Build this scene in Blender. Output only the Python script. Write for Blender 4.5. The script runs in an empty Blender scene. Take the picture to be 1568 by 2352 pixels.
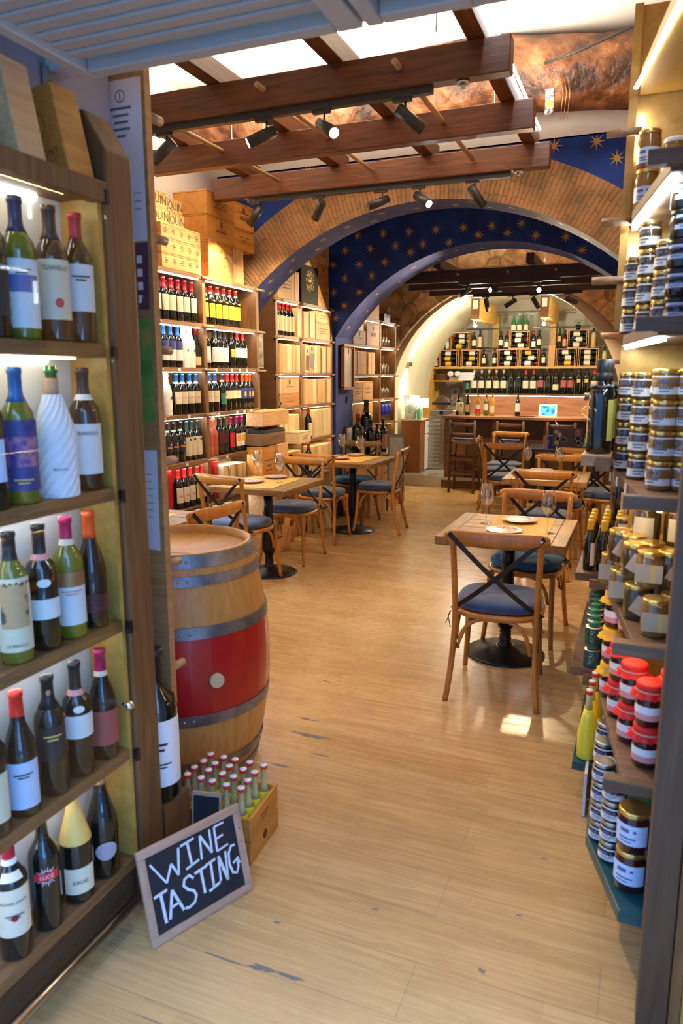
import bpy, math, random
from mathutils import Vector, Matrix, Euler
random.seed(7)
PI = math.pi
D = bpy.data
C = bpy.context.scene.collection
sc = bpy.context.scene

# ------------------------------------------------------------------ camera, world, exposure
cam_d = D.cameras.new('camera'); cam = D.objects.new('camera', cam_d); C.objects.link(cam)
cam.location = (0, 0, 1.6)
cam.rotation_euler = (math.radians(90-10.6), 0, math.radians(22.2))
cam_d.sensor_fit = 'VERTICAL'; cam_d.sensor_height = 36; cam_d.lens = 1680/2352*36
cam_d.clip_start = 0.05; cam_d.clip_end = 60
cam_d.dof.use_dof = True; cam_d.dof.focus_distance = 5.8; cam_d.dof.aperture_fstop = 3.8
sc.camera = cam
w = D.worlds.new('world'); sc.world = w; w.use_nodes = True
bg = w.node_tree.nodes['Background']; bg.inputs[0].default_value = (0.19, 0.44, 1.0, 1); bg.inputs[1].default_value = 4.0
vs = sc.view_settings
vs.view_transform = 'Standard'; vs.look = 'None'; vs.gamma = 1; vs.use_curve_mapping = False; vs.exposure = 1.12
P_UP = 17      # uplights over the timber lattice
P_SPOT = 78    # one track spotlight
P_LED = 10     # shelf led strips (emission)
P_BACK = 26

def lamp(name, kind, loc, energy, color=(1, .78, .5), rot=(0, 0, 0), size=.1, size_y=None, spot=None, blend=.5, radius=.03, parent=None, look=None):
    l = D.lights.new(name, kind); l.energy = energy; l.color = color
    if kind == 'AREA':
        l.shape = 'RECTANGLE'; l.size = size; l.size_y = size_y or size
    elif kind == 'SPOT':
        l.spot_size = spot or 1.0; l.spot_blend = blend; l.shadow_soft_size = radius
    else: l.shadow_soft_size = radius
    o = D.objects.new(name, l); C.objects.link(o); o.location = loc
    if look is not None: o.rotation_euler = (Vector(look)-Vector(loc)).to_track_quat('-Z', 'Y').to_euler()
    else: o.rotation_euler = rot
    if parent: o.parent = parent
    return o
# warm white led uplights lying along the top of the lattice, washing the ceiling
for x in (-.77, -1.42, -2.13, -2.85):
    lamp('ceiling_uplight', 'AREA', (x, 4.25, 3.19), P_UP, (1, .86, .66), (PI, 0, 0), .05, 1.5)
# ceiling-bounce fill of the back room and the vault lamps
lamp('ceiling_uplight', 'AREA', (-1.3, 8.9, 2.90), 34, (1, .80, .52), (PI, 0, 0), 2.4, .5)
lamp('vault_lamp', 'POINT', (-2.36, 10.95, 2.24), 22, (1, .93, .78), radius=.05)
lamp('vault_lamp', 'POINT', (-1.38, 10.95, 2.22), 22, (1, .93, .78), radius=.05)

# ------------------------------------------------------------------ materials
MATS = {}
def nn(t, k, **kw):
    n = t.nodes.new(k)
    for a, b in kw.items():
        if a in n.inputs: n.inputs[a].default_value = b
        else: setattr(n, a, b)
    return n
def base(name, color=(.5, .5, .5), rough=.5, metal=0, **kw):
    if name in MATS: return MATS[name]
    m = D.materials.new(name); m.use_nodes = True; MATS[name] = m
    p = m.node_tree.nodes['Principled BSDF']
    p.inputs['Base Color'].default_value = (*color, 1); p.inputs['Roughness'].default_value = rough; p.inputs['Metallic'].default_value = metal
    for k, v in kw.items(): p.inputs[k.replace('_', ' ')].default_value = v
    return m
def emit(name, color, s):
    m = base(name, color, .6)
    p = m.node_tree.nodes['Principled BSDF']; p.inputs['Emission Color'].default_value = (*color, 1); p.inputs['Emission Strength'].default_value = s
    return m
def ramp(t, fac, stops):
    r = t.nodes.new('ShaderNodeValToRGB'); e = r.color_ramp.elements
    while len(e) < len(stops): e.new(.5)
    for i, (pos, c) in enumerate(stops): e[i].position = pos; e[i].color = (*c, 1)
    t.links.new(fac, r.inputs[0]); return r
def wood(name, c1, c2, axis='Y', sc_=6, rough=.5, stretch=14, rnd=.25, bump=.15, coat=0, knots=False):
    if name in MATS: return MATS[name]
    m = base(name, c1, rough); t = m.node_tree; p = t.nodes['Principled BSDF']; L = t.links
    tc = nn(t, 'ShaderNodeTexCoord'); mp = nn(t, 'ShaderNodeMapping'); L.new(tc.outputs['Object'], mp.inputs[0])
    s = [stretch]*3; s['XYZ'.index(axis)] = 1
    mp.inputs['Scale'].default_value = s
    oi = nn(t, 'ShaderNodeObjectInfo'); ad = nn(t, 'ShaderNodeVectorMath', operation='SCALE'); 
    cb = nn(t, 'ShaderNodeCombineXYZ'); L.new(oi.outputs['Random'], cb.inputs[0]); L.new(oi.outputs['Random'], cb.inputs[1])
    L.new(cb.outputs[0], ad.inputs[0]); ad.inputs['Scale'].default_value = 37; L.new(ad.outputs[0], mp.inputs['Location'])
    n = nn(t, 'ShaderNodeTexNoise'); n.inputs['Scale'].default_value = sc_*.5; n.inputs['Detail'].default_value = 6; n.inputs['Roughness'].default_value = .6; n.inputs['Distortion'].default_value = .8
    L.new(mp.outputs[0], n.inputs['Vector'])
    mid = tuple((a+b)/2 for a, b in zip(c1, c2))
    r = ramp(t, n.outputs['Fac'], [(.3, c2), (.5, mid), (.7, c1)])
    hs = nn(t, 'ShaderNodeHueSaturation'); mr = nn(t, 'ShaderNodeMapRange'); L.new(oi.outputs['Random'], mr.inputs[0]); mr.inputs[3].default_value = 1-rnd; mr.inputs[4].default_value = 1+rnd
    L.new(mr.outputs[0], hs.inputs['Value']); L.new(r.outputs[0], hs.inputs['Color']); L.new(hs.outputs[0], p.inputs['Base Color'])
    if bump:
        b = nn(t, 'ShaderNodeBump'); b.inputs['Strength'].default_value = bump; b.inputs['Distance'].default_value = .004
        L.new(n.outputs['Fac'], b.inputs['Height']); L.new(b.outputs[0], p.inputs['Normal'])
    p.inputs['Coat Weight'].default_value = coat
    return m
def noisy(name, stops, scale=8, rough=.8, bump=.3, detail=8, dist=.01, metal=0):
    m = base(name, stops[0][1], rough, metal); t = m.node_tree; p = t.nodes['Principled BSDF']; L = t.links
    tc = nn(t, 'ShaderNodeTexCoord'); n = nn(t, 'ShaderNodeTexNoise'); n.inputs['Scale'].default_value = scale; n.inputs['Detail'].default_value = detail
    L.new(tc.outputs['Object'], n.inputs['Vector']); r = ramp(t, n.outputs['Fac'], stops); L.new(r.outputs[0], p.inputs['Base Color'])
    if bump:
        b = nn(t, 'ShaderNodeBump'); b.inputs['Strength'].default_value = bump; b.inputs['Distance'].default_value = dist
        L.new(n.outputs['Fac'], b.inputs['Height']); L.new(b.outputs[0], p.inputs['Normal'])
    return m
def thin_glass(name, tint=(1, 1, 1), k=1.0):
    if name in MATS: return MATS[name]
    m = D.materials.new(name); m.use_nodes = True; MATS[name] = m; t = m.node_tree; t.nodes.clear()
    o = nn(t, 'ShaderNodeOutputMaterial'); mx = nn(t, 'ShaderNodeMixShader'); tr = nn(t, 'ShaderNodeBsdfTransparent'); gl = nn(t, 'ShaderNodeBsdfGlossy')
    tr.inputs[0].default_value = (*tint, 1); gl.inputs['Roughness'].default_value = .03
    lw = nn(t, 'ShaderNodeLayerWeight'); lw.inputs[0].default_value = .5; pw = nn(t, 'ShaderNodeMath', operation='POWER'); pw.inputs[1].default_value = 4; t.links.new(lw.outputs['Facing'], pw.inputs[0])
    mu = nn(t, 'ShaderNodeMath', operation='MULTIPLY_ADD', use_clamp=True); mu.inputs[1].default_value = .8*k; mu.inputs[2].default_value = .04*k
    t.links.new(pw.outputs[0], mu.inputs[0]); t.links.new(mu.outputs[0], mx.inputs[0]); t.links.new(tr.outputs[0], mx.inputs[1]); t.links.new(gl.outputs[0], mx.inputs[2]); t.links.new(mx.outputs[0], o.inputs[0])
    return m
M_stain = wood('stained_wood', (.25, .115, .034), (.11, .047, .014), 'Z', 5, .55)
M_stainX = wood('stained_wood_across', (.26, .13, .055), (.12, .055, .022), 'X', 5, .55)
M_shelf = wood('walnut_shelf_wood', (.28, .135, .048), (.13, .06, .02), 'Y', 5, .5)
M_shelfx = wood('walnut_shelf_wood_across', (.20, .11, .06), (.10, .052, .028), 'X', 5, .55)
M_beam = wood('reddish_beam_wood', (.155, .046, .011), (.05, .013, .004), 'X', 7, .42, 16, .06, .25)
M_beamY = wood('reddish_beam_wood_long', (.15, .048, .013), (.05, .014, .004), 'Y', 7, .42, 16, .06, .25)
M_beamd = wood('dark_beam_wood', (.045, .02, .01), (.02, .009, .005), 'X', 6, .5, 12, .05)
M_dowel = wood('grey_dowel_wood', (.42, .25, .12), (.24, .13, .06), 'Y', 8, .5)
M_crate = wood('pine_crate_wood', (.72, .43, .19), (.52, .26, .085), 'Y', 6, .6, 12, .2)
M_crateo = wood('orange_pine_crate_wood', (.62, .28, .05), (.42, .165, .022), 'Y', 6, .55, 12, .15)
M_cratew = wood('pale_birch_crate_wood', (.74, .60, .36), (.56, .42, .21), 'Z', 7, .6, 12, .12)
M_cratev = wood('pine_box_wood_upright', (.70, .42, .20), (.50, .27, .11), 'Z', 7, .6, 12, .15)
M_yellow = wood('honey_ply_wood', (.62, .36, .08), (.44, .23, .035), 'Y', 4, .5, 8, .05)
M_chair = wood('honey_beech_wood', (.56, .25, .038), (.41, .155, .02), 'Z', 5, .33, 10, .1, .04, .3)
M_chair_old = wood('olive_brown_chair_wood', (.27, .17, .07), (.16, .095, .035), 'Z', 5, .4, 10, .05, .04)
M_table = wood('rustic_table_wood', (.40, .205, .052), (.17, .08, .02), 'X', 5, .5, 9, .1, .4)
M_tableY = wood('rustic_table_end_wood', (.40, .21, .055), (.18, .085, .022), 'Y', 5, .5, 9, .1, .4)
M_bar = wood('bar_front_wood', (.23, .095, .032), (.10, .04, .014), 'X', 4, .45)
M_barp = wood('bar_back_panel_wood', (.40, .18, .08), (.22, .085, .035), 'X', 3, .45, 10, 0, .2)
M_cabo = wood('orange_cabinet_wood', (.36, .13, .03), (.27, .09, .02), 'Z', 4, .4, 8, .02)
M_oak = wood('barrel_oak', (.60, .33, .11), (.44, .21, .055), 'Z', 5, .42, 16, 0, .1)
M_black = base('black_metal', (.012, .012, .013), .35, .3)
M_blackp = base('black_powder_coat', (.02, .02, .021), .45)
M_strap = base('dark_strap_metal', (.03, .028, .026), .35, .6)
M_steel = base('brushed_steel', (.45, .45, .44), .28, 1)
M_chrome = base('chrome', (.8, .8, .8), .12, 1)
M_hoop = noisy('galvanised_hoop', [(.35, (.15, .16, .17)), (.65, (.29, .31, .33))], 12, .42, .05, metal=.75)
M_red = base('red_paint', (.40, .006, .008), .32, 0, Coat_Weight=.3)
M_white = base('white_paint', (.78, .76, .72), .6)
M_plaster = noisy('white_plaster', [(.3, (.74, .68, .64)), (.7, (.80, .74, .70))], 3, .85, .1)
M_ceil = noisy('white_ceiling_plaster', [(.3, (.82, .78, .73)), (.7, (.86, .82, .78))], 2, .9, .05)
M_cream = noisy('cream_vault_plaster', [(.3, (.66, .60, .40)), (.7, (.74, .68, .47))], 2, .8, .05)
M_beige = noisy('beige_arch_plaster', [(.3, (.46, .35, .26)), (.7, (.54, .42, .32))], 5, .85, .1)
M_blue = noisy('ultramarine_wall', [(.3, (.003, .018, .15)), (.55, (.005, .040, .27)), (.8, (.012, .07, .38))], 5, .8, .2)
M_blues = noisy('violet_blue_soffit', [(.3, (.025, .04, .17)), (.55, (.038, .055, .23)), (.8, (.06, .075, .29))], 6, .8, .2)
M_star = base('gold_star_paint', (.50, .29, .06), .6)
M_bark = noisy('old_log_wood', [(.36, (.035, .012, .005)), (.45, (.11, .036, .011)), (.55, (.19, .07, .022)), (.66, (.34, .15, .06))], 7, .42, 1, 14, .06)
M_darklog = noisy('dark_log_wood', [(.3, (.04, .018, .009)), (.7, (.12, .055, .025))], 6, .5, .6)
M_paper = base('white_paper', (.72, .70, .72), .7)
M_print = base('grey_print', (.16, .15, .16), .7)
M_ink = base('black_ink', (.03, .025, .02), .7)
M_inkb = noisy('branded_mark_ink', [(.4, (.11, .045, .015)), (.6, (.2, .09, .03))], 30, .7, 0)
M_mat = noisy('mustard_paper_placemat', [(.3, (.62, .37, .07)), (.7, (.68, .42, .09))], 10, .7, .05)
M_cush = noisy('navy_velvet_cushion', [(.3, (.016, .045, .14)), (.7, (.034, .085, .23))], 14, .85, .3, dist=.004)
for m_ in (M_cush,): m_.node_tree.nodes['Principled BSDF'].inputs['Sheen Weight'].default_value = .5
M_cush2 = noisy('bright_blue_velvet_cushion', [(.3, (.012, .085, .21)), (.7, (.03, .13, .30))], 14, .85, .3, dist=.004)
M_glass = thin_glass('clear_glass', (.92, .93, .92), 3.6)
M_pane = thin_glass('cabinet_pane_glass', (.95, .97, .96), .5)
M_gdark = base('dark_wine_glass', (.006, .008, .006), .06, 0, Coat_Weight=.6, Coat_Roughness=.03)
M_goliv = base('olive_wine_glass', (.15, .155, .012), .06, 0, Coat_Weight=.6)
M_ggreen = base('bright_green_glass', (.02, .16, .03), .06, 0, Coat_Weight=.6)
M_gclear = base('pale_clear_glass', (.56, .52, .26), .08, 0, Coat_Weight=.5)
M_lemon = base('limoncello_yellow', (.92, .80, .05), .12, 0, Coat_Weight=.5)
M_orangeg = base('amber_wine', (.55, .28, .02), .1, 0, Coat_Weight=.5)
def flat(n, c, r=.5, **k): return base(n, c, r, 0, **k)
F_red = flat('red_capsule_foil', (.42, .012, .03), .3); F_redb = flat('bright_red_capsule', (.75, .03, .02), .35); F_orange = flat('orange_capsule_foil', (.85, .10, .015), .35)
F_blue = flat('blue_capsule_foil', (.02, .11, .33), .3); F_black = flat('black_capsule_foil', (.015, .015, .018), .35); F_green = flat('dark_green_capsule_foil', (.03, .07, .05), .35)
F_pink = flat('crimson_capsule_foil', (.42, .01, .09), .35); F_gold = base('gold_lid_metal', (.85, .58, .17), .25, .9); F_yel = flat('yellow_plastic_cap', (.75, .55, .04), .35)
F_navy = flat('navy_capsule_foil', (.02, .03, .09), .35); F_wax = flat('copper_capsule_foil', (.45, .22, .12), .4); F_white = flat('white_cap', (.8, .78, .76), .4)
L_white = flat('white_label_paper', (.78, .78, .76)); L_cream = flat('cream_label_paper', (.74, .66, .46)); L_yel = flat('yellow_label_paper', (.80, .42, .02)); L_navy = flat('navy_label_paper', (.04, .05, .20))
L_teal = flat('teal_label_paper', (.03, .22, .19)); L_red = flat('red_label_paper', (.75, .02, .03)); L_brown = flat('brown_label_paper', (.33, .17, .09)); L_maroon = flat('maroon_label_paper', (.09, .02, .025))
L_blk = flat('black_label_paper', (.02, .02, .022)); L_blue = flat('pale_blue_label_paper', (.55, .65, .85)); L_gold = flat('gold_label_foil', (.78, .52, .13), .4); L_tan = flat('kraft_label_paper', (.62, .44, .25))
L_pink = flat('pink_label_paper', (.72, .30, .28)); L_pur = noisy('purple_picture_label', [(.4, (.07, .03, .25)), (.6, (.45, .18, .25))], 40, .5, 0); L_terr = flat('dusty_red_label_paper', (.42, .09, .08)); L_lime = flat('olive_yellow_label_paper', (.55, .52, .10))
L_pic = noisy('colourful_picture_label', [(.35, (.5, .04, .06)), (.5, (.6, .35, .2)), (.65, (.08, .05, .12))], 60, .5, 0)
M_wrap = noisy('white_tissue_wrap', [(.3, (.78, .77, .74)), (.7, (.84, .83, .80))], 30, .75, .6, dist=.006)
M_wrapr = noisy('red_tissue_wrap', [(.3, (.40, .07, .04)), (.7, (.52, .12, .07))], 30, .6, .6, dist=.006)
M_jam = flat('dark_red_jam', (.05, .006, .006), .12, Coat_Weight=.6); M_honey = flat('amber_honey', (.26, .13, .03), .12, Coat_Weight=.6); M_olive = flat('olive_preserve', (.075, .045, .012), .15, Coat_Weight=.6)
M_darkj = flat('dark_preserve', (.02, .014, .01), .12, Coat_Weight=.6); M_clothr = flat('red_cloth_cover', (.70, .012, .01), .7); M_clothro = flat('coral_cloth_top', (.85, .10, .03), .6); M_clothy = flat('yellow_cloth_cover', (.90, .42, .01), .7)
M_cang = noisy('green_printed_can', [(.45, (.01, .10, .06)), (.6, (.015, .07, .06))], 40, .3, 0); M_cant = noisy('teal_printed_can', [(.45, (.02, .07, .10)), (.6, (.03, .12, .10))], 40, .3, 0); F_green2 = flat('green_plastic_cap', (.03, .22, .13), .35)
M_teal = noisy('teal_painted_board', [(.35, (.004, .055, .06)), (.7, (.01, .09, .09))], 8, .35, .05)
M_slate = noisy('blackboard_slate', [(.3, (.012, .012, .014)), (.7, (.022, .022, .024))], 6, .75, .05)
M_chalk = noisy('white_chalk', [(.3, (.60, .66, .72)), (.7, (.80, .86, .92))], 60, .9, .2)
M_frame = wood('pale_pine_frame', (.56, .36, .24), (.42, .25, .15), 'X', 5, .6, 12, .02)
M_shut = base('grey_white_shutter_paint', (.48, .42, .36), .5)
M_led = emit('white_led_strip', (.82, .92, 1.0), P_LED*2.2)
M_ledw = emit('warm_led_strip', (1, .80, .42), P_LED*1.3)
M_lens = emit('lit_spot_lens', (.85, .93, 1), 30)
M_dim = base('unlit_spot_lens', (.25, .25, .25), .2, .5)
M_bulb = emit('lit_lamp_bulb', (1, .97, .88), 60)
M_plate = None

# ------------------------------------------------------------------ mesh building
class MB:
    def __init__(s): s.v = []; s.f = []; s.mi = []; s.sm = []
    def add(s, v, f, mi=0, smooth=False, mat=None):
        o = len(s.v)
        if mat is not None: v = [mat @ Vector(p) for p in v]
        s.v += [tuple(p) for p in v]; s.f += [tuple(i+o for i in q) for q in f]; s.mi += [mi]*len(f); s.sm += [smooth]*len(f); return s
    def box(s, x0, x1, y0, y1, z0, z1, mi=0, mat=None):
        return s.add([(x0, y0, z0), (x1, y0, z0), (x1, y1, z0), (x0, y1, z0), (x0, y0, z1), (x1, y0, z1), (x1, y1, z1), (x0, y1, z1)],
                     [(0, 3, 2, 1), (4, 5, 6, 7), (0, 1, 5, 4), (1, 2, 6, 5), (2, 3, 7, 6), (3, 0, 4, 7)], mi, False, mat)
    def prism(s, pts, z0, z1, mi=0, mat=None):
        n = len(pts); v = [(x, y, z0) for x, y in pts]+[(x, y, z1) for x, y in pts]
        return s.add(v, [tuple(range(n-1, -1, -1)), tuple(range(n, 2*n))]+[(i, (i+1) % n, n+(i+1) % n, n+i) for i in range(n)], mi, False, mat)
    def lathe(s, prof, n=20, mi=0, c=(0, 0, 0), mat=None, smooth=True, a0=0, a1=2*PI, cap=True):
        full = abs(a1-a0-2*PI) < 1e-6; m = n if full else n+1; v = []; f = []
        for r, z in prof:
            for i in range(m):
                a = a0+(a1-a0)*i/n; v.append((c[0]+r*math.cos(a), c[1]+r*math.sin(a), c[2]+z))
        for k in range(len(prof)-1):
            for i in range(n):
                j = (i+1) % m if full else i+1
                f.append((k*m+i, k*m+j, (k+1)*m+j, (k+1)*m+i))
        s.add(v, f, mi, smooth, mat)
        if full and cap:
            o = len(s.v)-len(v)
            if prof[0][0] > 1e-5: s.f.append(tuple(o+i for i in range(m-1, -1, -1))); s.mi.append(mi); s.sm.append(False)
            if prof[-1][0] > 1e-5: s.f.append(tuple(o+(len(prof)-1)*m+i for i in range(m))); s.mi.append(mi); s.sm.append(False)
        return s
    def cyl(s, p0, p1, r, n=12, mi=0, r2=None, smooth=True):
        p0 = Vector(p0); p1 = Vector(p1); d = p1-p0; q = d.to_track_quat('Z', 'Y').to_matrix().to_4x4(); q.translation = p0
        return s.lathe([(r, 0), (r2 if r2 is not None else r, d.length)], n, mi, mat=q, smooth=smooth)
    def sweep(s, pts, rx, ry=None, n=8, mi=0, up=(0, 0, 1), square=False, smooth=True, closed=False):
        ry = ry if ry is not None else rx; pts = [Vector(p) for p in pts]; N = len(pts); v = []; f = []
        if square: sec = [(-1, -1), (1, -1), (1, 1), (-1, 1)]; n = 4; smooth = False
        else: sec = [(math.cos(2*PI*i/n), math.sin(2*PI*i/n)) for i in range(n)]
        for k, p in enumerate(pts):
            a = pts[(k-1) % N] if (closed or k > 0) else p; b = pts[(k+1) % N] if (closed or k < N-1) else p
            t = (b-a).normalized(); u = Vector(up)
            if abs(t.dot(u)) > .98: u = Vector((0, 1, 0))
            x = t.cross(u).normalized(); y = x.cross(t).normalized()
            kx = rx[k] if isinstance(rx, (list, tuple)) else rx; ky = ry[k] if isinstance(ry, (list, tuple)) else ry
            for cx, cy in sec: v.append(p+x*cx*kx+y*cy*ky)
        for k in range(N if closed else N-1):
            for i in range(n):
                j = (i+1) % n; k2 = (k+1) % N; f.append((k*n+i, k*n+j, k2*n+j, k2*n+i))
        s.add(v, f, mi, smooth)
        if not closed:
            o = len(s.v)-len(v)
            s.f.append(tuple(o+i for i in range(n-1, -1, -1))); s.f.append(tuple(o+(N-1)*n+i for i in range(n))); s.mi += [mi, mi]; s.sm += [False, False]
        return s
    def build(s, name, mats, parent=None, loc=(0, 0, 0), rot=(0, 0, 0), bevel=0):
        me = D.meshes.new(name); me.from_pydata(s.v, [], s.f)
        if not isinstance(mats, (list, tuple)): mats = [mats]
        for m in mats: me.materials.append(m)
        me.polygons.foreach_set('material_index', s.mi); me.polygons.foreach_set('use_smooth', s.sm)
        me.update()
        o = D.objects.new(name, me); C.objects.link(o); o.location = loc; o.rotation_euler = rot
        if parent: o.parent = parent
        if bevel:
            b = o.modifiers.new('bevel', 'BEVEL'); b.width = bevel; b.segments = 2; b.limit_method = 'ANGLE'
        return o
def tag(o, label, cat, group=None):
    n = len(label.split()); assert 4 <= n <= 16, (n, label)
    o['label'] = label; o['category'] = cat
    if group: o['group'] = group
    return o
def thing(name, label, cat, loc=(0, 0, 0), rz=0, group=None):
    o = D.objects.new(name, None); C.objects.link(o); o.location = loc; o.rotation_euler = (0, 0, rz); o.empty_display_size = .05
    if label: tag(o, label, cat, group)
    return o
def struct(o): o['kind'] = 'structure'; return o
def copy_tree(o, parent=None):
    c = o.copy(); C.objects.link(c)
    if parent: c.parent = parent
    for ch in list(o.children): copy_tree(ch, c)
    return c
PROTO = {}
def put(key, maker, loc, rz, label, cat, group=None, tilt=None):
    if key not in PROTO: r = maker(); PROTO[key] = r
    else: r = copy_tree(PROTO[key])
    r.location = loc; r.rotation_euler = (tilt[0], tilt[1], rz) if tilt else (0, 0, rz)
    for k in ('label', 'category', 'group'):
        if k in r: del r[k]
    tag(r, label, cat, group); return r
def text_geo(txt, h, font_w=None):
    cu = D.curves.new('t', 'FONT'); cu.body = txt; cu.size = h; cu.align_x = 'CENTER'; cu.resolution_u = 3
    o = D.objects.new('t', cu); C.objects.link(o); dg = bpy.context.evaluated_depsgraph_get(); dg.update()
    me = o.evaluated_get(dg).to_mesh(); v = [tuple(p.co) for p in me.vertices]; f = [tuple(p.vertices) for p in me.polygons]
    o.evaluated_get(dg).to_mesh_clear(); D.objects.remove(o); D.curves.remove(cu); return v, f
def text_flat(name, txt, h, mat, parent, loc, rot, width=None):
    v, f = text_geo(txt, h)
    if width and v:
        xs = [p[0] for p in v]; k = width/(max(xs)-min(xs)); v = [(p[0]*k, p[1], p[2]) for p in v]
    b = MB(); b.add(v, f); return b.build(name, mat, parent, loc, rot)
ORD = ['first', 'second', 'third', 'fourth', 'fifth', 'sixth', 'seventh', 'eighth', 'ninth', 'tenth', 'eleventh', 'twelfth', 'thirteenth', 'fourteenth', 'fifteenth', 'sixteenth', 'seventeenth', 'eighteenth', 'nineteenth', 'twentieth']

# ------------------------------------------------------------------ setting: floor
def make_floor():
    m = base('laminate_floor', (.5, .3, .15), .27, 0); t = m.node_tree; p = t.nodes['Principled BSDF']; L = t.links
    tc = nn(t, 'ShaderNodeTexCoord'); bk = nn(t, 'ShaderNodeTexBrick'); L.new(tc.outputs['Object'], bk.inputs['Vector'])
    bk.offset = .37; bk.inputs['Scale'].default_value = 1; bk.inputs['Brick Width'].default_value = 1.28; bk.inputs['Row Height'].default_value = .19
    bk.inputs['Mortar Size'].default_value = .0012; bk.inputs['Mortar Smooth'].default_value = .1
    bk.inputs['Color1'].default_value = (.65, .42, .18, 1); bk.inputs['Color2'].default_value = (.59, .36, .14, 1); bk.inputs['Mortar'].default_value = (.38, .23, .12, 1)
    b2 = nn(t, 'ShaderNodeTexBrick'); L.new(tc.outputs['Object'], b2.inputs['Vector']); b2.offset = .3; b2.inputs['Scale'].default_value = 1
    b2.inputs['Brick Width'].default_value = .43; b2.inputs['Row Height'].default_value = .0635; b2.inputs['Mortar Size'].default_value = .0005
    b2.inputs['Color1'].default_value = (1, 1, 1, 1); b2.inputs['Color2'].default_value = (.88, .86, .83, 1); b2.inputs['Mortar'].default_value = (.84, .8, .75, 1)
    mp = nn(t, 'ShaderNodeMapping'); mp.inputs['Scale'].default_value = (.9, 20, 1); L.new(tc.outputs['Object'], mp.inputs[0])
    n = nn(t, 'ShaderNodeTexNoise'); n.inputs['Scale'].default_value = 3; n.inputs['Detail'].default_value = 7; n.inputs['Distortion'].default_value = 1.2; L.new(mp.outputs[0], n.inputs['Vector'])
    r = ramp(t, n.outputs['Fac'], [(.3, (.87, .84, .81)), (.7, (1.05, 1.04, 1.03))])
    m1 = nn(t, 'ShaderNodeMix', data_type='RGBA', blend_type='MULTIPLY'); m1.inputs[0].default_value = 1; L.new(bk.outputs[0], m1.inputs[6]); L.new(b2.outputs[0], m1.inputs[7])
    m2 = nn(t, 'ShaderNodeMix', data_type='RGBA', blend_type='MULTIPLY'); m2.inputs[0].default_value = 1; L.new(m1.outputs[2], m2.inputs[6]); L.new(r.outputs[0], m2.inputs[7])
    L.new(m2.outputs[2], p.inputs['Base Color'])
    rr = ramp(t, n.outputs['Fac'], [(.3, (.20, .20, .20)), (.7, (.34, .34, .34))]); L.new(rr.outputs[0], p.inputs['Roughness'])
    b = MB(); b.box(-3.7, .8, -1.2, 10.35, -.1, 0)
    gm = base('worn_floor_chips', (.20, .17, .14), .8)
    # chipped spots where the laminate is worn through
    def chip(cx, cy, lx, ly, seed):
        rd = random.Random(seed); n = 14; pts = []
        for i in range(n):
            a = 2*PI*i/n; k = .5+rd.random()*.8; pts.append((cx+math.cos(a)*lx*k, cy+math.sin(a)*ly*k, .0006))
        b.add(pts, [tuple(range(n))], 1)
    for args in ((-1.29, 2.78, .10, .016, 1), (-1.18, 2.64, .05, .006, 11), (-1.36, 2.92, .05, .008, 2), (-1.30, 2.50, .05, .008, 3), (-.96, 1.52, .07, .005, 4), (-.86, 1.53, .04, .009, 5), (-.78, 1.535, .04, .008, 6), (-.60, 1.32, .09, .004, 7), (-.75, 1.32, .13, .003, 17), (-.45, 1.32, .10, .003, 18),
                 (-.95, 1.28, .16, .0025, 8), (-.35, 1.33, .05, .003, 9), (-.30, 1.75, .012, .008, 10), (-.9, 1.70, .012, .006, 12), (-.65, 1.86, .014, .006, 13), (-.24, 2.0, .01, .006, 14), (-.2, 2.3, .012, .006, 15), (-1.45, 3.35, .03, .008, 16)):
        chip(*args)
    o = b.build('floor', [m, gm]); struct(o)
make_floor()
# ------------------------------------------------------------------ setting: walls and ceilings
WL = -3.52; WR = .52
struct(MB().box(WL-.15, WL, 1.76, 13.2, 0, 4.0).build('wall_left', M_plaster))
struct(MB().box(WR, WR+.15, 1.5, 13.2, 0, 4.0).build('wall_right', M_plaster))
struct(MB().box(WL-.15, WR+.15, 1.56, 6.2, 3.78, 3.9).build('ceiling', M_ceil))
struct(MB().box(WL-.15, WR+.15, 6.2, 8.0, 3.3, 3.45).build('ceiling.001', M_darklog))
struct(MB().box(WL-.15, WR+.15, 8.0, 10.0, 3.3, 3.45).build('ceiling.002', noisy('rough_vault_stone', [(.3, (.14, .09, .05)), (.7, (.3, .2, .11))], 5, .9, .6)))
struct(MB().box(WL, WL+1.74, 1.78, 1.84, 2.42, 3.8).box(WL+1.74, WR, 1.60, 1.66, 2.36, 3.8).build('wall_front', M_plaster))
struct(MB().box(-2.6, -1.465, .2, 1.845, 0, 3.2).build('wall_entrance_left', base('lavender_grey_plaster', (.34, .335, .37), .8)))
struct(MB().box(.56, .7, .2, 1.7, 0, 3.2).build('wall_entrance_right', base('lavender_grey_plaster', (.34, .335, .37), .8)))
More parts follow.
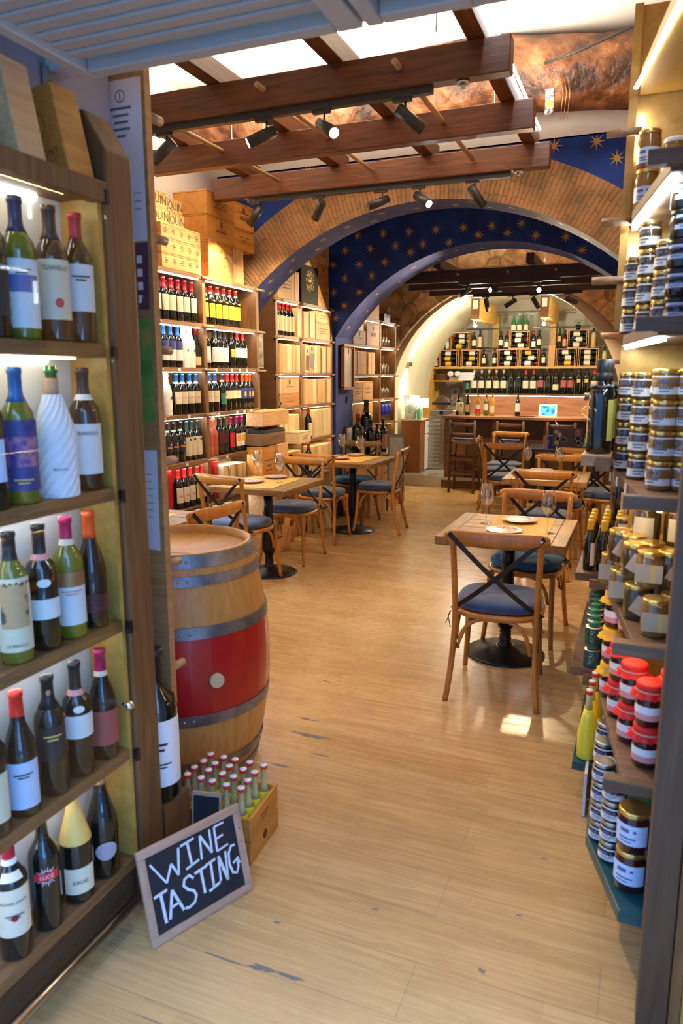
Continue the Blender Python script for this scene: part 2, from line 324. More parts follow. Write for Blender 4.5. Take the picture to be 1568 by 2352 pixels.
def brick_polar(name):
    m = base(name, (.4, .2, .1), .9); t = m.node_tree; p = t.nodes['Principled BSDF']; L = t.links
    tc = nn(t, 'ShaderNodeTexCoord'); sx = nn(t, 'ShaderNodeSeparateXYZ'); L.new(tc.outputs['Object'], sx.inputs[0])
    at = nn(t, 'ShaderNodeMath', operation='ARCTAN2'); L.new(sx.outputs[0], at.inputs[0]); L.new(sx.outputs[2], at.inputs[1])
    mu = nn(t, 'ShaderNodeMath', operation='MULTIPLY'); mu.inputs[1].default_value = 2.4; L.new(at.outputs[0], mu.inputs[0])
    ln = nn(t, 'ShaderNodeVectorMath', operation='LENGTH'); cb0 = nn(t, 'ShaderNodeCombineXYZ'); L.new(sx.outputs[0], cb0.inputs[0]); L.new(sx.outputs[2], cb0.inputs[2]); L.new(cb0.outputs[0], ln.inputs[0])
    cb = nn(t, 'ShaderNodeCombineXYZ'); L.new(ln.outputs['Value'], cb.inputs[0]); L.new(mu.outputs[0], cb.inputs[1])
    nz = nn(t, 'ShaderNodeTexNoise'); nz.inputs['Scale'].default_value = 9; L.new(tc.outputs['Object'], nz.inputs['Vector'])
    va = nn(t, 'ShaderNodeVectorMath', operation='SCALE'); va.inputs['Scale'].default_value = .03; L.new(nz.outputs['Color'], va.inputs[0])
    vb = nn(t, 'ShaderNodeVectorMath', operation='ADD'); L.new(cb.outputs[0], vb.inputs[0]); L.new(va.outputs[0], vb.inputs[1])
    bk = nn(t, 'ShaderNodeTexBrick'); L.new(vb.outputs[0], bk.inputs['Vector']); bk.offset = .5
    bk.inputs['Scale'].default_value = 1; bk.inputs['Brick Width'].default_value = .21; bk.inputs['Row Height'].default_value = .036; bk.inputs['Mortar Size'].default_value = .005; bk.inputs['Mortar Smooth'].default_value = .6
    bk.inputs['Color1'].default_value = (.40, .20, .085, 1); bk.inputs['Color2'].default_value = (.30, .19, .10, 1); bk.inputs['Mortar'].default_value = (.24, .155, .085, 1)
    n2 = nn(t, 'ShaderNodeTexNoise'); n2.inputs['Scale'].default_value = 5; n2.inputs['Detail'].default_value = 9; L.new(tc.outputs['Object'], n2.inputs['Vector'])
    r = ramp(t, n2.outputs['Fac'], [(.35, (.6, .62, .62)), (.65, (1.25, 1.15, 1.05))])
    m1 = nn(t, 'ShaderNodeMix', data_type='RGBA', blend_type='MULTIPLY'); m1.inputs[0].default_value = 1; L.new(bk.outputs[0], m1.inputs[6]); L.new(r.outputs[0], m1.inputs[7]); L.new(m1.outputs[2], p.inputs['Base Color'])
    b = nn(t, 'ShaderNodeBump'); b.inputs['Strength'].default_value = .6; b.inputs['Distance'].default_value = .012; iv = nn(t, 'ShaderNodeMath', operation='SUBTRACT'); iv.inputs[0].default_value = 1; L.new(bk.outputs['Fac'], iv.inputs[1])
    ad = nn(t, 'ShaderNodeMath', operation='ADD'); L.new(iv.outputs[0], ad.inputs[0]); L.new(n2.outputs['Fac'], ad.inputs[1]); L.new(ad.outputs[0], b.inputs['Height']); L.new(b.outputs[0], p.inputs['Normal'])
    return m
def stone(name):
    m = base(name, (.4, .2, .1), .9); t = m.node_tree; p = t.nodes['Principled BSDF']; L = t.links
    tc = nn(t, 'ShaderNodeTexCoord'); nz = nn(t, 'ShaderNodeTexNoise'); nz.inputs['Scale'].default_value = 3; L.new(tc.outputs['Object'], nz.inputs['Vector'])
    va = nn(t, 'ShaderNodeVectorMath', operation='SCALE'); va.inputs['Scale'].default_value = .22; L.new(nz.outputs['Color'], va.inputs[0])
    vb = nn(t, 'ShaderNodeVectorMath', operation='ADD'); L.new(tc.outputs['Object'], vb.inputs[0]); L.new(va.outputs[0], vb.inputs[1])
    vo = nn(t, 'ShaderNodeTexVoronoi'); vo.inputs['Scale'].default_value = 3.1; L.new(vb.outputs[0], vo.inputs['Vector'])
    ve = nn(t, 'ShaderNodeTexVoronoi', feature='DISTANCE_TO_EDGE'); ve.inputs['Scale'].default_value = 3.1; L.new(vb.outputs[0], ve.inputs['Vector'])
    s = nn(t, 'ShaderNodeSeparateColor'); L.new(vo.outputs['Color'], s.inputs[0])
    r = ramp(t, s.outputs[0], [(.1, (.26, .17, .085)), (.5, (.42, .28, .15)), (.8, (.48, .26, .13)), (1, (.54, .39, .23))])
    n2 = nn(t, 'ShaderNodeTexNoise'); n2.inputs['Scale'].default_value = 8; n2.inputs['Detail'].default_value = 9; L.new(tc.outputs['Object'], n2.inputs['Vector'])
    r2 = ramp(t, n2.outputs['Fac'], [(.35, (.62, .6, .58)), (.65, (1.25, 1.2, 1.1))]); re = ramp(t, ve.outputs['Distance'], [(0, (.55, .5, .42)), (.05, (1, 1, 1))])
    m1 = nn(t, 'ShaderNodeMix', data_type='RGBA', blend_type='MULTIPLY'); m1.inputs[0].default_value = 1; L.new(r.outputs[0], m1.inputs[6]); L.new(r2.outputs[0], m1.inputs[7])
    m2 = nn(t, 'ShaderNodeMix', data_type='RGBA', blend_type='MULTIPLY'); m2.inputs[0].default_value = 1; L.new(m1.outputs[2], m2.inputs[6]); L.new(re.outputs[0], m2.inputs[7]); L.new(m2.outputs[2], p.inputs['Base Color'])
    b = nn(t, 'ShaderNodeBump'); b.inputs['Strength'].default_value = .8; b.inputs['Distance'].default_value = .03; mm = nn(t, 'ShaderNodeMath', operation='MINIMUM'); mm.inputs[1].default_value = .12; L.new(ve.outputs['Distance'], mm.inputs[0])
    sc2 = nn(t, 'ShaderNodeMath', operation='MULTIPLY_ADD'); sc2.inputs[1].default_value = 5; L.new(mm.outputs[0], sc2.inputs[0]); L.new(n2.outputs['Fac'], sc2.inputs[2]); L.new(sc2.outputs[0], b.inputs['Height']); L.new(b.outputs[0], p.inputs['Normal'])
    return m
M_brick = brick_polar('radial_brickwork'); M_stone = stone('rough_stone_masonry')
def star_pts(r, n=8, k=.26):
    return [((r if i % 2 == 0 else r*k)*math.sin(PI*i/n), (r if i % 2 == 0 else r*k)*math.cos(PI*i/n)) for i in range(2*n)]
def arch_wall(name, cx, cz, r, y0, y1, xl, xr, top, mats, rings=None, jl=None, jr=None, soff=1, stars=None, soff_stars=None, N=48):
    """wall with a round opening; local origin at the arch centre; jambs run down from where |x| reaches jl/jr"""
    b = MB()
    def ring_z(x): return math.sqrt(max(r*r-x*x, 0))
    xa = xl-cx; xb = xr-cx; JL = jl-cx; JR = jr-cx
    xs_ = [JL+(JR-JL)*(1-math.cos(PI*i/N))/2 for i in range(N+1)]
    pts = [(x, ring_z(x)) for x in xs_]; zt = top-cz
    fl = -cz
    poly = [(JL, fl)]+pts+[(JR, fl)]
    for y, flip in ((y0, 0), (y1, 1)):
        # front and back faces
        if rings and not flip:
            re_ = rings-0.0; outer = []
            for x, z in pts:
                a = math.atan2(z, x); outer.append((max(min(re_*math.cos(a), xb), xa), min(re_*math.sin(a), zt)))
            v = [(x, y, z) for x, z in pts]+[(x, y, z) for x, z in outer]; n = len(pts)
            b.add(v, [(i, i+1, n+i+1, n+i) for i in range(n-1)], 2)
            v = [(x, y, z) for x, z in outer]+[(x, y, zt) for x, z in outer]
            b.add(v, [(i, i+1, n+i+1, n+i) for i in range(n-1)], 0)
            ol, orr = outer[0], outer[-1]
            b.add([(xa, y, fl), (JL, y, fl), (JL, y, pts[0][1]), (ol[0], y, ol[1]), (xa, y, ol[1])], [(0, 1, 2, 3, 4)], 2)
            b.add([(JR, y, fl), (xb, y, fl), (xb, y, orr[1]), (orr[0], y, orr[1]), (JR, y, pts[-1][1])], [(0, 1, 2, 3, 4)], 2)
            b.add([(xa, y, ol[1]), (ol[0], y, ol[1]), (ol[0], y, zt), (xa, y, zt)], [(0, 1, 2, 3)], 0)
            b.add([(orr[0], y, orr[1]), (xb, y, orr[1]), (xb, y, zt), (orr[0], y, zt)], [(0, 1, 2, 3)], 0)
        else:
            n = len(pts); v = [(x, y, z) for x, z in pts]+[(x, y, zt) for x, z in pts]
            b.add(v, [(i, i+1, n+i+1, n+i) for i in range(n-1)], 0)
            b.add([(xa, y, fl), (JL, y, fl), (JL, y, zt), (xa, y, zt)], [(0, 1, 2, 3)], 0); b.add([(JR, y, fl), (xb, y, fl), (xb, y, zt), (JR, y, zt)], [(0, 1, 2, 3)], 0)
    # soffit and jambs
    v = [(x, y0, z) for x, z in poly]+[(x, y1, z) for x, z in poly]; n = len(poly)
    b.add(v, [(i, i+1, n+i+1, n+i) for i in range(n-1)], soff, True)
    b.box(xa, xb, y0, y1, zt-.01, zt)
    if stars:
        for (sx, sz, sr) in stars:
            x = sx-cx; z = sz-cz
            if x*x+z*z < (r+sr*.9)**2 and abs(x) < max(-JL, JR) and z > 0: continue
            if JL < x < JR and z < 0: continue
            if rings and math.hypot(x, z) < rings+sr*.6: continue
            p = star_pts(sr); v = [(x, y0-.0015, z)]+[(x+a, y0-.0015, z+c) for a, c in p]
            b.add(v, [(0, i+1, (i+1) % 16+1) for i in range(16)], 3)
    if soff_stars:
        for (ang, fy, sr) in soff_stars:
            a = math.radians(ang); R_ = r-.0015; yy = y0+(y1-y0)*fy
            v = []
            for pa, pc in [(0, 0)]+star_pts(sr):
                aa = a+pa/R_; X = R_*math.cos(aa); Z = R_*math.sin(aa)
                if X < JL: X = JL+.002
                v.append((X, yy+pc, Z))
            b.add(v, [(0, i+1, (i+1) % 16+1) for i in range(16)], 3)
    o = b.build(name, mats, None, (cx, 0, cz)); struct(o); return o
# near brick arch on a starry blue wall
st = [(x, z, .062) for x, z in ((-.72, 3.215), (-.43, 3.215), (-.29, 3.09), (-.08, 3.2), (-.1, 2.95), (.1, 3.08), (-2.98, 3.22), (-2.68, 3.225), (-3.28, 3.2), (-3.15, 3.07), (-3.4, 3.02))]
ss = [(a, f, .042) for a, f in ((115, .37), (118, .72), (123, .31), (130, .31), (133, .77), (109, .40), (104, .74), (101, .37), (94, .63), (90, .3), (86, .65), (82, .26), (79, .69), (74, .3), (69, .7), (64, .3), (59, .7), (54, .3), (49, .7), (141, .88), (126, .74), (146, .4), (44, .3))]
arch_wall('wall_arch_near', -1.64, .69, 2.24, 5.8, 6.15, WL, WR, 3.27, [M_blue, M_blues, M_brick, M_star], rings=2.60, jl=-3.49, jr=.20, stars=st, soff_stars=ss)
struct(MB().box(WL, WR, 5.8, 6.2, 3.27, 3.8).build('wall_over_arch', M_plaster))
# middle arch: blue with gold stars
st = [(x, z, .057) for x, z in ((-2.88, 3.03), (-2.6, 3.03), (-2.32, 3.03), (-2.04, 3.03), (-1.76, 3.03), (-1.48, 3.03), (-1.2, 3.03), (-1.06, 2.91), (-.78, 2.88), (-.63, 2.75), (-3.02, 2.89), (-2.74, 2.89), (-2.46, 2.9), (-2.17, 2.9), (-1.9, 2.9), (-1.61, 2.95), (-1.33, 2.95), (-2.86, 2.74), (-2.58, 2.75), (-2.3, 2.83), (-3.16, 2.75), (-3.02, 2.61), (-2.72, 2.62), (-3.15, 2.47), (-2.86, 2.46), (-3.03, 2.33), (-3.14, 2.2), (-.47, 2.63), (-.3, 2.45), (-.16, 2.6), (-.92, 3.03), (-3.2, 1.9))]
ss = [(a, (.35 if i % 2 else .7), .04) for i, a in enumerate(range(24, 160, 7))]
arch_wall('wall_arch_middle', -1.5, .947, 1.94, 7.5, 8.0, WL, WR, 3.35, [M_blue, M_blues, M_blue, M_star], jl=-3.13, jr=.13, stars=st, soff_stars=ss)
# far stone arch with a plaster ring inside it
arch_wall('wall_arch_far', -1.742, 1.062, 1.752, 10.0, 10.14, WL, WR, 3.35, [M_stone, M_stone], jl=-3.47, jr=0.0)
arch_wall('wall_arch_plaster', -1.82, 1.235, 1.53, 10.14, 10.4, WL-.3, WR, 3.35, [M_beige, M_cream], jl=-3.345, jr=-.295)
# unseen street side, added to shape doorway daylight: facade over entrance, pavement, houses opposite
struct(MB().box(-6, 5, .2, 1.55, 2.50, 7).box(-6, -2.6, .2, 1.55, 0, 2.5).box(.7, 5, .2, 1.55, 0, 2.5).build('wall_unseen_facade', base('warm_facade_plaster', (.42, .34, .27), .85)))
struct(MB().box(-8, 7, -8, -1.2, -.12, -.02).build('floor_unseen_street', noisy('grey_paving', [(.3, (.20, .20, .21)), (.7, (.28, .28, .29))], 4, .8, .1)))
struct(MB().box(-8, 7, -8.3, -8, -.1, 7).build('wall_unseen_house', base('grey_house_plaster', (.33, .33, .34), .85)))
# vault over the bar
b = MB(); pts = [(1.62*math.cos(PI*i/40), 1.62*math.sin(PI*i/40)) for i in range(41)]; pts = [(1.62, -1.235)]+pts+[(-1.62, -1.235)]; n = len(pts)
b.add([(x, 10.4, z) for x, z in pts]+[(x, 13.0, z) for x, z in pts], [(i, i+1, n+i+1, n+i) for i in range(n-1)], 0, True)
struct(b.build('ceiling_vault', M_cream, None, (-1.82, 0, 1.235)))
struct(MB().box(-3.6, .2, 12.95, 13.05, 0, 3.2).build('wall_back', noisy('grey_cream_back_plaster', [(.3, (.42, .38, .28)), (.7, (.5, .45, .34))], 3, .8, .05)))
struct(MB().box(-3.6, .2, 10.3, 13.0, -.1, .15).box(-3.45, .2, 10.28, 10.299, 0, .155, 1).build('floor_raised', [base('grey_floor_tile', (.34, .31, .27), .35), base('satin_steel_riser', (.5, .47, .42), .35, .4)]))
# irregular round logs under the ceiling
def log(name, y, z, r, x0, x1, mat, label, seed, wob=.12):
    rd = random.Random(seed); N = 30; n = 18; b = MB(); pts = []; 
    for k in range(N+1):
        x = x0+(x1-x0)*k/N; pts.append((x, y+.04*math.sin(k*.5+seed), z+.035*math.sin(k*.37+seed*2)))
    rr = [r*(1+wob*math.sin(k*.45+seed)+.04*rd.random()) for k in range(N+1)]
    b.sweep(pts, rr, rr, n); return tag(b.build(name, mat), label, 'beam')
log('log_beam', 5.40, 3.55, .24, WL+.01, WR-.01, M_bark, 'thick rough reddish log crossing the ceiling just before the near arch', 1)
log('log_beam', 3.55, 3.64, .15, WL+.01, WR-.01, M_darklog, 'dark crooked log crossing the ceiling behind the shutter edge', 3)
# thin black cable and power box along the log
b = MB(); b.sweep([(WR-.05, 5.12, 3.70), (.1, 5.11, 3.66), (-.2, 5.10, 3.64), (-.5, 5.12, 3.56), (-.72, 5.13, 3.52)], .008, n=6); tag(b.build('cable', M_blackp), 'black cable running along the top of the rough ceiling log', 'cable')
t = thing('power_supply', 'small perforated power supply with orange wires beside the log', 'power supply', (-.66, 5.0, 3.25))
MB().box(-.025, .025, -.015, .015, -.07, .07).build('housing', noisy('perforated_grey', [(.45, (.06, .06, .06)), (.55, (.4, .38, .35))], 60, .5, 0), t); MB().box(-.018, .018, -.0165, -.0155, -.035, .0).build('warning_label', L_yel, t)
for i in range(3):
    b = MB(); b.sweep([(.02+.015*i, -.02, .08), (.06+.02*i, -.02, .12), (.08+.02*i, -.02, .03), (.07+.02*i, -.02, -.12)], .0022, n=5); b.build('wire', base('copper_wire', (.45, .15, .04), .4), t)

# ------------------------------------------------------------------ timber lattice with track lights
def lattice():
    t = thing('timber_lattice', 'hanging lattice of reddish timber beams holding the spotlight tracks', 'ceiling lattice', (0, 0, 0))
    for i, (y, x0, x1) in enumerate(((3.53, -3.14, -.635), (4.33, -3.12, -.645), (5.12, -3.12, -.655))):
        MB().box((x0-x1)/2, (x1-x0)/2, -.04, .04, 0, .15).build('beam', M_beam, t, ((x0+x1)/2, y, 2.90), bevel=.006)
    for x in (-.79, -1.46, -2.13, -2.85):
        MB().box(-.04, .04, -1.3, 1.02, 0, .10).build('cross_beam', M_beamY, t, (x, 4.25, 3.05), bevel=.005)
    for x in (-1.14, -1.84, -2.56):
        for y0, y1 in ((3.42, 3.70), (3.75, 4.40), (4.46, 5.06)):
            z = 2.985
            MB().cyl((0, 0, 0), (0, y1-y0, 0), .014, 10).build('dowel', M_dowel, t, (x, y0, z))
    for x in (-.73,):
        MB().box(-.006, .006, -1.2, .95, 0, .008).build('led_strip', M_led, t, (x-.01, 4.25, 3.155))
    for x, y in ((-2.0, 4.33), (-2.9, 5.0), (-1.0, 5.0), (-1.0, 3.6)):
        MB().cyl((x, y, 3.15), (x, y, 3.78), .003, 6).build('hanging_wire', M_steel, t)
    for x, y in ((-.85, 3.53), (-.85, 5.12), (-2.84, 5.12)):
        MB().cyl((x, y, 2.888), (x, y, 2.90), .03, 14).cyl((x, y, 2.87), (x, y, 2.89), .012, 10).build('metal_washer', M_steel, t)
lattice()
for y, x0, x1, lb in ((3.53, -3.12, -.99, 'long black light track under the nearest timber beam'), (5.12, -2.78, -.90, 'long black light track under the third timber beam')):
    tag(MB().box(x0, x1, y-.018, y+.018, 2.866, 2.90).build('light_track', M_blackp), lb, 'light track')
def spot(x, y, z, tip, lit, label, P=None, col=(1, .75, .42), ang=1.15, grp='track spotlights'):
    """cylindrical head hanging from its adapter; tip is the far end of the head"""
    t = thing('spotlight', label, 'spotlight', (x, y, z), 0, grp)
    tp = Vector(tip)-Vector((x, y, z)); piv = Vector((0, 0, -.075)); d = (tp-piv).normalized(); L = .15
    MB().box(-.06, .03, -.014, .014, -.016, 0).build('adapter', M_blackp, t)
    MB().cyl((0, 0, -.016), (0, 0, -.085), .006, 8).build('stem', M_blackp, t)
    a = piv-d*.045; e = a+d*L; MB().cyl(a, e, .029, 18).cyl(a-d*.004, a, .024, 16).build('lamp_head', M_blackp, t)
    MB().cyl(e, e+d*.002, .023, 16).build('lens', M_lens if lit else M_dim, t)
    p = P if P is not None else P_SPOT
    l = lamp('spot_lamp', 'SPOT', e+d*.012, p, col, spot=ang, blend=.7, radius=.03, look=e+d)
    l.parent = t
    return t
def spots():
    N_ = ['leftmost', 'second from left', 'third from left', 'rightmost']
    for i, (x, tip, lit) in enumerate(((-2.444, (-2.60, 3.50, 2.66), 0), (-1.846, (-1.98, 3.46, 2.72), 1), (-1.53, (-1.42, 3.45, 2.71), 1), (-1.12, (-.98, 3.62, 2.68), 0))):
        spot(x, 3.53, 2.866, tip, lit, 'black cylinder spotlight on the nearest track, %s of its four' % N_[i])
    N_ = ['leftmost', 'second from left', 'middle one', 'second from right', 'rightmost']
    for i, (x, tip, lit) in enumerate(((-2.77, (-2.87, 5.12, 2.67), 0), (-2.255, (-2.35, 5.2, 2.69), 0), (-1.782, (-1.90, 5.05, 2.74), 0), (-1.509, (-1.41, 5.06, 2.72), 1), (-1.136, (-1.06, 5.2, 2.68), 0))):
        spot(x, 5.12, 2.866, tip, lit, 'black cylinder spotlight on the second track, %s of its five' % N_[i])
spots()
# back-room lattice (dark) with its two tracks
def lattice_back():
    t = thing('timber_lattice', 'dark timber lattice hanging in the back room before the bar', 'ceiling lattice', (0, 0, 0))
    for y, x0, x1, z in ((8.35, -2.62, .1, 2.62), (8.85, -2.72, -.1, 2.60), (9.35, -2.60, -.3, 2.58)):
        MB().box((x0-x1)/2, (x1-x0)/2, -.04, .04, 0, .13).build('beam', M_beamd, t, ((x0+x1)/2, y, z), bevel=.006)
    for x in (-2.2, -1.2, -.5):
        MB().box(-.04, .04, -.7, .8, 0, .1).build('cross_beam', M_beamd, t, (x, 8.85, 2.76), bevel=.005)
    for x in (-2.0, -1.45, -.95):
        MB().cyl((x, 8.28, 2.70), (x, 8.44, 2.66), .012, 8).build('dowel', M_dowel, t)
    MB().box(-2.2, -.6, 8.30, 8.31, 2.752, 2.757).build('metal_edge', M_steel, t)
    for x in (-2.4, -1.2, -.2):
        for y in (8.35, 9.35): MB().cyl((x, y, 2.68), (x, y, 3.3), .004, 6).build('hanging_wire', M_steel, t)
lattice_back()
for y, x0, x1, z, lb in ((8.35, -2.0, -.9, 2.62, 'short black light track on the front beam of the back room'), (9.35, -2.05, -.75, 2.58, 'short black light track on the rear beam of the back room')):
    tag(MB().box(x0, x1, y-.018, y+.018, z-.03, z).build('light_track', M_blackp), lb, 'light track')
for x, y, z, tip, lit, lb in ((-1.90, 8.35, 2.59, (-2.0, 8.25, 2.44), 0, 'left of three on the front track'), (-1.56, 8.35, 2.59, (-1.68, 8.2, 2.50), 1, 'middle of three on the front track'), (-1.12, 8.35, 2.59, (-1.10, 8.2, 2.47), 1, 'right of three on the front track'),
                              (-1.88, 9.35, 2.55, (-1.86, 9.4, 2.36), 0, 'first from left on the rear track'), (-1.56, 9.35, 2.55, (-1.66, 9.35, 2.42), 0, 'second from left on the rear track'), (-1.30, 9.35, 2.55, (-1.24, 9.45, 2.37), 0, 'third from left on the rear track'), (-.90, 9.35, 2.55, (-.75, 9.4, 2.42), 0, 'rightmost on the rear track')):
    spot(x, y, z+.006, tip, lit, 'small black spotlight in the back room, '+lb, grp='back room spotlights')

# ------------------------------------------------------------------ bottles and jars
def prof(shape, h, r):
    k = h/.30; R = r
    if shape == 'bordeaux': P = [(R*.9, 0), (R, .006*k), (R, .185*k), (R*.93, .203*k), (R*.62, .222*k), (.0155*k, .238*k), (.0138*k, .25*k), (.0138*k, .285*k), (.0155*k, .286*k), (.0155*k, .299*k), (.012*k, h)]
    elif shape == 'burgundy': P = [(R*.9, 0), (R, .006*k), (R, .145*k), (R*.93, .168*k), (R*.72, .195*k), (R*.48, .222*k), (.0150*k, .245*k), (.0138*k, .285*k), (.0155*k, .286*k), (.0155*k, .299*k), (.012*k, h)]
    elif shape == 'champagne': P = [(R*.9, 0), (R, .008*k), (R, .135*k), (R*.93, .16*k), (R*.70, .195*k), (R*.42, .235*k), (.0145*k, .262*k), (.0140*k, .288*k), (.0165*k, .289*k), (.0165*k, .299*k), (.012*k, h)]
    else: P = [(R*.85, 0), (R, .008*k), (R, .15*k), (R*.98, .18*k), (R*.85, .205*k), (R*.4, .222*k), (.014*k, .235*k), (.0138*k, .285*k), (.0155*k, .286*k), (.0155*k, .299*k), (.012*k, h)]
    return P
def rad_at(P, z):
    for (r0, z0), (r1, z1) in zip(P, P[1:]):
        if z0 <= z <= z1: return r0+(r1-r0)*(z-z0)/max(z1-z0, 1e-6)
    return P[-1][0]
def patch(b, P, z0, z1, half, mi=0, off=.0008, a0=-PI/2, n=10, rows=1):
    v = []
    for k in range(rows+1):
        z = z0+(z1-z0)*k/rows; R = rad_at(P, z)+off
        for i in range(n+1):
            a = a0-half+2*half*i/n; v.append((R*math.cos(a), R*math.sin(a), z))
    b.add(v, [(k*(n+1)+i, k*(n+1)+i+1, (k+1)*(n+1)+i+1, (k+1)*(n+1)+i) for k in range(rows) for i in range(n)], mi, True)
def bent_text(name, txt, size, mat, parent, R, z, off=.0030, width=None):
    v, f = text_geo(txt, size)
    if not v: return
    if txt.startswith('='):
        b = MB(); w_ = (width or .04)/2
        for q, k_ in enumerate((1, .6)): patch(b, [(R, 0), (R, 9)], z-q*size*.9, z-q*size*.9+size*.4, w_*k_/R, off=off, n=8)
        return b.build(name, mat, parent)
    if width:
        xs = [p[0] for p in v]; k = width/(max(xs)-min(xs)); v = [(p[0]*k, p[1], p[2]) for p in v]
    R += off; b = MB(); b.add([(R*math.sin(p[0]/R), -R*math.cos(p[0]/R), z+p[1]) for p in v], f); return b.build(name, mat, parent)
def bottle(shape='bordeaux', h=.30, r=.0375, glass=None, cap=None, capz=.235, labels=(), texts=(), n=18, cap2=None, extra=None):
    """labels: (z0,z1,mat,half angle) in fractions of h; a bottle facing -Y"""
    t = thing('wine_bottle', None, None); P = prof(shape, h, r); MB().lathe(P, n).build('glass_body', glass or M_gdark, t)
    if cap:
        k = h/.30; cz = capz*k; Q = [(max(rad_at(P, cz), .0145*k)+.0007, cz)]
        for r_, z_ in P:
            if z_ > cz+.002: Q.append((r_+.0008, z_))
        Q.append((.0, h+.0006)); MB().lathe(Q, n).build('capsule', cap, t)
        if cap2:
            MB().lathe([(rad_at(P, cz+.001)+.0014, cz), (rad_at(P, cz+.014*k)+.0014, cz+.014*k)], n, cap=False).build('capsule_band', cap2, t)
    for i, (a, c, m, ha) in enumerate(labels):
        b = MB(); patch(b, P, a*h, c*h, ha, rows=4, n=14, off=.0008+.0004*(r > .06)+.0005*i); lb = b.build('label' if i == 0 else 'second_label', m, t)
        for (li, txt, size, z, wd, tm) in texts:
            if li == i: bent_text('label_text', txt, size, tm, lb, r, z*h, width=wd)
    if extra: extra(t, P)
    return t
def jar(r=.033, h=.08, fill=None, lid=None, label=None, lab=(.2, .7, 1.0), hex_=False, lidh=.012, n=26, neck=.9, mark=True, name='glass_jar'):
    t = thing(name, None, None); P = [(r*.9, 0), (r, .004), (r, h-lidh-.014), (r*neck, h-lidh-.004), (r*neck, h-lidh)]
    MB().lathe(P, n).build('glass_body', fill, t)
    MB().lathe([(r*.93, h-lidh), (r*.95, h-lidh+.001), (r*.95, h-.002), (r*.90, h), (r*.86, h-.001), (r*.80, h-.001), (0, h-.0015)], n).build('lid', lid, t)
    if label:
        b = MB(); patch(b, P, lab[0]*h, lab[1]*h, lab[2], off=.0010, n=22); lb = b.build('label', label, t)
        if mark:
            b = MB(); Q = [(r, 0), (r, h)]
            H0 = lab[0]*h; H1 = lab[1]*h; d = H1-H0
            for c_, w_, f0, f1 in ((-.30, .28, .62, .80), (-.15, .50, .30, .38), (-.25, .36, .14, .20)): patch(b, Q, H0+d*f0, H0+d*f1, w_, off=.0022, a0=-PI/2+c_, n=6)
            R = r+.0026; b.add([(R*math.sin(.28+.11*math.cos(k*PI/4)), -R*math.cos(.28+.11*math.cos(k*PI/4)), H0+d*.72+.004*math.sin(k*PI/4)) for k in range(8)], [tuple(range(8))])
            b.build('label_print', base('navy_print', (.10, .13, .24), .6), lb)
    return t

# ------------------------------------------------------------------ overhead shutter
def shutter(x0, x1, label):
    y0, y1 = .45, 1.555; z = 2.30
    t = thing('louvred_shutter', label, 'shutter', ((x0+x1)/2, (y0+y1)/2, z)); hx = (x1-x0)/2; hy = (y1-y0)/2
    for a, c in ((-hx, -hx+.035), (hx-.055, hx)): MB().box(a, c, -hy, hy, 0, .035).build('stile', M_shut, t, bevel=.004)
    for a, c in ((hy-.04, hy), (-hy, -hy+.08)): MB().box(-hx+.036, hx-.056, a, c, 0, .035).build('rail', M_shut, t, bevel=.004)
    n = 21; p = (2*hy-.12)/n
    for i in range(n):
        y = -hy+.06+p*(i+.5); m = Matrix.Translation((0, y, .02)) @ Matrix.Rotation(math.radians(9), 4, 'X'); MB().box(-hx+.036, hx-.056, -p*.51, p*.51, -.003, .003, 0, m).build('slat', M_shut, t)
    for i in range(3): MB().cyl((-hx+.10+i*.19, hy-.02, -.001), (-hx+.10+i*.19, hy-.02, .004), .004, 8).build('screw', M_steel, t)
shutter(-1.30, -.585, 'grey-white louvred shutter panel folded flat overhead, the larger left one')
shutter(-.575, -.30, 'narrow grey-white louvred shutter panel folded flat overhead beside the larger one')
tag(MB().box(-.38, -.29, 1.555, 1.575, 2.31, 2.33).build('hinge_bracket', M_steel), 'small metal bracket at the far corner of the narrow overhead shutter', 'bracket')

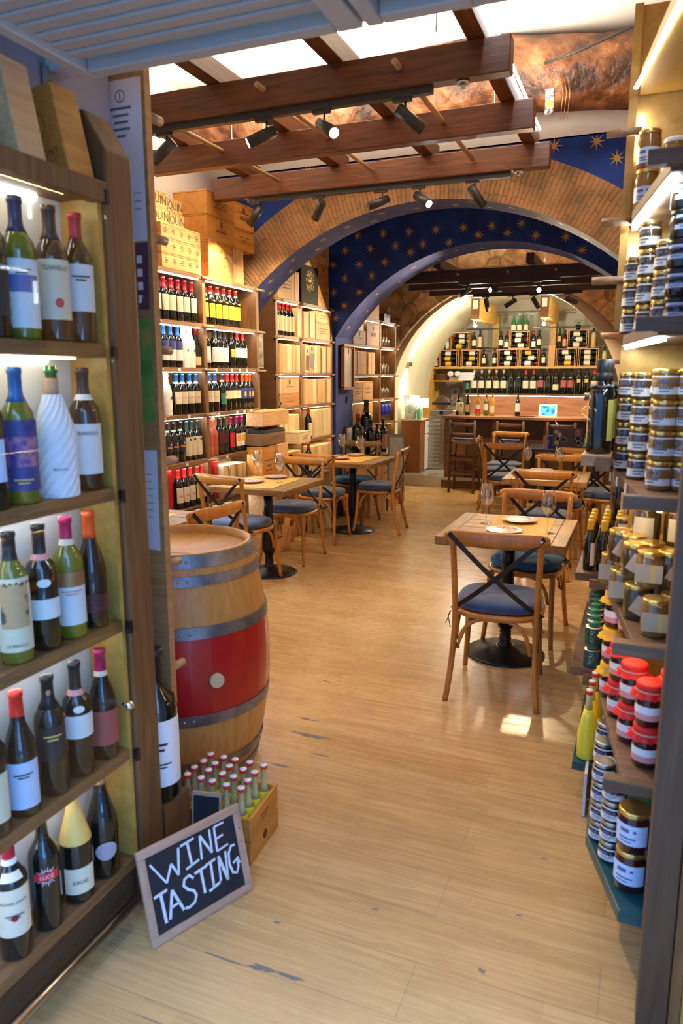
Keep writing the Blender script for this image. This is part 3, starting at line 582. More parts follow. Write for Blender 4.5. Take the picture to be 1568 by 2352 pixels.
# ------------------------------------------------------------------ display cabinet at the left of the doorway
CZ = [2.055, 1.68, 1.30, .925, .535, .185]
def display_cabinet():
    t = thing('display_cabinet', 'tall glass-fronted wooden display cabinet of wine bottles left of the doorway', 'cabinet', (-1.45, 1.1, 0))
    X = lambda x: x+1.45; Y = lambda y: y-1.1
    MB().box(X(-1.45), X(-1.435), Y(.35), Y(1.6), .15, 2.09).build('back_panel', base('white_back_panel', (.74, .74, .70), .6), t)
    MB().box(X(-1.434), X(-1.315), Y(1.585), Y(1.60), .15, 2.06).build('side_panel', M_yellow, t)
    MB().box(X(-1.45), X(-1.30), Y(.35), Y(1.6), 2.04, 2.075).box(X(-1.335), X(-1.295), Y(.35), Y(1.6), 2.03, 2.08).build('top_board', M_stain, t, bevel=.003)
    for i, z in enumerate(CZ[1:]):
        MB().box(X(-1.434), X(-1.312), Y(.35), Y(1.585), z-.035, z).build('shelf', M_shelf, t, bevel=.002)
    MB().box(X(-1.44), X(-1.33), Y(.35), Y(1.6), 0, .14).build('plinth', wood('dark_plinth_wood', (.09, .045, .02), (.05, .025, .012), 'Y'), t)
    for i, z in enumerate((2.04, 1.645, 1.265, .89, .50)):
        MB().box(X(-1.345), X(-1.340), Y(.4), Y(1.5), z-.006, z-.001).build('led_strip', M_ledw if i in (0, 1) else emit('soft_led_strip', (.9, .95, 1), 9), t)
        MB().box(X(-1.433), X(-1.429), Y(.4), Y(1.5), z-.008, z-.001).build('led_strip', emit('soft_led_strip', (.9, .95, 1), 9), t)
    b = MB()
    for k in range(22): b.lathe([(.003, 0), (.0028, .002), (0, .0035)], 8, mat=Matrix.Translation((X(-1.328), Y(.45+k*.05), 2.034)) @ Matrix.Rotation(PI, 4, 'X'))
    b.build('led_beads', emit('led_bead', (1, .85, .6), 25), t)
    d = MB().box(X(-1.302), X(-1.296), Y(.36), Y(1.592), .525, 2.035).build('glass_door', M_pane, t)
    k = MB(); k.cyl((X(-1.296), Y(1.55), .69), (X(-1.275), Y(1.55), .69), .006, 12); k.lathe([(.006, 0), (.013, .004), (.014, .012), (.009, .018), (0, .019)], 16, mat=Matrix.Translation((X(-1.282), Y(1.55), .69)) @ Matrix.Rotation(PI/2, 4, 'Y')); k.build('knob', M_chrome, d)
    for z in (2.05, 1.66, 1.28, .905, .515): MB().box(X(-1.305), X(-1.292), Y(1.592), Y(1.606), z-.022, z+.012).build('hinge', M_black, t)
display_cabinet()
b = MB(); b.cyl((-1.285, .3, .075), (-1.285, 1.56, .075), .016, 14)
tag(b.build('foot_rail', M_steel), 'round metal bar along the foot of the left display cabinet', 'rail')
# chunky post closing the cabinet, chamfered at the top
P = [(-1.43, 0), (-1.30, 0), (-1.30, 2.16), (-1.362, 2.262), (-1.43, 2.268)]
v = [(x, 1.605, z) for x, z in P]+[(x, 1.71, z) for x, z in P]; n = len(P)
b = MB(); b.add(v, [tuple(range(n)), tuple(range(2*n-1, n-1, -1))]+[(i, n+i, n+(i+1) % n, (i+1) % n) for i in range(n)])
tag(b.build('timber_post', M_stain, bevel=.006), 'thick brown timber post with chamfered top beside the glass display cabinet', 'post')
# second narrow board behind it with pegs and papers
t = thing('peg_board', 'tall narrow wooden board with round pegs behind the thick post', 'peg board', (-1.45, 1.876, 0))
MB().box(-.30, .092, -.014, .014, 0, 2.62).build('board', wood('dowel_board_wood', (.40, .22, .08), (.26, .13, .045), 'X', 5), t)
for z in (2.332, 1.998, 1.674, 1.335, 1.003, .654): MB().cyl((.078, .01, z), (.078, .075, z), .0135, 14).build('peg', M_dowel, t)
def paper(x0, x1, z0, z1, mat, label, lines=0, cat='notice', extra=None, bend=0):
    K = 1.0845; x0 *= K; x1 *= K; z0 = 1.6+(z0-1.6)*K; z1 = 1.6+(z1-1.6)*K
    t = thing('paper_notice', label, cat, ((x0+x1)/2, 1.8600, z0)); w2 = (x1-x0)/2; h = z1-z0
    b = MB(); b.add([(-w2, 0, 0), (w2, -bend, .0), (w2, 0, h), (-w2, 0, h)], [(0, 1, 2, 3)]); b.build('sheet', mat, t)
    if lines:
        b = MB(); rd = random.Random(lines)
        for i in range(lines):
            z = h*(.76-.5*i/lines); l = w2*(.3+.3*rd.random()); c = -w2*.2; b.box(c-l, c+l, -.0012-bend*(.5), -.0008-bend*.5, z, z+.002)
        b.build('print_lines', M_print, t)
    if extra: extra(t, w2, h)
    return t
def circ(t, w2, h):
    b = MB(); b.lathe([(.014, 0), (.017, 0)], 24, mat=Matrix.Translation((.0, -.001, h*.90)) @ Matrix.Rotation(PI/2, 4, 'X'), cap=False); b.box(-.0015, .0015, -.0014, -.0008, h*.90-.010, h*.90+.010); b.build('round_symbol', M_print, t)
    for i, l in enumerate((.5, .38, .34, .42, .22)): MB().box(-w2*l, w2*l, -.0012, -.0008, h*(.82-.042*i), h*(.82-.042*i)+.007).build('print_line', M_print, t)
    for i in range(3): MB().box(w2*.45, w2*.8, -.0012, -.0008, h*(.30-.05*i), h*(.30-.05*i)+.002).build('print_line', M_print, t)
paper(-1.395, -1.262, 1.955, 2.36, M_paper, 'long white printed notice hanging at the top behind the thick post', 0, extra=circ)
def tiles(t, w2, h):
    b = MB()
    for k in range(4): b.box(-w2*.9, -.001, -.0012, -.0008, h*(.1+.2*k), h*(.1+.2*k)+.022)
    b.build('white_squares', L_white, t)
paper(-1.302, -1.262, 1.777, 1.95, base('plum_card', (.12, .05, .07), .6), 'dark plum card with white squares below the long notice', extra=tiles, bend=.006)
paper(-1.306, -1.264, 1.47, 1.755, noisy('green_orange_painting', [(.35, (.06, .22, .04)), (.5, (.16, .32, .05)), (.6, (.6, .25, .06)), (.7, (.65, .22, .16))], 9, .5, 0, detail=3), 'narrow green and orange painted picture on the narrow peg board', cat='picture')
paper(-1.313, -1.264, 1.10, 1.39, M_paper, 'white printed sheet hanging lowest on the narrow peg board', 7, bend=.004)
# crates leaning on the cabinet roof
def leaning(x, y, wdt, h, th, roll, mat, label, ring):
    t = thing('wooden_crate', label, 'crate', (x, y, 2.078)); t.rotation_euler = (0, -roll, 0)
    MB().box(-wdt, 0, 0, th, 0, h).build('box', mat, t, bevel=.003)
    if ring:
        MB().lathe([(.033, 0), (.035, 0)], 24, mat=Matrix.Translation((-.075, -.001, h*.60)) @ Matrix.Rotation(PI/2, 4, 'X'), a0=-1.4, a1=1.4).build('round_mark', M_inkb, t)
        text_flat('branded_mark', 'MONT', .022, M_inkb, t, (-.05, -.001, h*.25), (PI/2, 0, 0))
leaning(-1.312, 1.49, .15, .215, .09, .21, M_crateo, 'orange wooden crate leaning on the display cabinet roof beside the dark post', True)
leaning(-1.305, 1.33, .15, .215, .08, .19, M_crate, 'pale wooden crate leaning on the display cabinet roof at the picture edge', False)
b = MB(); b.box(-.02, .02, -.002, .002, -.04, .04); t = thing('metal_bracket', 'small perforated metal bracket on the grey wall above the dark post', 'bracket', (-1.455, 1.60, 2.33), 1.3); b.build('plate', M_steel, t); MB().cyl((0, -.003, 0), (0, .003, 0), .008, 12).build('hole_rim', M_black, t)

# bottles inside the display cabinet
RZ = math.radians(52)
def cab_bottle(key, maker, y, tier, label, x=-1.352, rz=RZ):
    r = put(key, maker, (x, y, CZ[tier]+.001), rz, label, 'wine bottle', 'bottles in the display cabinet'); r.scale = (1.05, 1.05, 1.06)
T_ = lambda *a: a
cab_bottle('c1', lambda: bottle(glass=M_goliv, cap=F_navy, capz=.225, labels=[(.08, .56, L_white, 1.25), (.33, .45, base('blue_mountain_print', (.08, .14, .38), .5), 1.0)], texts=[(0, '=', .008, .48, None, M_ink)]), 1.348, 1, 'olive wine bottle with navy capsule and blue mountain picture label, top cabinet shelf')
cab_bottle('c2', lambda: bottle(glass=M_gdark, cap=F_black, capz=.225, labels=[(.16, .60, L_cream, 1.15)], texts=[(0, 'TIGNANELLO', .015, .52, .06, M_ink)], extra=lambda t, P: [MB().add([(.010*math.cos(k*PI/5)+.006, -.0392, .085+.011*math.sin(k*PI/5)) for k in range(10)], [tuple(range(10))]).build('red_seal', L_red, t)]), 1.452, 1, 'dark bottle with tall cream label and red seal, top cabinet shelf')
cab_bottle('c3', lambda: bottle(glass=M_gdark, cap=F_red, capz=.24, labels=[(.24, .60, L_white, 1.1)], texts=[(0, '=', .009, .5, None, M_ink)]), 1.54, 1, 'dark bottle with red capsule and white label, top cabinet shelf')
cab_bottle('c0', lambda: bottle(glass=M_gdark, cap=F_black, labels=[(.15, .5, L_blk, 1.1)]), 1.262, 1, 'dark bottle with black label at the picture edge, top cabinet shelf')
cab_bottle('c4', lambda: bottle(glass=M_goliv, cap=F_blue, capz=.225, labels=[(.10, .62, L_navy, 1.25), (.28, .5, L_pur, 1.0)], texts=[(0, '=', .008, .18, None, L_gold)]), 1.308, 2, 'olive bottle with blue capsule and purple picture label, second cabinet shelf')
def quilted():
    t = thing('sparkling_bottle', None, None); P = prof('champagne', .30, .046)
    b = MB(); N = 28; rows = 34; v = []
    for k in range(rows+1):
        z = .238*k/rows; 
        for i in range(N):
            a = 2*PI*i/N+(PI/N if k % 2 else 0); R = rad_at(P, max(z, .006))+(.0035 if (i+k//2) % 2 else .0012); v.append((R*math.cos(a), R*math.sin(a), z))
    b.add(v, [(k*N+i, k*N+(i+1) % N, (k+1)*N+(i+1) % N, (k+1)*N+i) for k in range(rows) for i in range(N)], 0, False); b.build('quilted_wrap', base('white_quilted_wrap', (.80, .81, .84), .45), t)
    MB().lathe([(.0165, .23), (.0155, .25), (.0150, .27), (.0150, .275)], 16).build('foil', base('peach_neck_foil', (.55, .32, .18), .45), t)
    MB().lathe([(.0135, .272), (.0135, .287), (.0165, .288), (.0165, .295), (.0135, .296), (.0135, .303), (.012, .304)], 16).build('glass_neck', M_ggreen, t)
    bent_text('wrap_text', 'Bellavista', .009, M_ink, t, .0505, .065); return t
cab_bottle('c5', quilted, 1.423, 2, 'bottle in white quilted wrap with peach foil, second cabinet shelf')
cab_bottle('c6', lambda: bottle(glass=M_gdark, cap=F_black, capz=.222, cap2=F_white, labels=[(.14, .55, L_white, 1.2)], texts=[(0, 'BAROLO', .013, .46, None, M_ink)]), 1.532, 2, 'dark bottle with black capsule and big white label, second cabinet shelf')
cab_bottle('c7', lambda: bottle(glass=M_gdark, cap=F_black, labels=[(.2, .5, L_blue, 1.0)]), 1.215, 2, 'dark bottle with small oval-edged pale label at the picture edge, second cabinet shelf')
def face_label(t, P):
    b = MB(); patch(b, P, .085, .185, .85, off=.0016); b.build('label_picture', noisy('sketched_face_print', [(.52, (.58, .36, .17)), (.56, (.12, .08, .07))], 18, .6, 0, detail=2), t)
cab_bottle('c8', lambda: bottle(glass=M_goliv, cap=F_black, capz=.235, labels=[(.10, .66, L_cream, 1.2)], texts=[(0, 'LE PERGOLE', .009, .14, None, M_ink)], extra=face_label), 1.25, 3, 'olive bottle with sketched face on cream label, third cabinet shelf')
def oval(z, rx, rz_, mat, nm='oval_label'):
    def f(t, P):
        b = MB(); v = [(0, -rad_at(P, z)-.0022, z)]
        for q in (1, 2, 3):
            for k in range(20):
                zz = z+rz_*q/3*math.sin(2*PI*k/20); R = rad_at(P, zz)+.0022; a = rx*q/3*math.cos(2*PI*k/20)/R; v.append((R*math.sin(a), -R*math.cos(a), zz))
        b.add(v, [(0, 1+k, 1+(k+1) % 20) for k in range(20)]+[(1+20*q+k, 21+20*q+k, 21+20*q+(k+1) % 20, 1+20*q+(k+1) % 20) for q in (0, 1) for k in range(20)], 0, True); b.build(nm, mat, t)
    return f
cab_bottle('c9', lambda: bottle('bulb', glass=M_gdark, cap=F_black, capz=.215, cap2=L_pink, labels=[(.26, .42, L_white, 1.2)], extra=oval(.165, .016, .010, L_white)), 1.343, 3, 'dark bottle with oval neck label and pink band, third cabinet shelf')
cab_bottle('c10', lambda: bottle(glass=M_goliv, cap=F_pink, capz=.232, cap2=L_cream, labels=[(.12, .52, L_white, 1.1), (.44, .56, base('copper_label_band', (.42, .20, .08), .4, .4), 1.1)], texts=[(0, '=', .008, .40, .05, L_pink)]), 1.435, 3, 'olive bottle with crimson capsule and copper-banded white label, third cabinet shelf')
cab_bottle('c11', lambda: bottle('burgundy', glass=M_gdark, cap=F_orange, capz=.232, labels=[(.15, .3, L_maroon, 1.0)]), 1.52, 3, 'tapering dark bottle with bright orange capsule, third cabinet shelf')
cab_bottle('c12', lambda: bottle('burgundy', glass=M_gdark, cap=F_redb, capz=.24, labels=[(.08, .46, L_blue, 1.1)], texts=[(0, '=', .008, .36, None, M_ink)]), 1.232, 4, 'tapering dark bottle with red capsule and pale blue label, fourth cabinet shelf')
cab_bottle('c13', lambda: bottle(glass=M_gdark, cap=F_black, capz=.22, labels=[(.32, .60, L_blk, 1.0)], texts=[(0, '=', .010, .52, None, L_gold)], extra=oval(.26, .006, .007, F_wax, 'copper_seal')), 1.333, 4, 'dark bottle with framed black label and copper seal, fourth cabinet shelf')
cab_bottle('c14', lambda: bottle('bulb', glass=M_gdark, cap=F_black, capz=.215, cap2=L_pink, labels=[(.36, .56, L_white, 1.2)], extra=oval(.185, .014, .009, L_white)), 1.43, 4, 'dark bottle with white oval above white label, fourth cabinet shelf')
cab_bottle('c15', lambda: bottle('burgundy', glass=M_gdark, cap=F_pink, capz=.228, cap2=L_cream, labels=[(.14, .46, L_terr, 1.3)]), 1.53, 4, 'tapering bottle with dusty red label nearest the door knob, fourth cabinet shelf')
cab_bottle('c16', lambda: bottle(glass=M_gdark, cap=F_black, labels=[(.12, .5, L_cream, 1.1)]), 1.14, 4, 'dark bottle with cream label at the picture edge, fourth cabinet shelf')
cab_bottle('c17', lambda: bottle(glass=M_gdark, cap=F_red, capz=.235, cap2=F_white, labels=[(.22, .62, L_cream, 1.25), (.68, .74, L_cream, .8)], texts=[(0, 'BIONDI SANTI', .010, .50, .062, M_ink), (0, '=', .007, .40, None, M_ink)], extra=oval(.115, .008, .009, F_red, 'crest')), 1.17, 5, 'dark bottle with big cream label and crest, bottom cabinet shelf')
def luce(t, P):
    b = MB(); R = .0385; cz = .15
    for k in range(22):
        a = 2*PI*k/22; r1 = .030 if k % 2 else .024
        for q in ((a-.09, .013), (a+.09, .013)): pass
        v = []
        for aa, rr in ((a-.10, .014), (a+.10, .014), (a, r1)):
            X = rr*math.cos(aa); Z = rr*math.sin(aa)*.95; v.append(((R+.0004)*math.sin(X/R), -(R+.0004)*math.cos(X/R), cz+Z))
        b.add(v, [(0, 1, 2)])
    b.build('sunburst', L_white, t); b = MB(); patch(b, prof('bordeaux', .3, .0375), cz-.010, cz+.010, .75, off=.0018); o = b.build('red_band', L_red, t); bent_text('label_text', 'LUCE', .014, L_white, o, .0375, cz-.005, off=.0026)
cab_bottle('c18', lambda: bottle(glass=M_gdark, cap=M_gdark, capz=.235, extra=luce), 1.277, 5, 'dark bottle with red band inside white sunburst, bottom cabinet shelf')
cab_bottle('c19', lambda: bottle('champagne', h=.31, r=.043, glass=M_gdark, cap=L_gold, capz=.158, labels=[(.10, .33, L_cream, .95)], texts=[(0, 'KRUG', .015, .19, None, M_ink)]), 1.39, 5, 'champagne bottle with gold foil neck and cream label, bottom cabinet shelf')
cab_bottle('c20', lambda: bottle('champagne', h=.31, r=.043, glass=M_gdark, cap=F_wax, capz=.255, extra=oval(.085, .030, .026, base('lilac_oval_label', (.42, .36, .40), .5))), 1.497, 5, 'champagne bottle with copper foil and lilac oval label, bottom cabinet shelf')
# magnum, small framed slate, chalkboard, crate of limoncello
t = thing('wine_crate_stand', 'small wooden stand carrying the large bottle beside the thick post', 'stand', (-1.362, 1.785, 0)); MB().box(-.065, .065, -.065, .065, 0, .262).build('box', M_stain, t)
put('mag', lambda: bottle('bulb', h=.50, r=.066, glass=M_gdark, cap=F_black, labels=[(.12, .56, L_white, 1.3)], n=28, texts=[(0, '=', .02, .40, .05, M_ink), (0, '=', .012, .27, .07, M_ink)]), (-1.362, 1.785, .263), math.radians(40), 'large dark bottle with tall white label standing before the red barrel', 'wine bottle')
t = thing('framed_slate', 'small dark slate in a wooden frame leaning beside the limoncello crate', 'slate', (-1.245, 1.852, 0), .2); m = Matrix.Rotation(-.12, 4, 'X')
MB().box(-.05, .05, 0, .010, 0, .24, 0, m).build('frame', M_frame, t); MB().box(-.044, .044, -.002, 0, .012, .228, 0, m).build('slate', M_slate, t)
def limo_crate():
    t = thing('open_wooden_crate', 'open orange pine crate full of limoncello bottles behind the chalkboard', 'crate', (-1.25, 2.0, 0), math.radians(4))
    L = .145; W = .115; H = .165
    MB().box(-L, L, -W, W, 0, .012).build('bottom', M_crateo, t)
    for (a, b_, c, d) in ((-L, L, -W, -W+.012), (-L, L, W-.012, W), (-L, -L+.012, -W+.012, W-.012), (L-.012, L, -W+.012, W-.012)):
        MB().box(a, b_, c, d, 0, H*.49).box(a, b_, c, d, H*.51, H).build('side_boards', M_crateo, t, bevel=.002)
    MB().box(L+.0004, L+.001, -.03, .03, .125, .131).box(L+.0004, L+.001, -.02, .02, .110, .114).build('branded_mark', M_inkb, t); b = MB(); b.lathe([(.012, 0), (.016, 0)], 20, mat=Matrix.Translation((L+.001, .0, .045)) @ Matrix.Rotation(PI/2, 4, 'Y')); b.build('round_mark', M_inkb, t)
    def mk():
        t2 = thing('limoncello_bottle', None, None); P = [(.021, 0), (.024, .004), (.024, .12), (.018, .15), (.0095, .175), (.009, .215)]
        MB().lathe(P[:4]+[(.012, .166)], 14).build('lemon_liqueur', M_lemon, t2); MB().lathe([(.0181, .1505), (.0098, .176), (.0095, .232), (.011, .233), (.011, .24)], 14).build('glass_neck', M_gclear, t2)
        MB().lathe([(.0125, .233), (.0128, .244)], 14).build('red_cap_ring', F_redb, t2); MB().lathe([(.0126, .2442), (.012, .2465), (0, .247)], 14).build('white_cap_top', F_white, t2); return t2
    k = 0
    for j in range(4):
        for i in range(5):
            x = -1.25-.106+i*.0525; y = 2.0-.076+j*.0505
            put('limo', mk, (x+.004*math.sin(k*2.1), y+.003*math.cos(k), .0135+.055*0), k, 'small limoncello bottle in the open pine crate, %s row from front, %s from left' % (ORD[j], ORD[i]), 'bottle', 'limoncello bottles in the pine crate'); k += 1
limo_crate()
def chalkboard():
    d = Vector((.394, .919, 0)); ang = math.atan2(d.y, d.x); t = thing('chalkboard', 'wooden framed chalkboard reading WINE TASTING leaning at the left post', 'chalkboard', (-1.11, 1.637, 0), ang)
    # local x along board, local -y towards the viewer (right of travel); leaning back
    W = .178; Hh = .275; m = Matrix.Rotation(-.26, 4, 'X')
    for bx_ in ((-W, W, 0, .025), (-W, W, Hh-.025, Hh)): MB().box(bx_[0], bx_[1], -.007, .007, bx_[2], bx_[3], 0, m).build('frame_rail', M_frame, t, bevel=.002)
    for a, c in ((-W, -W+.024), (W-.024, W)): MB().box(a, c, -.0072, .0072, .0255, Hh-.0255, 0, m).build('frame_stile', wood('pale_pine_frame_up', (.56, .36, .24), (.42, .25, .15), 'Z', 5, .6, 12, .02), t, bevel=.002)
    MB().box(-W+.02, W-.02, -.001, .004, .02, Hh-.02, 0, m).build('slate', M_slate, t)
    b = MB(); x0 = -W+.030; z0 = .035; SX = .294; SZ = .205
    def st(pts, wd=.0035):
        P = [m @ Vector((x0+px*SX, -.0022, z0+pz*SZ)) for px, pz in pts]; b.sweep(P, wd, .0006, square=True, up=tuple((m @ Vector((0, -1, 0)))))
    # WINE
    st([(.02, .93), (.16, .58)], .0030); st([(.16, .58), (.24, .80)]); st([(.24, .80), (.30, .60)]); st([(.30, .60), (.345, .97)])
    st([(.37, .97), (.53, .99)]); st([(.45, .98), (.46, .63)], .004); st([(.39, .62), (.55, .66)])
    st([(.58, .64), (.60, .98)], .0032); st([(.60, .98), (.71, .66)], .004); st([(.71, .66), (.72, 1.0)], .0032)
    st([(.78, 1.0), (.77, .64)]); st([(.78, 1.0), (.90, 1.0)], .003); st([(.78, .82), (.87, .83)], .003); st([(.77, .64), (.91, .66)], .003)
    # TASTING
    st([(.0, .47), (.15, .49)], .004); st([(.075, .48), (.085, .06)], .0045)
    st([(.13, .08), (.20, .45)], .004); st([(.20, .45), (.29, .10)], .0042); st([(.155, .22), (.265, .24)], .0035)
    st([(.45, .45), (.41, .52), (.35, .50), (.33, .42), (.37, .34), (.43, .28), (.45, .20), (.42, .12), (.35, .09), (.31, .11)], .004)
    st([(.47, .50), (.62, .52)], .004); st([(.545, .51), (.55, .16)], .0042)
    st([(.61, .53), (.73, .55)], .0036); st([(.67, .54), (.66, .17)], .004); st([(.60, .15), (.74, .19)], .004)
    st([(.75, .20), (.77, .56)], .0034); st([(.77, .56), (.84, .16)], .005); st([(.84, .16), (.86, .58)], .0034)
    st([(.985, .60), (.94, .61), (.895, .52), (.885, .36), (.91, .22), (.955, .19), (.985, .26), (.99, .38)], .0038); st([(.93, .35), (1.0, .40), (1.01, .30)], .0034)
    b.build('chalk_lettering', M_chalk, t)
    b = MB()
    for px, pz in ((W-.012, .16), (W-.012, .20)): b.cyl(m @ Vector((px, -.0078, pz)), m @ Vector((px, -.0068, pz)), .003, 10)
    b.build('nail_heads', M_steel, t)
chalkboard()

# ------------------------------------------------------------------ barrel
def barrel():
    t = thing('wine_barrel', 'oak wine barrel with red painted belly and grey hoops behind the chalkboard', 'barrel', (-1.70, 2.43, 0)); H = .95
    R = lambda z: .287+.068*(1-((z-H/2)/(H/2))**2)
    m = D.materials.get('barrel_staves') or None
    m = wood('barrel_stave_oak', (.58, .31, .085), (.42, .20, .04), 'Z', 5, .42, 16, 0, .1)
    def seg(name, z0, z1, mat, off=0, n=64, k=10):
        b = MB(); N = 28
        v = []; rows = k
        for q in range(rows+1):
            z = z0+(z1-z0)*q/rows
            for i in range(N):
                for e in (0.0, .94):
                    a = 2*PI*(i+e)/N; rr = R(z)+off-(.0008 if e else .0008); v.append((rr*math.cos(a), rr*math.sin(a), z))
                a = 2*PI*(i+.47)/N; 
        M2 = 2*N
        b.add(v, [(q*M2+i, q*M2+(i+1) % M2, (q+1)*M2+(i+1) % M2, (q+1)*M2+i) for q in range(rows) for i in range(M2)], 0, True); return b.build(name, mat, t)
    seg('staves', 0, H, m)
    seg('red_belly', .335, .65, M_red, .0012)
    MB().lathe([(.286, H-.001), (.272, H), (.262, H-.03), (.262, H-.034), (0, H-.034)], 56, cap=False).build('barrel_head', wood('barrel_head_oak', (.66, .33, .07), (.52, .24, .04), 'Y', 4, .4, 8, 0, .1), t)
    for z0, z1 in ((.90, .945), (.835, .872), (.64, .685), (.295, .34), (.085, .13), (.02, .06)):
        MB().lathe([(R(z0)+.001, z0), (R(z0)+.0035, z0), (R(z1)+.0035, z1), (R(z1)+.001, z1)], 96, cap=False, smooth=False).build('hoop', M_hoop, t)
    a = math.atan2(2.16-2.43, -1.338+1.70)
    q = Vector((math.cos(a), math.sin(a), 0)); p = q*(R(.475)-.002)+Vector((0, 0, .475)); MB().cyl(p, p+q*.022, .028, 20, r2=.027).build('bung', base('pale_cork_bung', (.62, .50, .28), .7), t)
    b = MB()
    for z in (.922, .853, .66, .318, .107):
        for da in (-.10, .0):
            aa = a-.25+da; q = Vector((math.cos(aa), math.sin(aa), 0)); p = q*(R(z)+.002)+Vector((0, 0, z)); b.lathe([(.006, 0), (.005, .003), (0, .004)], 10, mat=Matrix.Translation(p) @ q.to_track_quat('Z', 'Y').to_matrix().to_4x4())
    b.build('rivets', M_steel, t)
    for q, l in enumerate((.09, .06, .03)): MB().box(.04-l, .04+l, -.11-.03*q, -.098-.03*q, 0, .0006).build('faded_stamp', base('faded_red_stamp', (.46, .18, .06), .6), t, (0, 0, H-.034), (0, 0, .2))
barrel()

# ------------------------------------------------------------------ cross-back chairs
def superell(a, b_, n, k=3.0, y0=0, x0=0):
    out = []
    for i in range(n):
        t = 2*PI*i/n; c = math.cos(t); s = math.sin(t)
        out.append((x0+a*abs(c)**(2/k)*(1 if c >= 0 else -1), y0+b_*abs(s)**(2/k)*(1 if s >= 0 else -1)))
    return out
def bez(p, n=12):
    p = [Vector(q) for q in p]; out = []
    for i in range(n+1):
        u = i/n; q = p[:]
        while len(q) > 1: q = [q[j].lerp(q[j+1], u) for j in range(len(q)-1)]
        out.append(q[0])
    return out
def make_chair(mat=None, cush=None):
    mat = mat or M_chair; cush = cush or M_cush
    t = thing('cross_back_chair', None, None)
    for s in (-1, 1):
        p = bez([(s*.222, -.275, 0), (s*.200, -.235, .16), (s*.196, -.19, .33), (s*.196, -.20, .47)], 9)+bez([(s*.197, -.205, .50), (s*.200, -.225, .62), (s*.205, -.245, .74), (s*.208, -.258, .85)], 8)
        MB().sweep(p, .0185, .015, 10, up=(1, 0, 0)).build('leg', mat, t)
        p = bez([(s*.205, .215, 0), (s*.190, .185, .15), (s*.186, .165, .30), (s*.186, .165, .435)], 10)
        MB().sweep(p, [.0135+.004*i/10 for i in range(11)], None, 10).build('leg', mat, t)
    pts = []; N = 16; rx = []
    for i in range(N+1):
        u = -1+2*i/N; pts.append((u*.245, -.272-.022*(1-u*u)+.0, .845-.006*(1-u*u))); rx.append(.037*(1-.42*abs(u)**6) if abs(u) < .99 else .016)
    MB().sweep(pts, [.013]*(N+1), rx, 10).build('top_rail', mat, t)
    b = MB()
    for s in (-1, 1): b.cyl((s*.208, -.288, .846), (s*.208, -.292, .846), .007, 10); b.cyl((s*.208, -.243, .846), (s*.208, -.240, .846), .006, 10)
    b.build('bolts', M_steel, t)
    for s in (-1, 1):
        p = bez([(-s*.222, -.291, .86), (-s*.12, -.297, .76), (s*.02, -.262, .60), (s*.165, -.225, .50), (s*.212, -.215, .455), (s*.222, -.15, .44)], 16)
        p = [q+Vector((0, -.003*s, 0)) for q in p]
        MB().sweep(p, .0022, .0115, square=True, up=(s*.7, 0, .7)).build('cross_strap', M_strap, t)
    pts = superell(.212, .205, 40, 2.9, -.012)
    b = MB(); b.sweep([(x, y, .432) for x, y in pts], .014, .016, 8, closed=True); b.prism([(x*.96, y*.96-.0005) for x, y in pts], .425, .444); b.build('seat_frame', mat, t)
    # cushion with shallow tufts
    b = MB(); n = 44; prof_ = [(.90, .447), (1.0, .455), (1.035, .472), (1.03, .488), (.96, .502), (.80, .508), (.55, .509), (.28, .508)]; v = []
    P0 = superell(.205, .200, n, 2.9, -.012)
    tufts = [(.07, .06), (-.07, .06), (.07, -.08), (-.07, -.08), (0, -.01)]
    for k, z in prof_:
        for (x, y) in P0:
            X = x*k; Y = -.012+(y+.012)*k; zz = z
            if z > .495:
                for tx, ty in tufts: zz -= .011*math.exp(-((X-tx)**2+(Y-ty)**2)/.0009)
            v.append((X, Y, zz))
    v.append((0, -.012, .498)); b.add(v, [(q*n+i, q*n+(i+1) % n, (q+1)*n+(i+1) % n, (q+1)*n+i) for q in range(len(prof_)-1) for i in range(n)]+[((len(prof_)-1)*n+i, (len(prof_)-1)*n+(i+1) % n, len(prof_)*n) for i in range(n)], 0, True)
    o = b.build('seat_cushion', cush, t); sd = o.modifiers.new('s', 'SUBSURF'); sd.levels = 1; sd.render_levels = 1
    for s in (-1, 1):
        b = MB(); b.sweep(bez([(s*.18, -.19, .455), (s*.215, -.235, .452), (s*.222, -.20, .447), (s*.19, -.175, .455)], 8), .0022, n=5); b.sweep(bez([(s*.214, -.222, .452), (s*.235, -.235, .43), (s*.215, -.24, .40), (s*.212, -.238, .33-.04*s)], 8), .0022, n=5); b.sweep(bez([(s*.214, -.222, .452), (s*.225, -.25, .42), (s*.235, -.24, .39)], 5), .0022, n=5); b.build('tie_cord', M_blackp, t)
    def bow(a, c, mid):
        p = bez([a, (a[0]*.92+mid[0]*.08, a[1]*.92+mid[1]*.08, .405), (mid[0]*.55+a[0]*.45, mid[1]*.55+a[1]*.45, .432), mid], 8)+bez([mid, (mid[0]*.55+c[0]*.45, mid[1]*.55+c[1]*.45, .432), (c[0]*.92+mid[0]*.08, c[1]*.92+mid[1]*.08, .405), c], 8)[1:]
        MB().sweep(p, .0095, .011, 8).build('bow_brace', mat, t)
    zb = .26
    bow((-.176, -.215, zb), (.176, -.215, zb), (0, -.20, .414)); bow((-.166, .175, zb), (.166, .175, zb), (0, .17, .414))
    for s in (-1, 1): bow((s*.190, -.19, zb), (s*.182, .15, zb), (s*.185, -.01, .414))
    return t
def chair(x, y, rz, label, key='chair', mk=make_chair): return put(key, mk, (x, y, 0), rz, label, 'chair', 'cross-back dining chairs')
chair(-.61, 3.66, math.radians(3), 'cross-back chair nearest the camera at the right-hand tables, seen from behind')
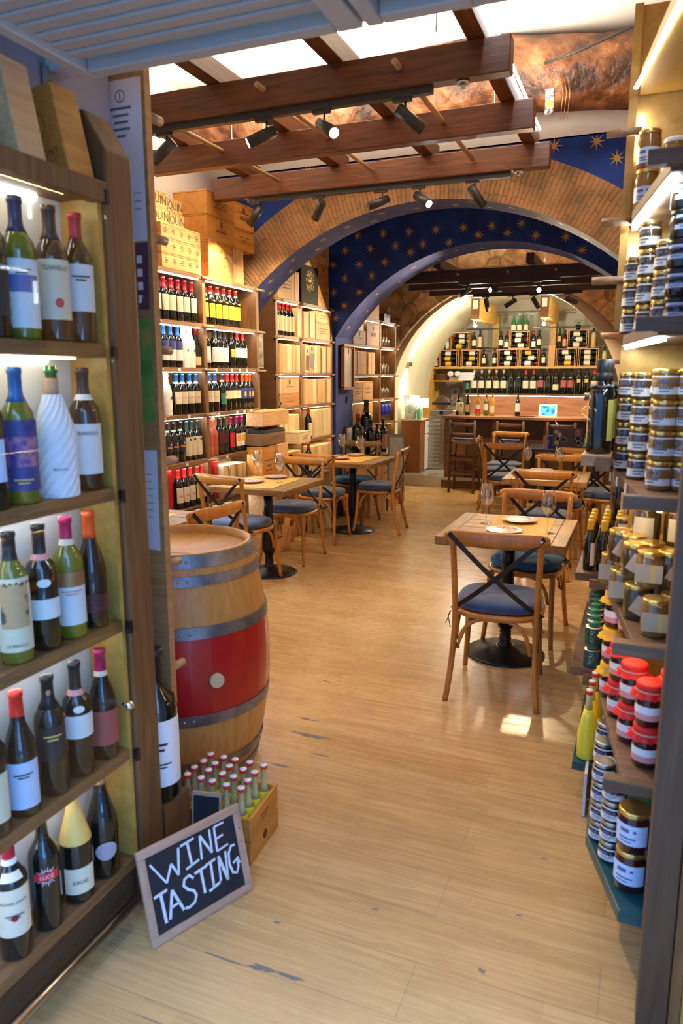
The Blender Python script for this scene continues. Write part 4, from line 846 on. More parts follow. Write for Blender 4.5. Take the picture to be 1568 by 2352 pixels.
chair(-.60, 4.50, PI-.05, 'cross-back chair with bright blue cushion facing the camera at the nearest right table', 'chairb', lambda: make_chair(cush=M_cush2))
chair(-.68, 6.08, 0.02, 'cross-back chair seen from behind at the second right table')
chair(-.66, 6.78, PI, 'cross-back chair facing the camera at the second right table')
chair(-1.38, 8.30, .06, 'cross-back chair seen from behind beside the dark laptop table')
chair(-1.60, 9.42, PI-.1, 'cross-back chair farthest back before the bar stool')
chair(-1.53, 8.88, -PI/2+.2, 'cross-back chair turned sideways at the left of the laptop table')
chair(-.55, 8.05, .05, 'cross-back chair seen from behind in front of the laptop screen')
chair(-.30, 7.45, -.2, 'cross-back chair partly hidden behind the tall oil bottles at right')
chair(-2.83, 4.90, math.radians(-10), 'cross-back chair seen from behind at the left table by the barrel')
chair(-2.79, 5.66, PI+.05, 'cross-back chair facing the camera at the left table by the barrel')
chair(-2.86, 6.53, .03, 'cross-back chair seen from behind at the second left table')
chair(-2.49, 7.10, PI/2+.12, 'cross-back chair pulled up sideways at the right of the second left table')
chair(-2.90, 7.41, PI-.04, 'olive-brown cross-back chair at the far side of the second left table', 'chairo', lambda: make_chair(M_chair_old, M_cush2))
chair(-2.47, 3.56, PI/2-.15, 'cross-back chair just behind the barrel at the nearest left table')

# ------------------------------------------------------------------ tables, settings
def make_table():
    t = thing('bistro_table', None, None); W = .34; Lh = .37
    b = MB(); n = 5
    for i in range(n):
        y0 = -Lh+.085+(2*Lh-.17)*i/n; y1 = -Lh+.085+(2*Lh-.17)*(i+1)/n; b.box(-W+.075, W-.075, y0+.0006, y1-.0006, .705, .75-.0008*(i % 2))
    for a, c in ((-Lh, -Lh+.085), (Lh-.085, Lh)): b.box(-W+.075, W-.075, a, c, .704, .7495)
    b.build('tabletop', M_table, t, bevel=.003)
    for s in (-1, 1): MB().box(min(s*W, s*(W-.0745)), max(s*W, s*(W-.0745)), -Lh-.003, Lh+.003, .7035, .7502).build('end_board', M_tableY, t, bevel=.004)
    MB().lathe([(.225, 0), (.228, .006), (.22, .013), (.12, .032), (.06, .048), (.05, .052)], 48).build('base_disc', M_black, t)
    MB().lathe([(.048, .05), (.04, .06), (.032, .08), (.035, .10), (.030, .105), (.035, .115), (.029, .125), (.034, .135), (.03, .15), (.045, .17), (.056, .20), (.056, .27), (.045, .36), (.035, .46), (.033, .50), (.036, .51), (.036, .70)], 24).build('column', M_black, t)
    MB().box(-.15, .15, -.04, .04, .69, .704).box(-.04, .04, -.15, .15, .69, .704).build('top_plate', M_black, t)
    b = MB()
    for s in (-1, 1): b.cyl((s*.034, 0, .50), (s*.055, 0, .50), .004, 8)
    b.build('column_screws', M_steel, t)
    return t
def table(x, y, rz, label): return put('table', make_table, (x, y, 0), rz, label, 'table', 'square bistro tables')
table(-.65, 4.12, 0.0, 'rustic wooden square table nearest the camera on the right'); table(-.72, 6.50, .02, 'rustic wooden square table second along the right-hand side')
table(-2.76, 5.19, 0, 'rustic wooden square table behind the barrel beside the wine shelves'); table(-2.73, 7.00, 0, 'rustic wooden square table farther back on the left')
table(-2.79, 3.50, .02, 'rustic wooden square table mostly hidden behind the barrel')
def make_glass(h=.235):
    t = thing('wine_glass', None, None)
    MB().lathe([(.034, .0), (.034, .0015), (.02, .003), (.006, .006), (.0035, .015), (.0033, .09)], 24, cap=False).build('foot_and_stem', M_glass, t)
    MB().lathe([(.0035, .09), (.008, .098), (.022, .115), (.036, .136), (.0405, .150), (.0395, .170), (.034, .20), (.029, .235), (.0282, .235), (.0330, .20), (.0385, .170), (.0393, .150), (.035, .137), (.020, .117), (0, .105)], 28, cap=False).build('bowl', M_glass, t)
    return t
def wglass(x, y, label, z=.7505, rz=0, grp='wine glasses on the tables', tilt=None): return put('wglass', make_glass, (x, y, z), rz, label, 'wine glass', grp, tilt)
def make_plate():
    m = base('painted_plate_pattern', (.7, .65, .6), .25, 0, Coat_Weight=.4); tr = m.node_tree; L = tr.links; p = tr.nodes['Principled BSDF']
    tc = nn(tr, 'ShaderNodeTexCoord'); vo = nn(tr, 'ShaderNodeTexVoronoi', feature='DISTANCE_TO_EDGE'); vo.inputs['Scale'].default_value = 26; L.new(tc.outputs['Object'], vo.inputs['Vector'])
    wv = nn(tr, 'ShaderNodeTexNoise'); wv.inputs['Scale'].default_value = 24; wv.inputs['Detail'].default_value = 1; L.new(tc.outputs['Object'], wv.inputs['Vector'])
    r1 = ramp(tr, wv.outputs['Fac'], [(.42, (.58, .54, .48)), (.46, (.38, .05, .03)), (.5, (.58, .54, .48)), (.56, (.58, .54, .48)), (.59, (.05, .09, .28)), (.63, (.58, .54, .48))]); L.new(r1.outputs[0], p.inputs['Base Color'])
    t = thing('painted_plate', None, None)
    MB().lathe([(.055, 0), (.06, .002), (.098, .014), (.1005, .016), (.0985, .017), (.06, .0055), (0, .005)], 40).build('dish', base('terracotta_rim', (.62, .25, .10), .35), t)
    MB().lathe([(.0925, .0152), (.06, .0062), (0, .0057)], 40, cap=False).build('painted_face', m, t); return t
def plate(x, y, label): return put('plate', make_plate, (x, y, .7525), random.random()*6, label, 'plate', 'painted plates on the tables')
def placemat(x, y, w_, d, rz, label):
    b = MB(); b.box(-w_/2, w_/2, -d/2, d/2, 0, .0012); o = b.build('paper_placemat', M_mat, None, (x, y, .7508), (0, 0, rz)); return tag(o, label, 'placemat', 'mustard placemats')
placemat(-.60, 4.16, .34, .66, .02, 'mustard paper placemat on the nearest right table')
placemat(-.72, 6.52, .34, .66, 0, 'mustard paper placemat on the second right table')
placemat(-2.80, 5.17, .44, .60, .04, 'mustard paper placemat on the left table behind the barrel')
placemat(-2.74, 7.02, .40, .62, -.03, 'mustard paper placemat on the farther left table')
placemat(-2.80, 3.50, .34, .50, 0, 'mustard paper placemat on the hidden table behind the barrel')
wglass(-.80, 4.19, 'empty wine glass on the nearest right table, left of the plate'); wglass(-.437, 4.05, 'empty wine glass on the nearest right table, right of the plate')
plate(-.625, 4.30, 'painted plate in the middle of the nearest right table'); plate(-.66, 3.97, 'painted plate mostly hidden behind the nearest chair rail')
wglass(-.92, 6.62, 'empty wine glass at the left of the second right table'); wglass(-.65, 6.66, 'empty wine glass at the right of the second right table')
plate(-.80, 6.72, 'painted plate at the far edge of the second right table')
wglass(-2.93, 5.33, 'empty wine glass on the left table behind the barrel, left one'); wglass(-2.66, 5.21, 'empty wine glass on the left table behind the barrel, right one')
plate(-2.87, 5.12, 'painted plate near the front of the left table behind the barrel'); plate(-2.81, 5.42, 'painted plate toward the back of the left table behind the barrel')
wglass(-2.93, 7.20, 'empty wine glass on the farther left table, left one'); wglass(-2.67, 7.05, 'empty wine glass on the farther left table, right one')
plate(-2.84, 6.93, 'painted plate near the front of the farther left table'); plate(-2.80, 7.27, 'painted plate toward the back of the farther left table')

# ------------------------------------------------------------------ left wall shelving
def shelving(label, xf, xb, y0, y1, divs, zs, top, led=None, bottom=0.0, back=M_yellow, pegs=True, darkside=False, uw=.022):
    t = thing('shelving_unit', label, 'shelving', ((xf+xb)/2, (y0+y1)/2, 0)); cx = (xf+xb)/2; cy = (y0+y1)/2; hx = (xf-xb)/2; ys = [y0]+divs+[y1]
    MB().box(-hx, -hx+.012, y0-cy, y1-cy, bottom, top).build('back_panel', back, t)
    for i, y in enumerate(ys):
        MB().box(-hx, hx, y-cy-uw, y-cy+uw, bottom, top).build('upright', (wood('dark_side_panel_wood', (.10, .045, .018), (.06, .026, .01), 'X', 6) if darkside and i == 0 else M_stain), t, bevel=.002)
    for z in zs:
        for a, c in zip(ys, ys[1:]):
            MB().box(-hx, hx+.012, a-cy+uw, c-cy-uw, z-.03, z).build('shelf', M_shelf, t, bevel=.002)
    for z in zs[:]:
        if z < .5: continue
        for a, c in zip(ys, ys[1:]):
            MB().box(hx-.03, hx-.018, a-cy+.04, c-cy-.04, z-.036, z-.031).build('led_strip', led or M_led, t)
    if pegs:
        for z in zs:
            for y in ys: MB().cyl((hx+.012, y-cy-.05, z-.018), (hx+.012, y-cy+.10, z-.018), .0125, 10).build('peg', M_dowel, t)
    return t
SZ1 = [2.34, 1.985, 1.655, 1.31, .955, .60]
shelving('long wall shelving of wine bottles on the left, nearest section', -3.15, -3.45, 3.35, 5.79, [4.27, 4.95], SZ1, 2.34)
SZ2 = [2.30, 1.965, 1.62, 1.305, .955, .60]
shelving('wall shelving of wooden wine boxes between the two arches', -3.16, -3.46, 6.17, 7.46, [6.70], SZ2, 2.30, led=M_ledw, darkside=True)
SZ3 = [2.28, 1.96, 1.61, 1.30, .99, .62]
shelving('wall shelving of stemware and crates beyond the blue pier', -3.16, -3.46, 8.03, 9.68, [9.07], SZ3, 2.28, led=M_ledw)
RX = PI/2   # facing +X
def row(key, mk, ys, z, desc, place, grp, x=-3.21, n0=1, cat='wine bottle', rz=RX, jit=.004, cnt=None):
    n = len(ys)
    for i, y in enumerate(ys):
        lab = '%s, %s' % (desc, ('%s from left, ' % ORD[i+n0-1] if n > 1 else ''))+place
        put(key, mk, (x+random.uniform(-jit, jit), y, z+.001), rz+random.uniform(-.12, .12), lab, cat, grp)
G1 = 'bottles on the left wall shelving'
row('b_cream', lambda: bottle(cap=F_red, capz=.222, labels=[(.24, .60, L_cream, 1.15)], n=14), [4.335, 4.425, 4.52, 4.60, 4.695, 4.775, 4.87][0:7], SZ1[1], 'red-capped bottle with cream label', 'top row left bay', G1)
row('b_cream', None, [4.38, 4.47, 4.57, 4.66, 4.75, 4.83], SZ1[1], 'red-capped bottle behind the cream-label row', 'top row left bay', G1, x=-3.30)
row('b_yel', lambda: bottle(cap=F_redb, capz=.242, cap2=F_white, labels=[(.20, .56, L_yel, 1.2)], n=14, extra=oval(.19, .02, .006, L_yel, 'neck_label')), [5.04, 5.135, 5.235, 5.33, 5.43, 5.52], SZ1[1], 'red-capped bottle with yellow label', 'top row right bay', G1)
row('b_yel', None, [5.09, 5.19, 5.29, 5.39, 5.48], SZ1[1], 'red-capped bottle behind the yellow-label row', 'top row right bay', G1, x=-3.30)
def cross(t, P):
    b = MB(); R = .0388; c = .158
    for (a0, a1, z0, z1) in ((-.008, .016, c-.004, c+.004), (0, .008, c-.012, c+.012)): b.add([(R*math.sin(a0/R), -R*math.cos(a0/R), z0), (R*math.sin(a1/R), -R*math.cos(a1/R), z0), (R*math.sin(a1/R), -R*math.cos(a1/R), z1), (R*math.sin(a0/R), -R*math.cos(a0/R), z1)], [(0, 1, 2, 3)])
    b.build('cross_emblem', L_cream, t)
row('b_blue', lambda: bottle(cap=F_blue, capz=.222, labels=[(.16, .42, L_white, 1.3), (.42, .63, L_navy, 1.3)], n=14, extra=cross), [4.40, 4.49, 4.575, 4.665], SZ1[2], 'blue-capped bottle with cross emblem', 'second row left bay', G1)
row('b_blue', None, [4.35, 4.45, 4.54], SZ1[2], 'blue-capped bottle standing behind', 'second row left bay', G1, x=-3.30)
def make_wrapped(mat):
    t = thing('wrapped_bottle', None, None); b = MB(); n = 24; rows = 26; v = []; rd = random.Random(5)
    for k in range(rows+1):
        z = .31*k/rows; R = rad_at([(.043, 0), (.044, .17), (.036, .205), (.024, .235), (.020, .265), (.024, .29), (.016, .31)], z)
        for i in range(n): a = 2*PI*i/n+k*.03; v.append(((R*(1+.05*math.sin(i*2.4+k*.8)+.03*rd.random()))*math.cos(a), R*(1+.05*math.sin(i*1.7+k))*math.sin(a), z))
    b.add(v, [(k*n+i, k*n+(i+1) % n, (k+1)*n+(i+1) % n, (k+1)*n+i) for k in range(rows) for i in range(n)]+[tuple(rows*n+i for i in range(n))], 0, True)
    b.build('tissue_wrap', mat, t); b = MB(); b.add([(.008*math.cos(k*PI/6), -.0462, .125+.011*math.sin(k*PI/6)) for k in range(12)], [tuple(range(12))]); b.build('round_seal', L_navy if mat is M_wrap else L_red, t); return t
row('wrap', lambda: make_wrapped(M_wrap), [4.735, 4.815], SZ1[2], 'bottle wrapped in white tissue', 'second row left bay', G1)
row('b_burg', lambda: bottle('burgundy', cap=F_red, capz=.245, labels=[(.06, .28, L_tan, 1.2)], n=14), [4.90], SZ1[2], 'slender red-capped bottle with low beige label', 'second row left bay', G1)
row('b_wht', lambda: bottle(cap=F_black, capz=.235, labels=[(.13, .55, L_white, 1.2)], n=14), [5.05], SZ1[2], 'black-capped bottle with round tag and white label', 'second row right bay', G1)
t = thing('hanging_tag', 'round black tag on a white cord hanging from the shelf edge, nearest section', 'tag', (-3.12, 5.05, SZ1[1]-.03)); b = MB(); b.lathe([(.017, 0), (.020, 0)], 20, mat=Matrix.Translation((0, 0, -.09)) @ Matrix.Rotation(PI/2, 4, 'Y'), cap=False).build('white_ring', F_white, t); MB().cyl((-.001, 0, -.09), (.001, 0, -.09), .016, 18).build('disc', M_black, t); MB().sweep([(0, 0, -.07), (0, .006, -.03), (0, 0, 0)], .0015, n=5).build('cord', F_white, t)
row('b_kkk', lambda: bottle(cap=F_black, capz=.225, labels=[(.16, .54, base('lilac_white_label', (.62, .58, .62), .5), 1.35)], n=14), [5.165, 5.245, 5.325], SZ1[2], 'black-capped bottle with lilac-white label', 'second row right bay', G1)
row('b_org', lambda: bottle(cap=F_black, capz=.235, labels=[(.30, .52, base('orange_small_label', (.7, .32, .05), .5), .9)], n=14), [5.43], SZ1[2], 'bottle with small orange label', 'second row right bay', G1)
row('b_redw', lambda: bottle(cap=F_redb, capz=.232, labels=[(.30, .56, L_white, 1.2)], n=14), [5.53, 5.62], SZ1[2], 'red-capped bottle with white label', 'second row right bay', G1)
row('b_bb', lambda: bottle(cap=F_blue, capz=.225, cap2=L_cream, labels=[(.26, .56, L_cream, 1.25), (.40, .42, L_pink, .9)], n=14), [4.36, 4.62, 4.70, 4.80, 4.88, 4.99, 5.07, 5.155][0:8], SZ1[3], 'blue-capped bottle with cream label', 'third row', G1)
row('b_bb', None, [4.41, 4.50, 4.58, 4.74, 4.84, 4.93], SZ1[3], 'blue-capped bottle in the rear rank', 'third row', G1, x=-3.305)
row('wrap', None, [4.49], SZ1[3], 'bottle wrapped in white tissue with round seal', 'third row left bay', G1)
row('b_teal', lambda: bottle(cap=F_green, capz=.235, cap2=L_cream, labels=[(.18, .48, L_teal, 1.1)], n=14, extra=oval(.11, .008, .010, L_gold, 'gold_mark')), [5.26], SZ1[3], 'bottle with teal label and gold mark', 'third row right bay', G1)
row('b_redp', lambda: bottle(cap=F_redb, capz=.232, labels=[(.32, .54, L_cream, 1.2), (.53, .55, L_pink, 1.2)], n=14), [5.35, 5.43, 5.51], SZ1[3], 'red-capped bottle with cream label', 'third row right bay', G1)
row('b_redp', None, [5.30, 5.39, 5.47], SZ1[3], 'red-capped bottle in the rear rank', 'third row right bay', G1, x=-3.305)
row('b_nav', lambda: bottle(cap=F_orange, capz=.235, labels=[(.30, .60, L_navy, 1.3), (.36, .50, L_gold, .35)], n=14), [5.60, 5.665, 5.735], SZ1[3], 'orange-capped bottle with navy label', 'third row right bay', G1)
row('b_blk', lambda: bottle(cap=F_black, capz=.232, cap2=base('mint_band', (.35, .42, .30), .5), labels=[(.28, .56, L_blk, 1.2), (.38, .42, base('orange_print', (.7, .25, .03), .5), .8)], n=14, extra=oval(.143, .006, .008, L_white, 'white_crest')), [4.33, 4.40, 4.475, 4.565, 4.655], SZ1[4], 'black-labelled bottle with mint neck band', 'fourth row left bay', G1)
row('b_crm', lambda: bottle(cap=F_green, capz=.232, labels=[(.12, .60, L_cream, 1.2), (.5, .56, L_maroon, .35)], n=14), [4.735, 4.805, 4.875, 4.965][0:4], SZ1[4], 'green-capped bottle with tall cream label', 'fourth row left bay', G1)
row('b_crm', None, [4.70, 4.78, 4.86], SZ1[4], 'green-capped bottle in the rear rank', 'fourth row left bay', G1, x=-3.305)
row('wrapr', lambda: make_wrapped(M_wrapr), [5.03, 5.10], SZ1[4], 'bottle wrapped in red tissue', 'fourth row middle', G1)
row('b_mar', lambda: bottle(cap=F_black, capz=.225, labels=[(.30, .62, L_maroon, 1.2)], n=14), [5.20, 5.285], SZ1[4], 'bottle with dark maroon label', 'fourth row right bay', G1)
row('b_lred', lambda: bottle(cap=F_pink, capz=.232, labels=[(.16, .56, L_red, 1.2)], n=14), [5.38], SZ1[4], 'crimson-capped bottle with red label', 'fourth row right bay', G1)
row('b_flw', lambda: bottle(cap=F_pink, capz=.240, labels=[(.16, .52, L_white, 1.2), (.30, .48, L_yel, .9)], n=14), [5.48, 5.565], SZ1[4], 'crimson-capped bottle with yellow flower label', 'fourth row right bay', G1)
row('b_brn', lambda: bottle(cap=F_black, capz=.235, labels=[(.14, .26, L_tan, 1.1), (.26, .60, L_brown, 1.1)], n=14), [5.655, 5.73], SZ1[4], 'bottle with two-tone brown label', 'fourth row right bay', G1)
row('b_low', lambda: bottle(cap=F_redb, capz=.228, labels=[(.16, .54, L_cream, 1.2), (.30, .36, L_pink, .7)], n=14), [4.60, 4.68, 4.765, 4.85, 4.93, 5.01], SZ1[5], 'red-capped bottle with cream label', 'lowest row before red boxes', G1)
for i, (y0, y1, lb) in enumerate(((4.33, 4.48, 'glossy red upright gift box at the left of the lowest bottle row'), (5.06, 5.12, 'narrow glossy red gift box at the right of the lowest bottle row'))):
    tag(MB().box(-.06, .06, -(y1-y0)/2, (y1-y0)/2, 0, .31).build('gift_box', M_red, None, (-3.24, (y0+y1)/2, SZ1[5]), bevel=.002), lb, 'box')
tag(MB().box(-.01, .01, -.6, .6, 0, .33).build('red_backdrop', base('bright_red_card', (.62, .02, .02), .5), None, (-3.40, 4.75, SZ1[5])), 'bright red card standing behind the lowest row of bottles', 'card')
# price tags along shelf edges
PTN = {SZ1[2]: 'second', SZ1[3]: 'third', SZ1[4]: 'fourth'}
for z, ys in ((SZ1[2], (4.57, 4.92, 5.07, 5.31, 5.44, 5.56)), (SZ1[3], (4.67, 5.09, 5.38, 5.50, 5.62, 5.76)), (SZ1[4], (4.62, 5.00, 5.2))):
    for i, y in enumerate(ys):
        o = MB().box(0, .001, -.018, .018, -.026, -.004).build('price_tag', F_white, None, (-3.1365, y, z)); tag(o, 'small white price tag under the %s bottle row, %s from left' % (PTN[z], ORD[i]), 'price tag', 'price tags on the left wall shelving')
# ------------------------------------------------------------------ wooden crates and boxes
def crate(x, y, z, sx, sy, sz, mat, label, marks='', txt=None, face='X', th=None, vert=False, rz=0, lid=True):
    """x,y centre, z base; marks: s=stamps, l=lines, e=emblem"""
    t = thing('wooden_wine_crate', label, 'crate', (x, y, z), rz, 'wooden wine crates'); hx = sx/2; hy = sy/2
    b = MB(); b.box(-hx, hx, -hy, hy, 0, sz-.012); b.build('box', mat, t, bevel=.002)
    if lid: MB().box(-hx, hx, -hy, hy, sz-.0105, sz).build('lid', mat, t, bevel=.0015)
    else: MB().box(-hx+.006, hx-.006, -hy+.006, hy-.006, sz-.0118, sz-.008).build('lid', mat, t)
    F = Matrix(((0, 0, 1, hx+.0008), (1, 0, 0, 0), (0, 1, 0, 0), (0, 0, 0, 1))) if face == 'X' else Matrix(((1, 0, 0, 0), (0, 0, -1, -hy-.0008), (0, 1, 0, 0), (0, 0, 0, 1)))
    w2 = hy if face == 'X' else hx
    b = MB()
    if 's' in marks:
        n = max(1, int(2*w2/.095))
        for i in range(n):
            cx = -w2+(i+.5)*2*w2/n
            for q in range(6):
                a = q*PI/3; b.box(cx+.016*math.cos(a)-.004, cx+.016*math.cos(a)+.004, sz*.5+.017*math.sin(a)-.004, sz*.5+.017*math.sin(a)+.004, 0, .0005, 0, F)
            b.box(cx-.006, cx+.006, sz*.5-.006, sz*.5+.006, 0, .0005, 0, F)
    if 'l' in marks:
        for q, (l, zz) in enumerate(((.55, .62), (.35, .48), (.45, .36))): b.box(-w2*l, w2*l, sz*zz, sz*zz+sz*.035, 0, .0005, 0, F)
    if 'e' in marks: b.add([F @ Vector((.022*math.cos(k*PI/5), sz*.72+.026*math.sin(k*PI/5), .0003)) for k in range(10)], [tuple(range(10))]); b.box(-w2*.4, w2*.4, sz*.4, sz*.45, 0, .0005, 0, F)
    if b.v: b.build('branded_marks', M_inkb, t)
    if txt:
        v, f = text_geo(txt[0], txt[1]); xs = [p[0] for p in v]; k = 1 if len(txt) < 3 else txt[2]/(max(xs)-min(xs)); b = MB(); b.add([F @ Vector((p[0]*k, p[1]+sz*.5-txt[1]*.35, .0004)) for p in v], f); b.build('branded_lettering', M_ink, t)
    return t
X1 = -3.30
# above section one
for i, z in enumerate((2.342, 2.442, 2.542)):
    crate(X1, 4.68, z, .30, .49, .098, M_crate, 'pale pine crate stamped with crests, %s of the stack of three above the wines' % ('lowest', 'middle', 'topmost')[i], 's')
crate(X1-.04, 4.44, 2.642, .28, .34, .105, M_crate, 'pale crate lettered in large capitals, lower left above the stamped crates', txt=('JOAQUIN', .085, .33))
crate(X1-.04, 4.42, 2.748, .28, .34, .105, M_crate, 'pale crate lettered in large capitals, upper left above the stamped crates', txt=('JOAQUIN', .085, .33))
crate(X1-.04, 4.71, 2.642, .28, .18, .098, M_crate, 'pale crate lettered in large capitals, lower right above the stamped crates', txt=('QUIN', .085, .175))
crate(X1-.04, 4.69, 2.742, .28, .18, .09, M_crate, 'pale crate lettered in large capitals, upper right above the stamped crates', txt=('QUIN', .08, .17))
for i in range(3): crate(X1-.02, 4.30, 2.342+.1*i, .26, .24, .098, M_crateo, 'small crate marked N in the left corner above the wines, %s of three' % ('lowest', 'middle', 'topmost')[i], txt=('N', .07))
crate(X1, 5.21, 2.342, .30, .36, .27, M_crateo, 'orange pine crate standing tallest and lowest beside the stamped crates', 'el')
crate(X1, 5.23, 2.614, .30, .40, .19, M_crateo, 'orange pine crate with oval emblem in the middle of the tall stack', 'e', txt=('JOAQUIN', .03))
crate(X1, 5.23, 2.806, .30, .40, .17, M_crateo, 'orange pine crate topmost on the tall stack', 'l')
MB()
crate(X1, 5.61, 2.614, .28, .34, .165, M_crateo, 'orange crate by the arch, lower of two above the upright box', 'l')
crate(X1, 5.61, 2.782, .28, .33, .20, M_crateo, 'orange crate by the arch, upper of two above the upright box', 'el')
crate(X1, 5.50, 2.342, .28, .17, .27, M_cratev, 'plain upright box under the two orange crates by the arch')
# section two
def ybox(y0, y1, z, h, mat, label, marks='', x=-3.30, sx=.28, txt=None): return crate(x, (y0+y1)/2, z+.001, sx, (y1-y0)-.004, h, mat, label, marks, txt)
ybox(6.20, 6.56, 2.30, .26, M_cratev, 'pinkish pine crate on top of the second shelving, left of the black case', 'l')
ybox(6.57, 6.66, 2.30, .27, M_cratev, 'narrow upright box on top of the second shelving beside the black case')
t = thing('black_case', 'black wine case with a golden sunburst on top of the second shelving', 'box', (-3.28, 6.89, 2.301))
MB().box(-.13, .13, -.20, .20, 0, .36).build('case', base('matt_black_case', (.006, .006, .006), .8), t, bevel=.003); b = MB(); rd = random.Random(3)
for k in range(150):
    a = rd.random()*2*PI; r_ = .03+.075*rd.random()**.7; s_ = .0022+.003*rd.random(); b.box(.1305, .131, r_*math.cos(a)-s_, r_*math.cos(a)+s_, .22+r_*math.sin(a)-s_, .22+r_*math.sin(a)+s_)
b.box(.1305, .1312, -.03, .03, .205, .235); b.build('sunburst_print', L_gold, t)
ybox(7.11, 7.40, 2.30, .22, M_crateo, 'crate right of the black case, lowest of three', 'l'); ybox(7.11, 7.38, 2.521, .20, M_crateo, 'crate right of the black case, middle of three', 'e'); ybox(7.11, 7.40, 2.722, .22, M_cratev, 'crate right of the black case, topmost of three', 'l')
ybox(6.62, 7.09, 2.662, .20, M_cratev, 'long crate lying on top of the black case', 'l')
G2 = 'bottles on the second left shelving'
row('b_tan', lambda: bottle(cap=F_red, capz=.24, labels=[(.14, .60, L_tan, 1.2)], n=14), [6.24, 6.32, 6.40, 6.48, 6.56], SZ2[1], 'red-capped bottle with tan label', 'second shelving top row', G2)
def slabs(y0, y1, n, z, h, mats, desc, x=-3.29, sx=.25):
    for i in range(n):
        a = y0+(y1-y0)*i/n; c = y0+(y1-y0)*(i+1)/n
        t = thing('bottle_box', '%s, %s from left' % (desc, ORD[i]) if n > 1 else desc, 'box', (x+random.uniform(-.012, .012), (a+c)/2, z+.001), 0, 'upright wooden bottle boxes')
        hh = h*random.uniform(.97, 1.0); MB().box(-sx/2, sx/2, -(c-a)/2+.001, (c-a)/2-.001, 0, hh).build('box', mats[i % len(mats)], t, bevel=.0015); MB().box(sx/2, sx/2+.003, -(c-a)/2+.008, (c-a)/2-.008, .008, hh-.008).build('sliding_lid', mats[i % len(mats)], t)
W2 = [M_cratev, M_cratew]
slabs(6.60, 6.68, 1, SZ2[1], .27, [M_cratew], 'pale upright bottle box beside the red-capped row of five'); 
slabs(6.76, 7.02, 2, SZ2[1], .26, W2, 'upright wooden bottle box in the upper right bay of second shelving')
ybox(7.04, 7.42, SZ2[1], .17, M_cratev, 'pinkish crate lettered faintly in the upper right bay of second shelving', 'l'); ybox(7.06, 7.42, SZ2[1]+.172, .11, M_cratev, 'small crate stacked on the faintly lettered crate of second shelving', 'l')
slabs(6.21, 6.66, 6, SZ2[2], .27, [M_crateo, M_cratev, M_cratew, M_cratew, M_cratev, M_cratew], 'upright bottle box in the middle left bay of second shelving')
slabs(6.76, 7.42, 6, SZ2[2], .28, [M_cratew, M_cratev], 'upright bottle box in the middle right bay of second shelving')
ybox(6.21, 6.64, SZ2[3], .12, M_crateo, 'flat orange crate at the bottom of the third bay of second shelving', 'l'); ybox(6.21, 6.64, SZ2[3]+.122, .15, M_cratev, 'taller crate resting on the flat orange crate of second shelving', 'e')
slabs(6.74, 7.42, 6, SZ2[3], .26, [M_cratev, M_cratev, M_cratew], 'cellophane-wrapped box in the lower right bay of second shelving')
slabs(6.21, 6.66, 6, SZ2[4], .27, [M_cratew], 'brightly lit pale box in the low left bay of second shelving')
slabs(6.98, 7.44, 4, SZ2[4], .29, [M_cratew], 'brightly lit pale box in the low right bay of second shelving')
crate(-3.10, 6.42, SZ2[4]+.001, .20, .30, .11, M_cratew, 'small pale crate lying in front of the brightly lit boxes', 'l', rz=.05)
put('b_one', lambda: bottle(h=.32, cap=F_red, capz=.245, labels=[(.12, .52, L_cream, 1.0)], n=16), (-3.14, 6.80, SZ2[4]+.001), RX, 'single red-capped bottle standing before the brightly lit boxes', 'wine bottle')
slabs(6.21, 6.66, 5, SZ2[5], .26, [M_cratew, M_cratev], 'upright box on the lowest shelf of second shelving left bay')
slabs(6.90, 7.44, 6, SZ2[5], .27, [M_cratew, M_cratev], 'upright box on the lowest shelf of second shelving right bay')
put('b_one', None, (-3.14, 6.80, SZ2[5]+.001), RX, 'single red-capped bottle on the lowest shelf behind the chair rail', 'wine bottle')
# stacks between the sections and along the floor
crate(-3.07, 5.80, 1.165, .16, .50, .13, M_crate, 'long shallow crate lying open-sided at the top of the mixed stack', '', lid=True)
crate(-3.07, 5.76, 1.0, .15, .44, .10, wood('dark_brown_crate_wood', (.22, .11, .045), (.14, .065, .025), 'Y', 6), 'dark brown crate below the black folders in the mixed stack', 'l')
for i in range(3): tag(MB().box(-.075, .075, -.22, .22, 0, .010).build('folder', M_blackp, None, (-3.07-.004*i, 5.78, 1.102+.011*i), (0, 0, .04*i)), 'black folder in the mixed stack, %s of three' % ('lowest', 'middle', 'topmost')[i], 'folder')
crate(-3.07, 5.66, .66, .15, .24, .33, M_crateo, 'upright orange crate on the left of the mixed stack', 'l'); crate(-3.06, 5.90, .66, .17, .20, .335, M_crate, 'upright pale crate on the right of the mixed stack')
crate(-3.07, 5.78, .33, .15, .46, .328, M_crate, 'big pine crate in the middle of the mixed stack', 'l'); crate(-3.07, 5.80, 0, .15, .50, .328, M_crate, 'big pine crate at floor level under the mixed stack', 'e')
slabs(5.14, 5.52, 5, SZ1[5], .27, [M_cratew, M_cratew, M_cratev], 'brightly lit pale box right of the lowest bottle row', x=-3.26)
for i, (y0, y1, h) in enumerate(((3.40, 3.80, .30), (3.82, 4.22, .28), (4.31, 4.60, .31), (4.62, 4.91, .30), (4.99, 5.48, .29))):
    crate(-3.30, (y0+y1)/2, 0, .27, y1-y0-.01, h, M_cratew if i % 2 else M_crate, 'floor crate under the nearest wine shelving, %s from left' % ORD[i], 'l')
    crate(-3.30, (y0+y1)/2, h+.002, .24, y1-y0-.05, .22, M_cratew, 'upper crate under the nearest wine shelving, %s from left' % ORD[i], 's')
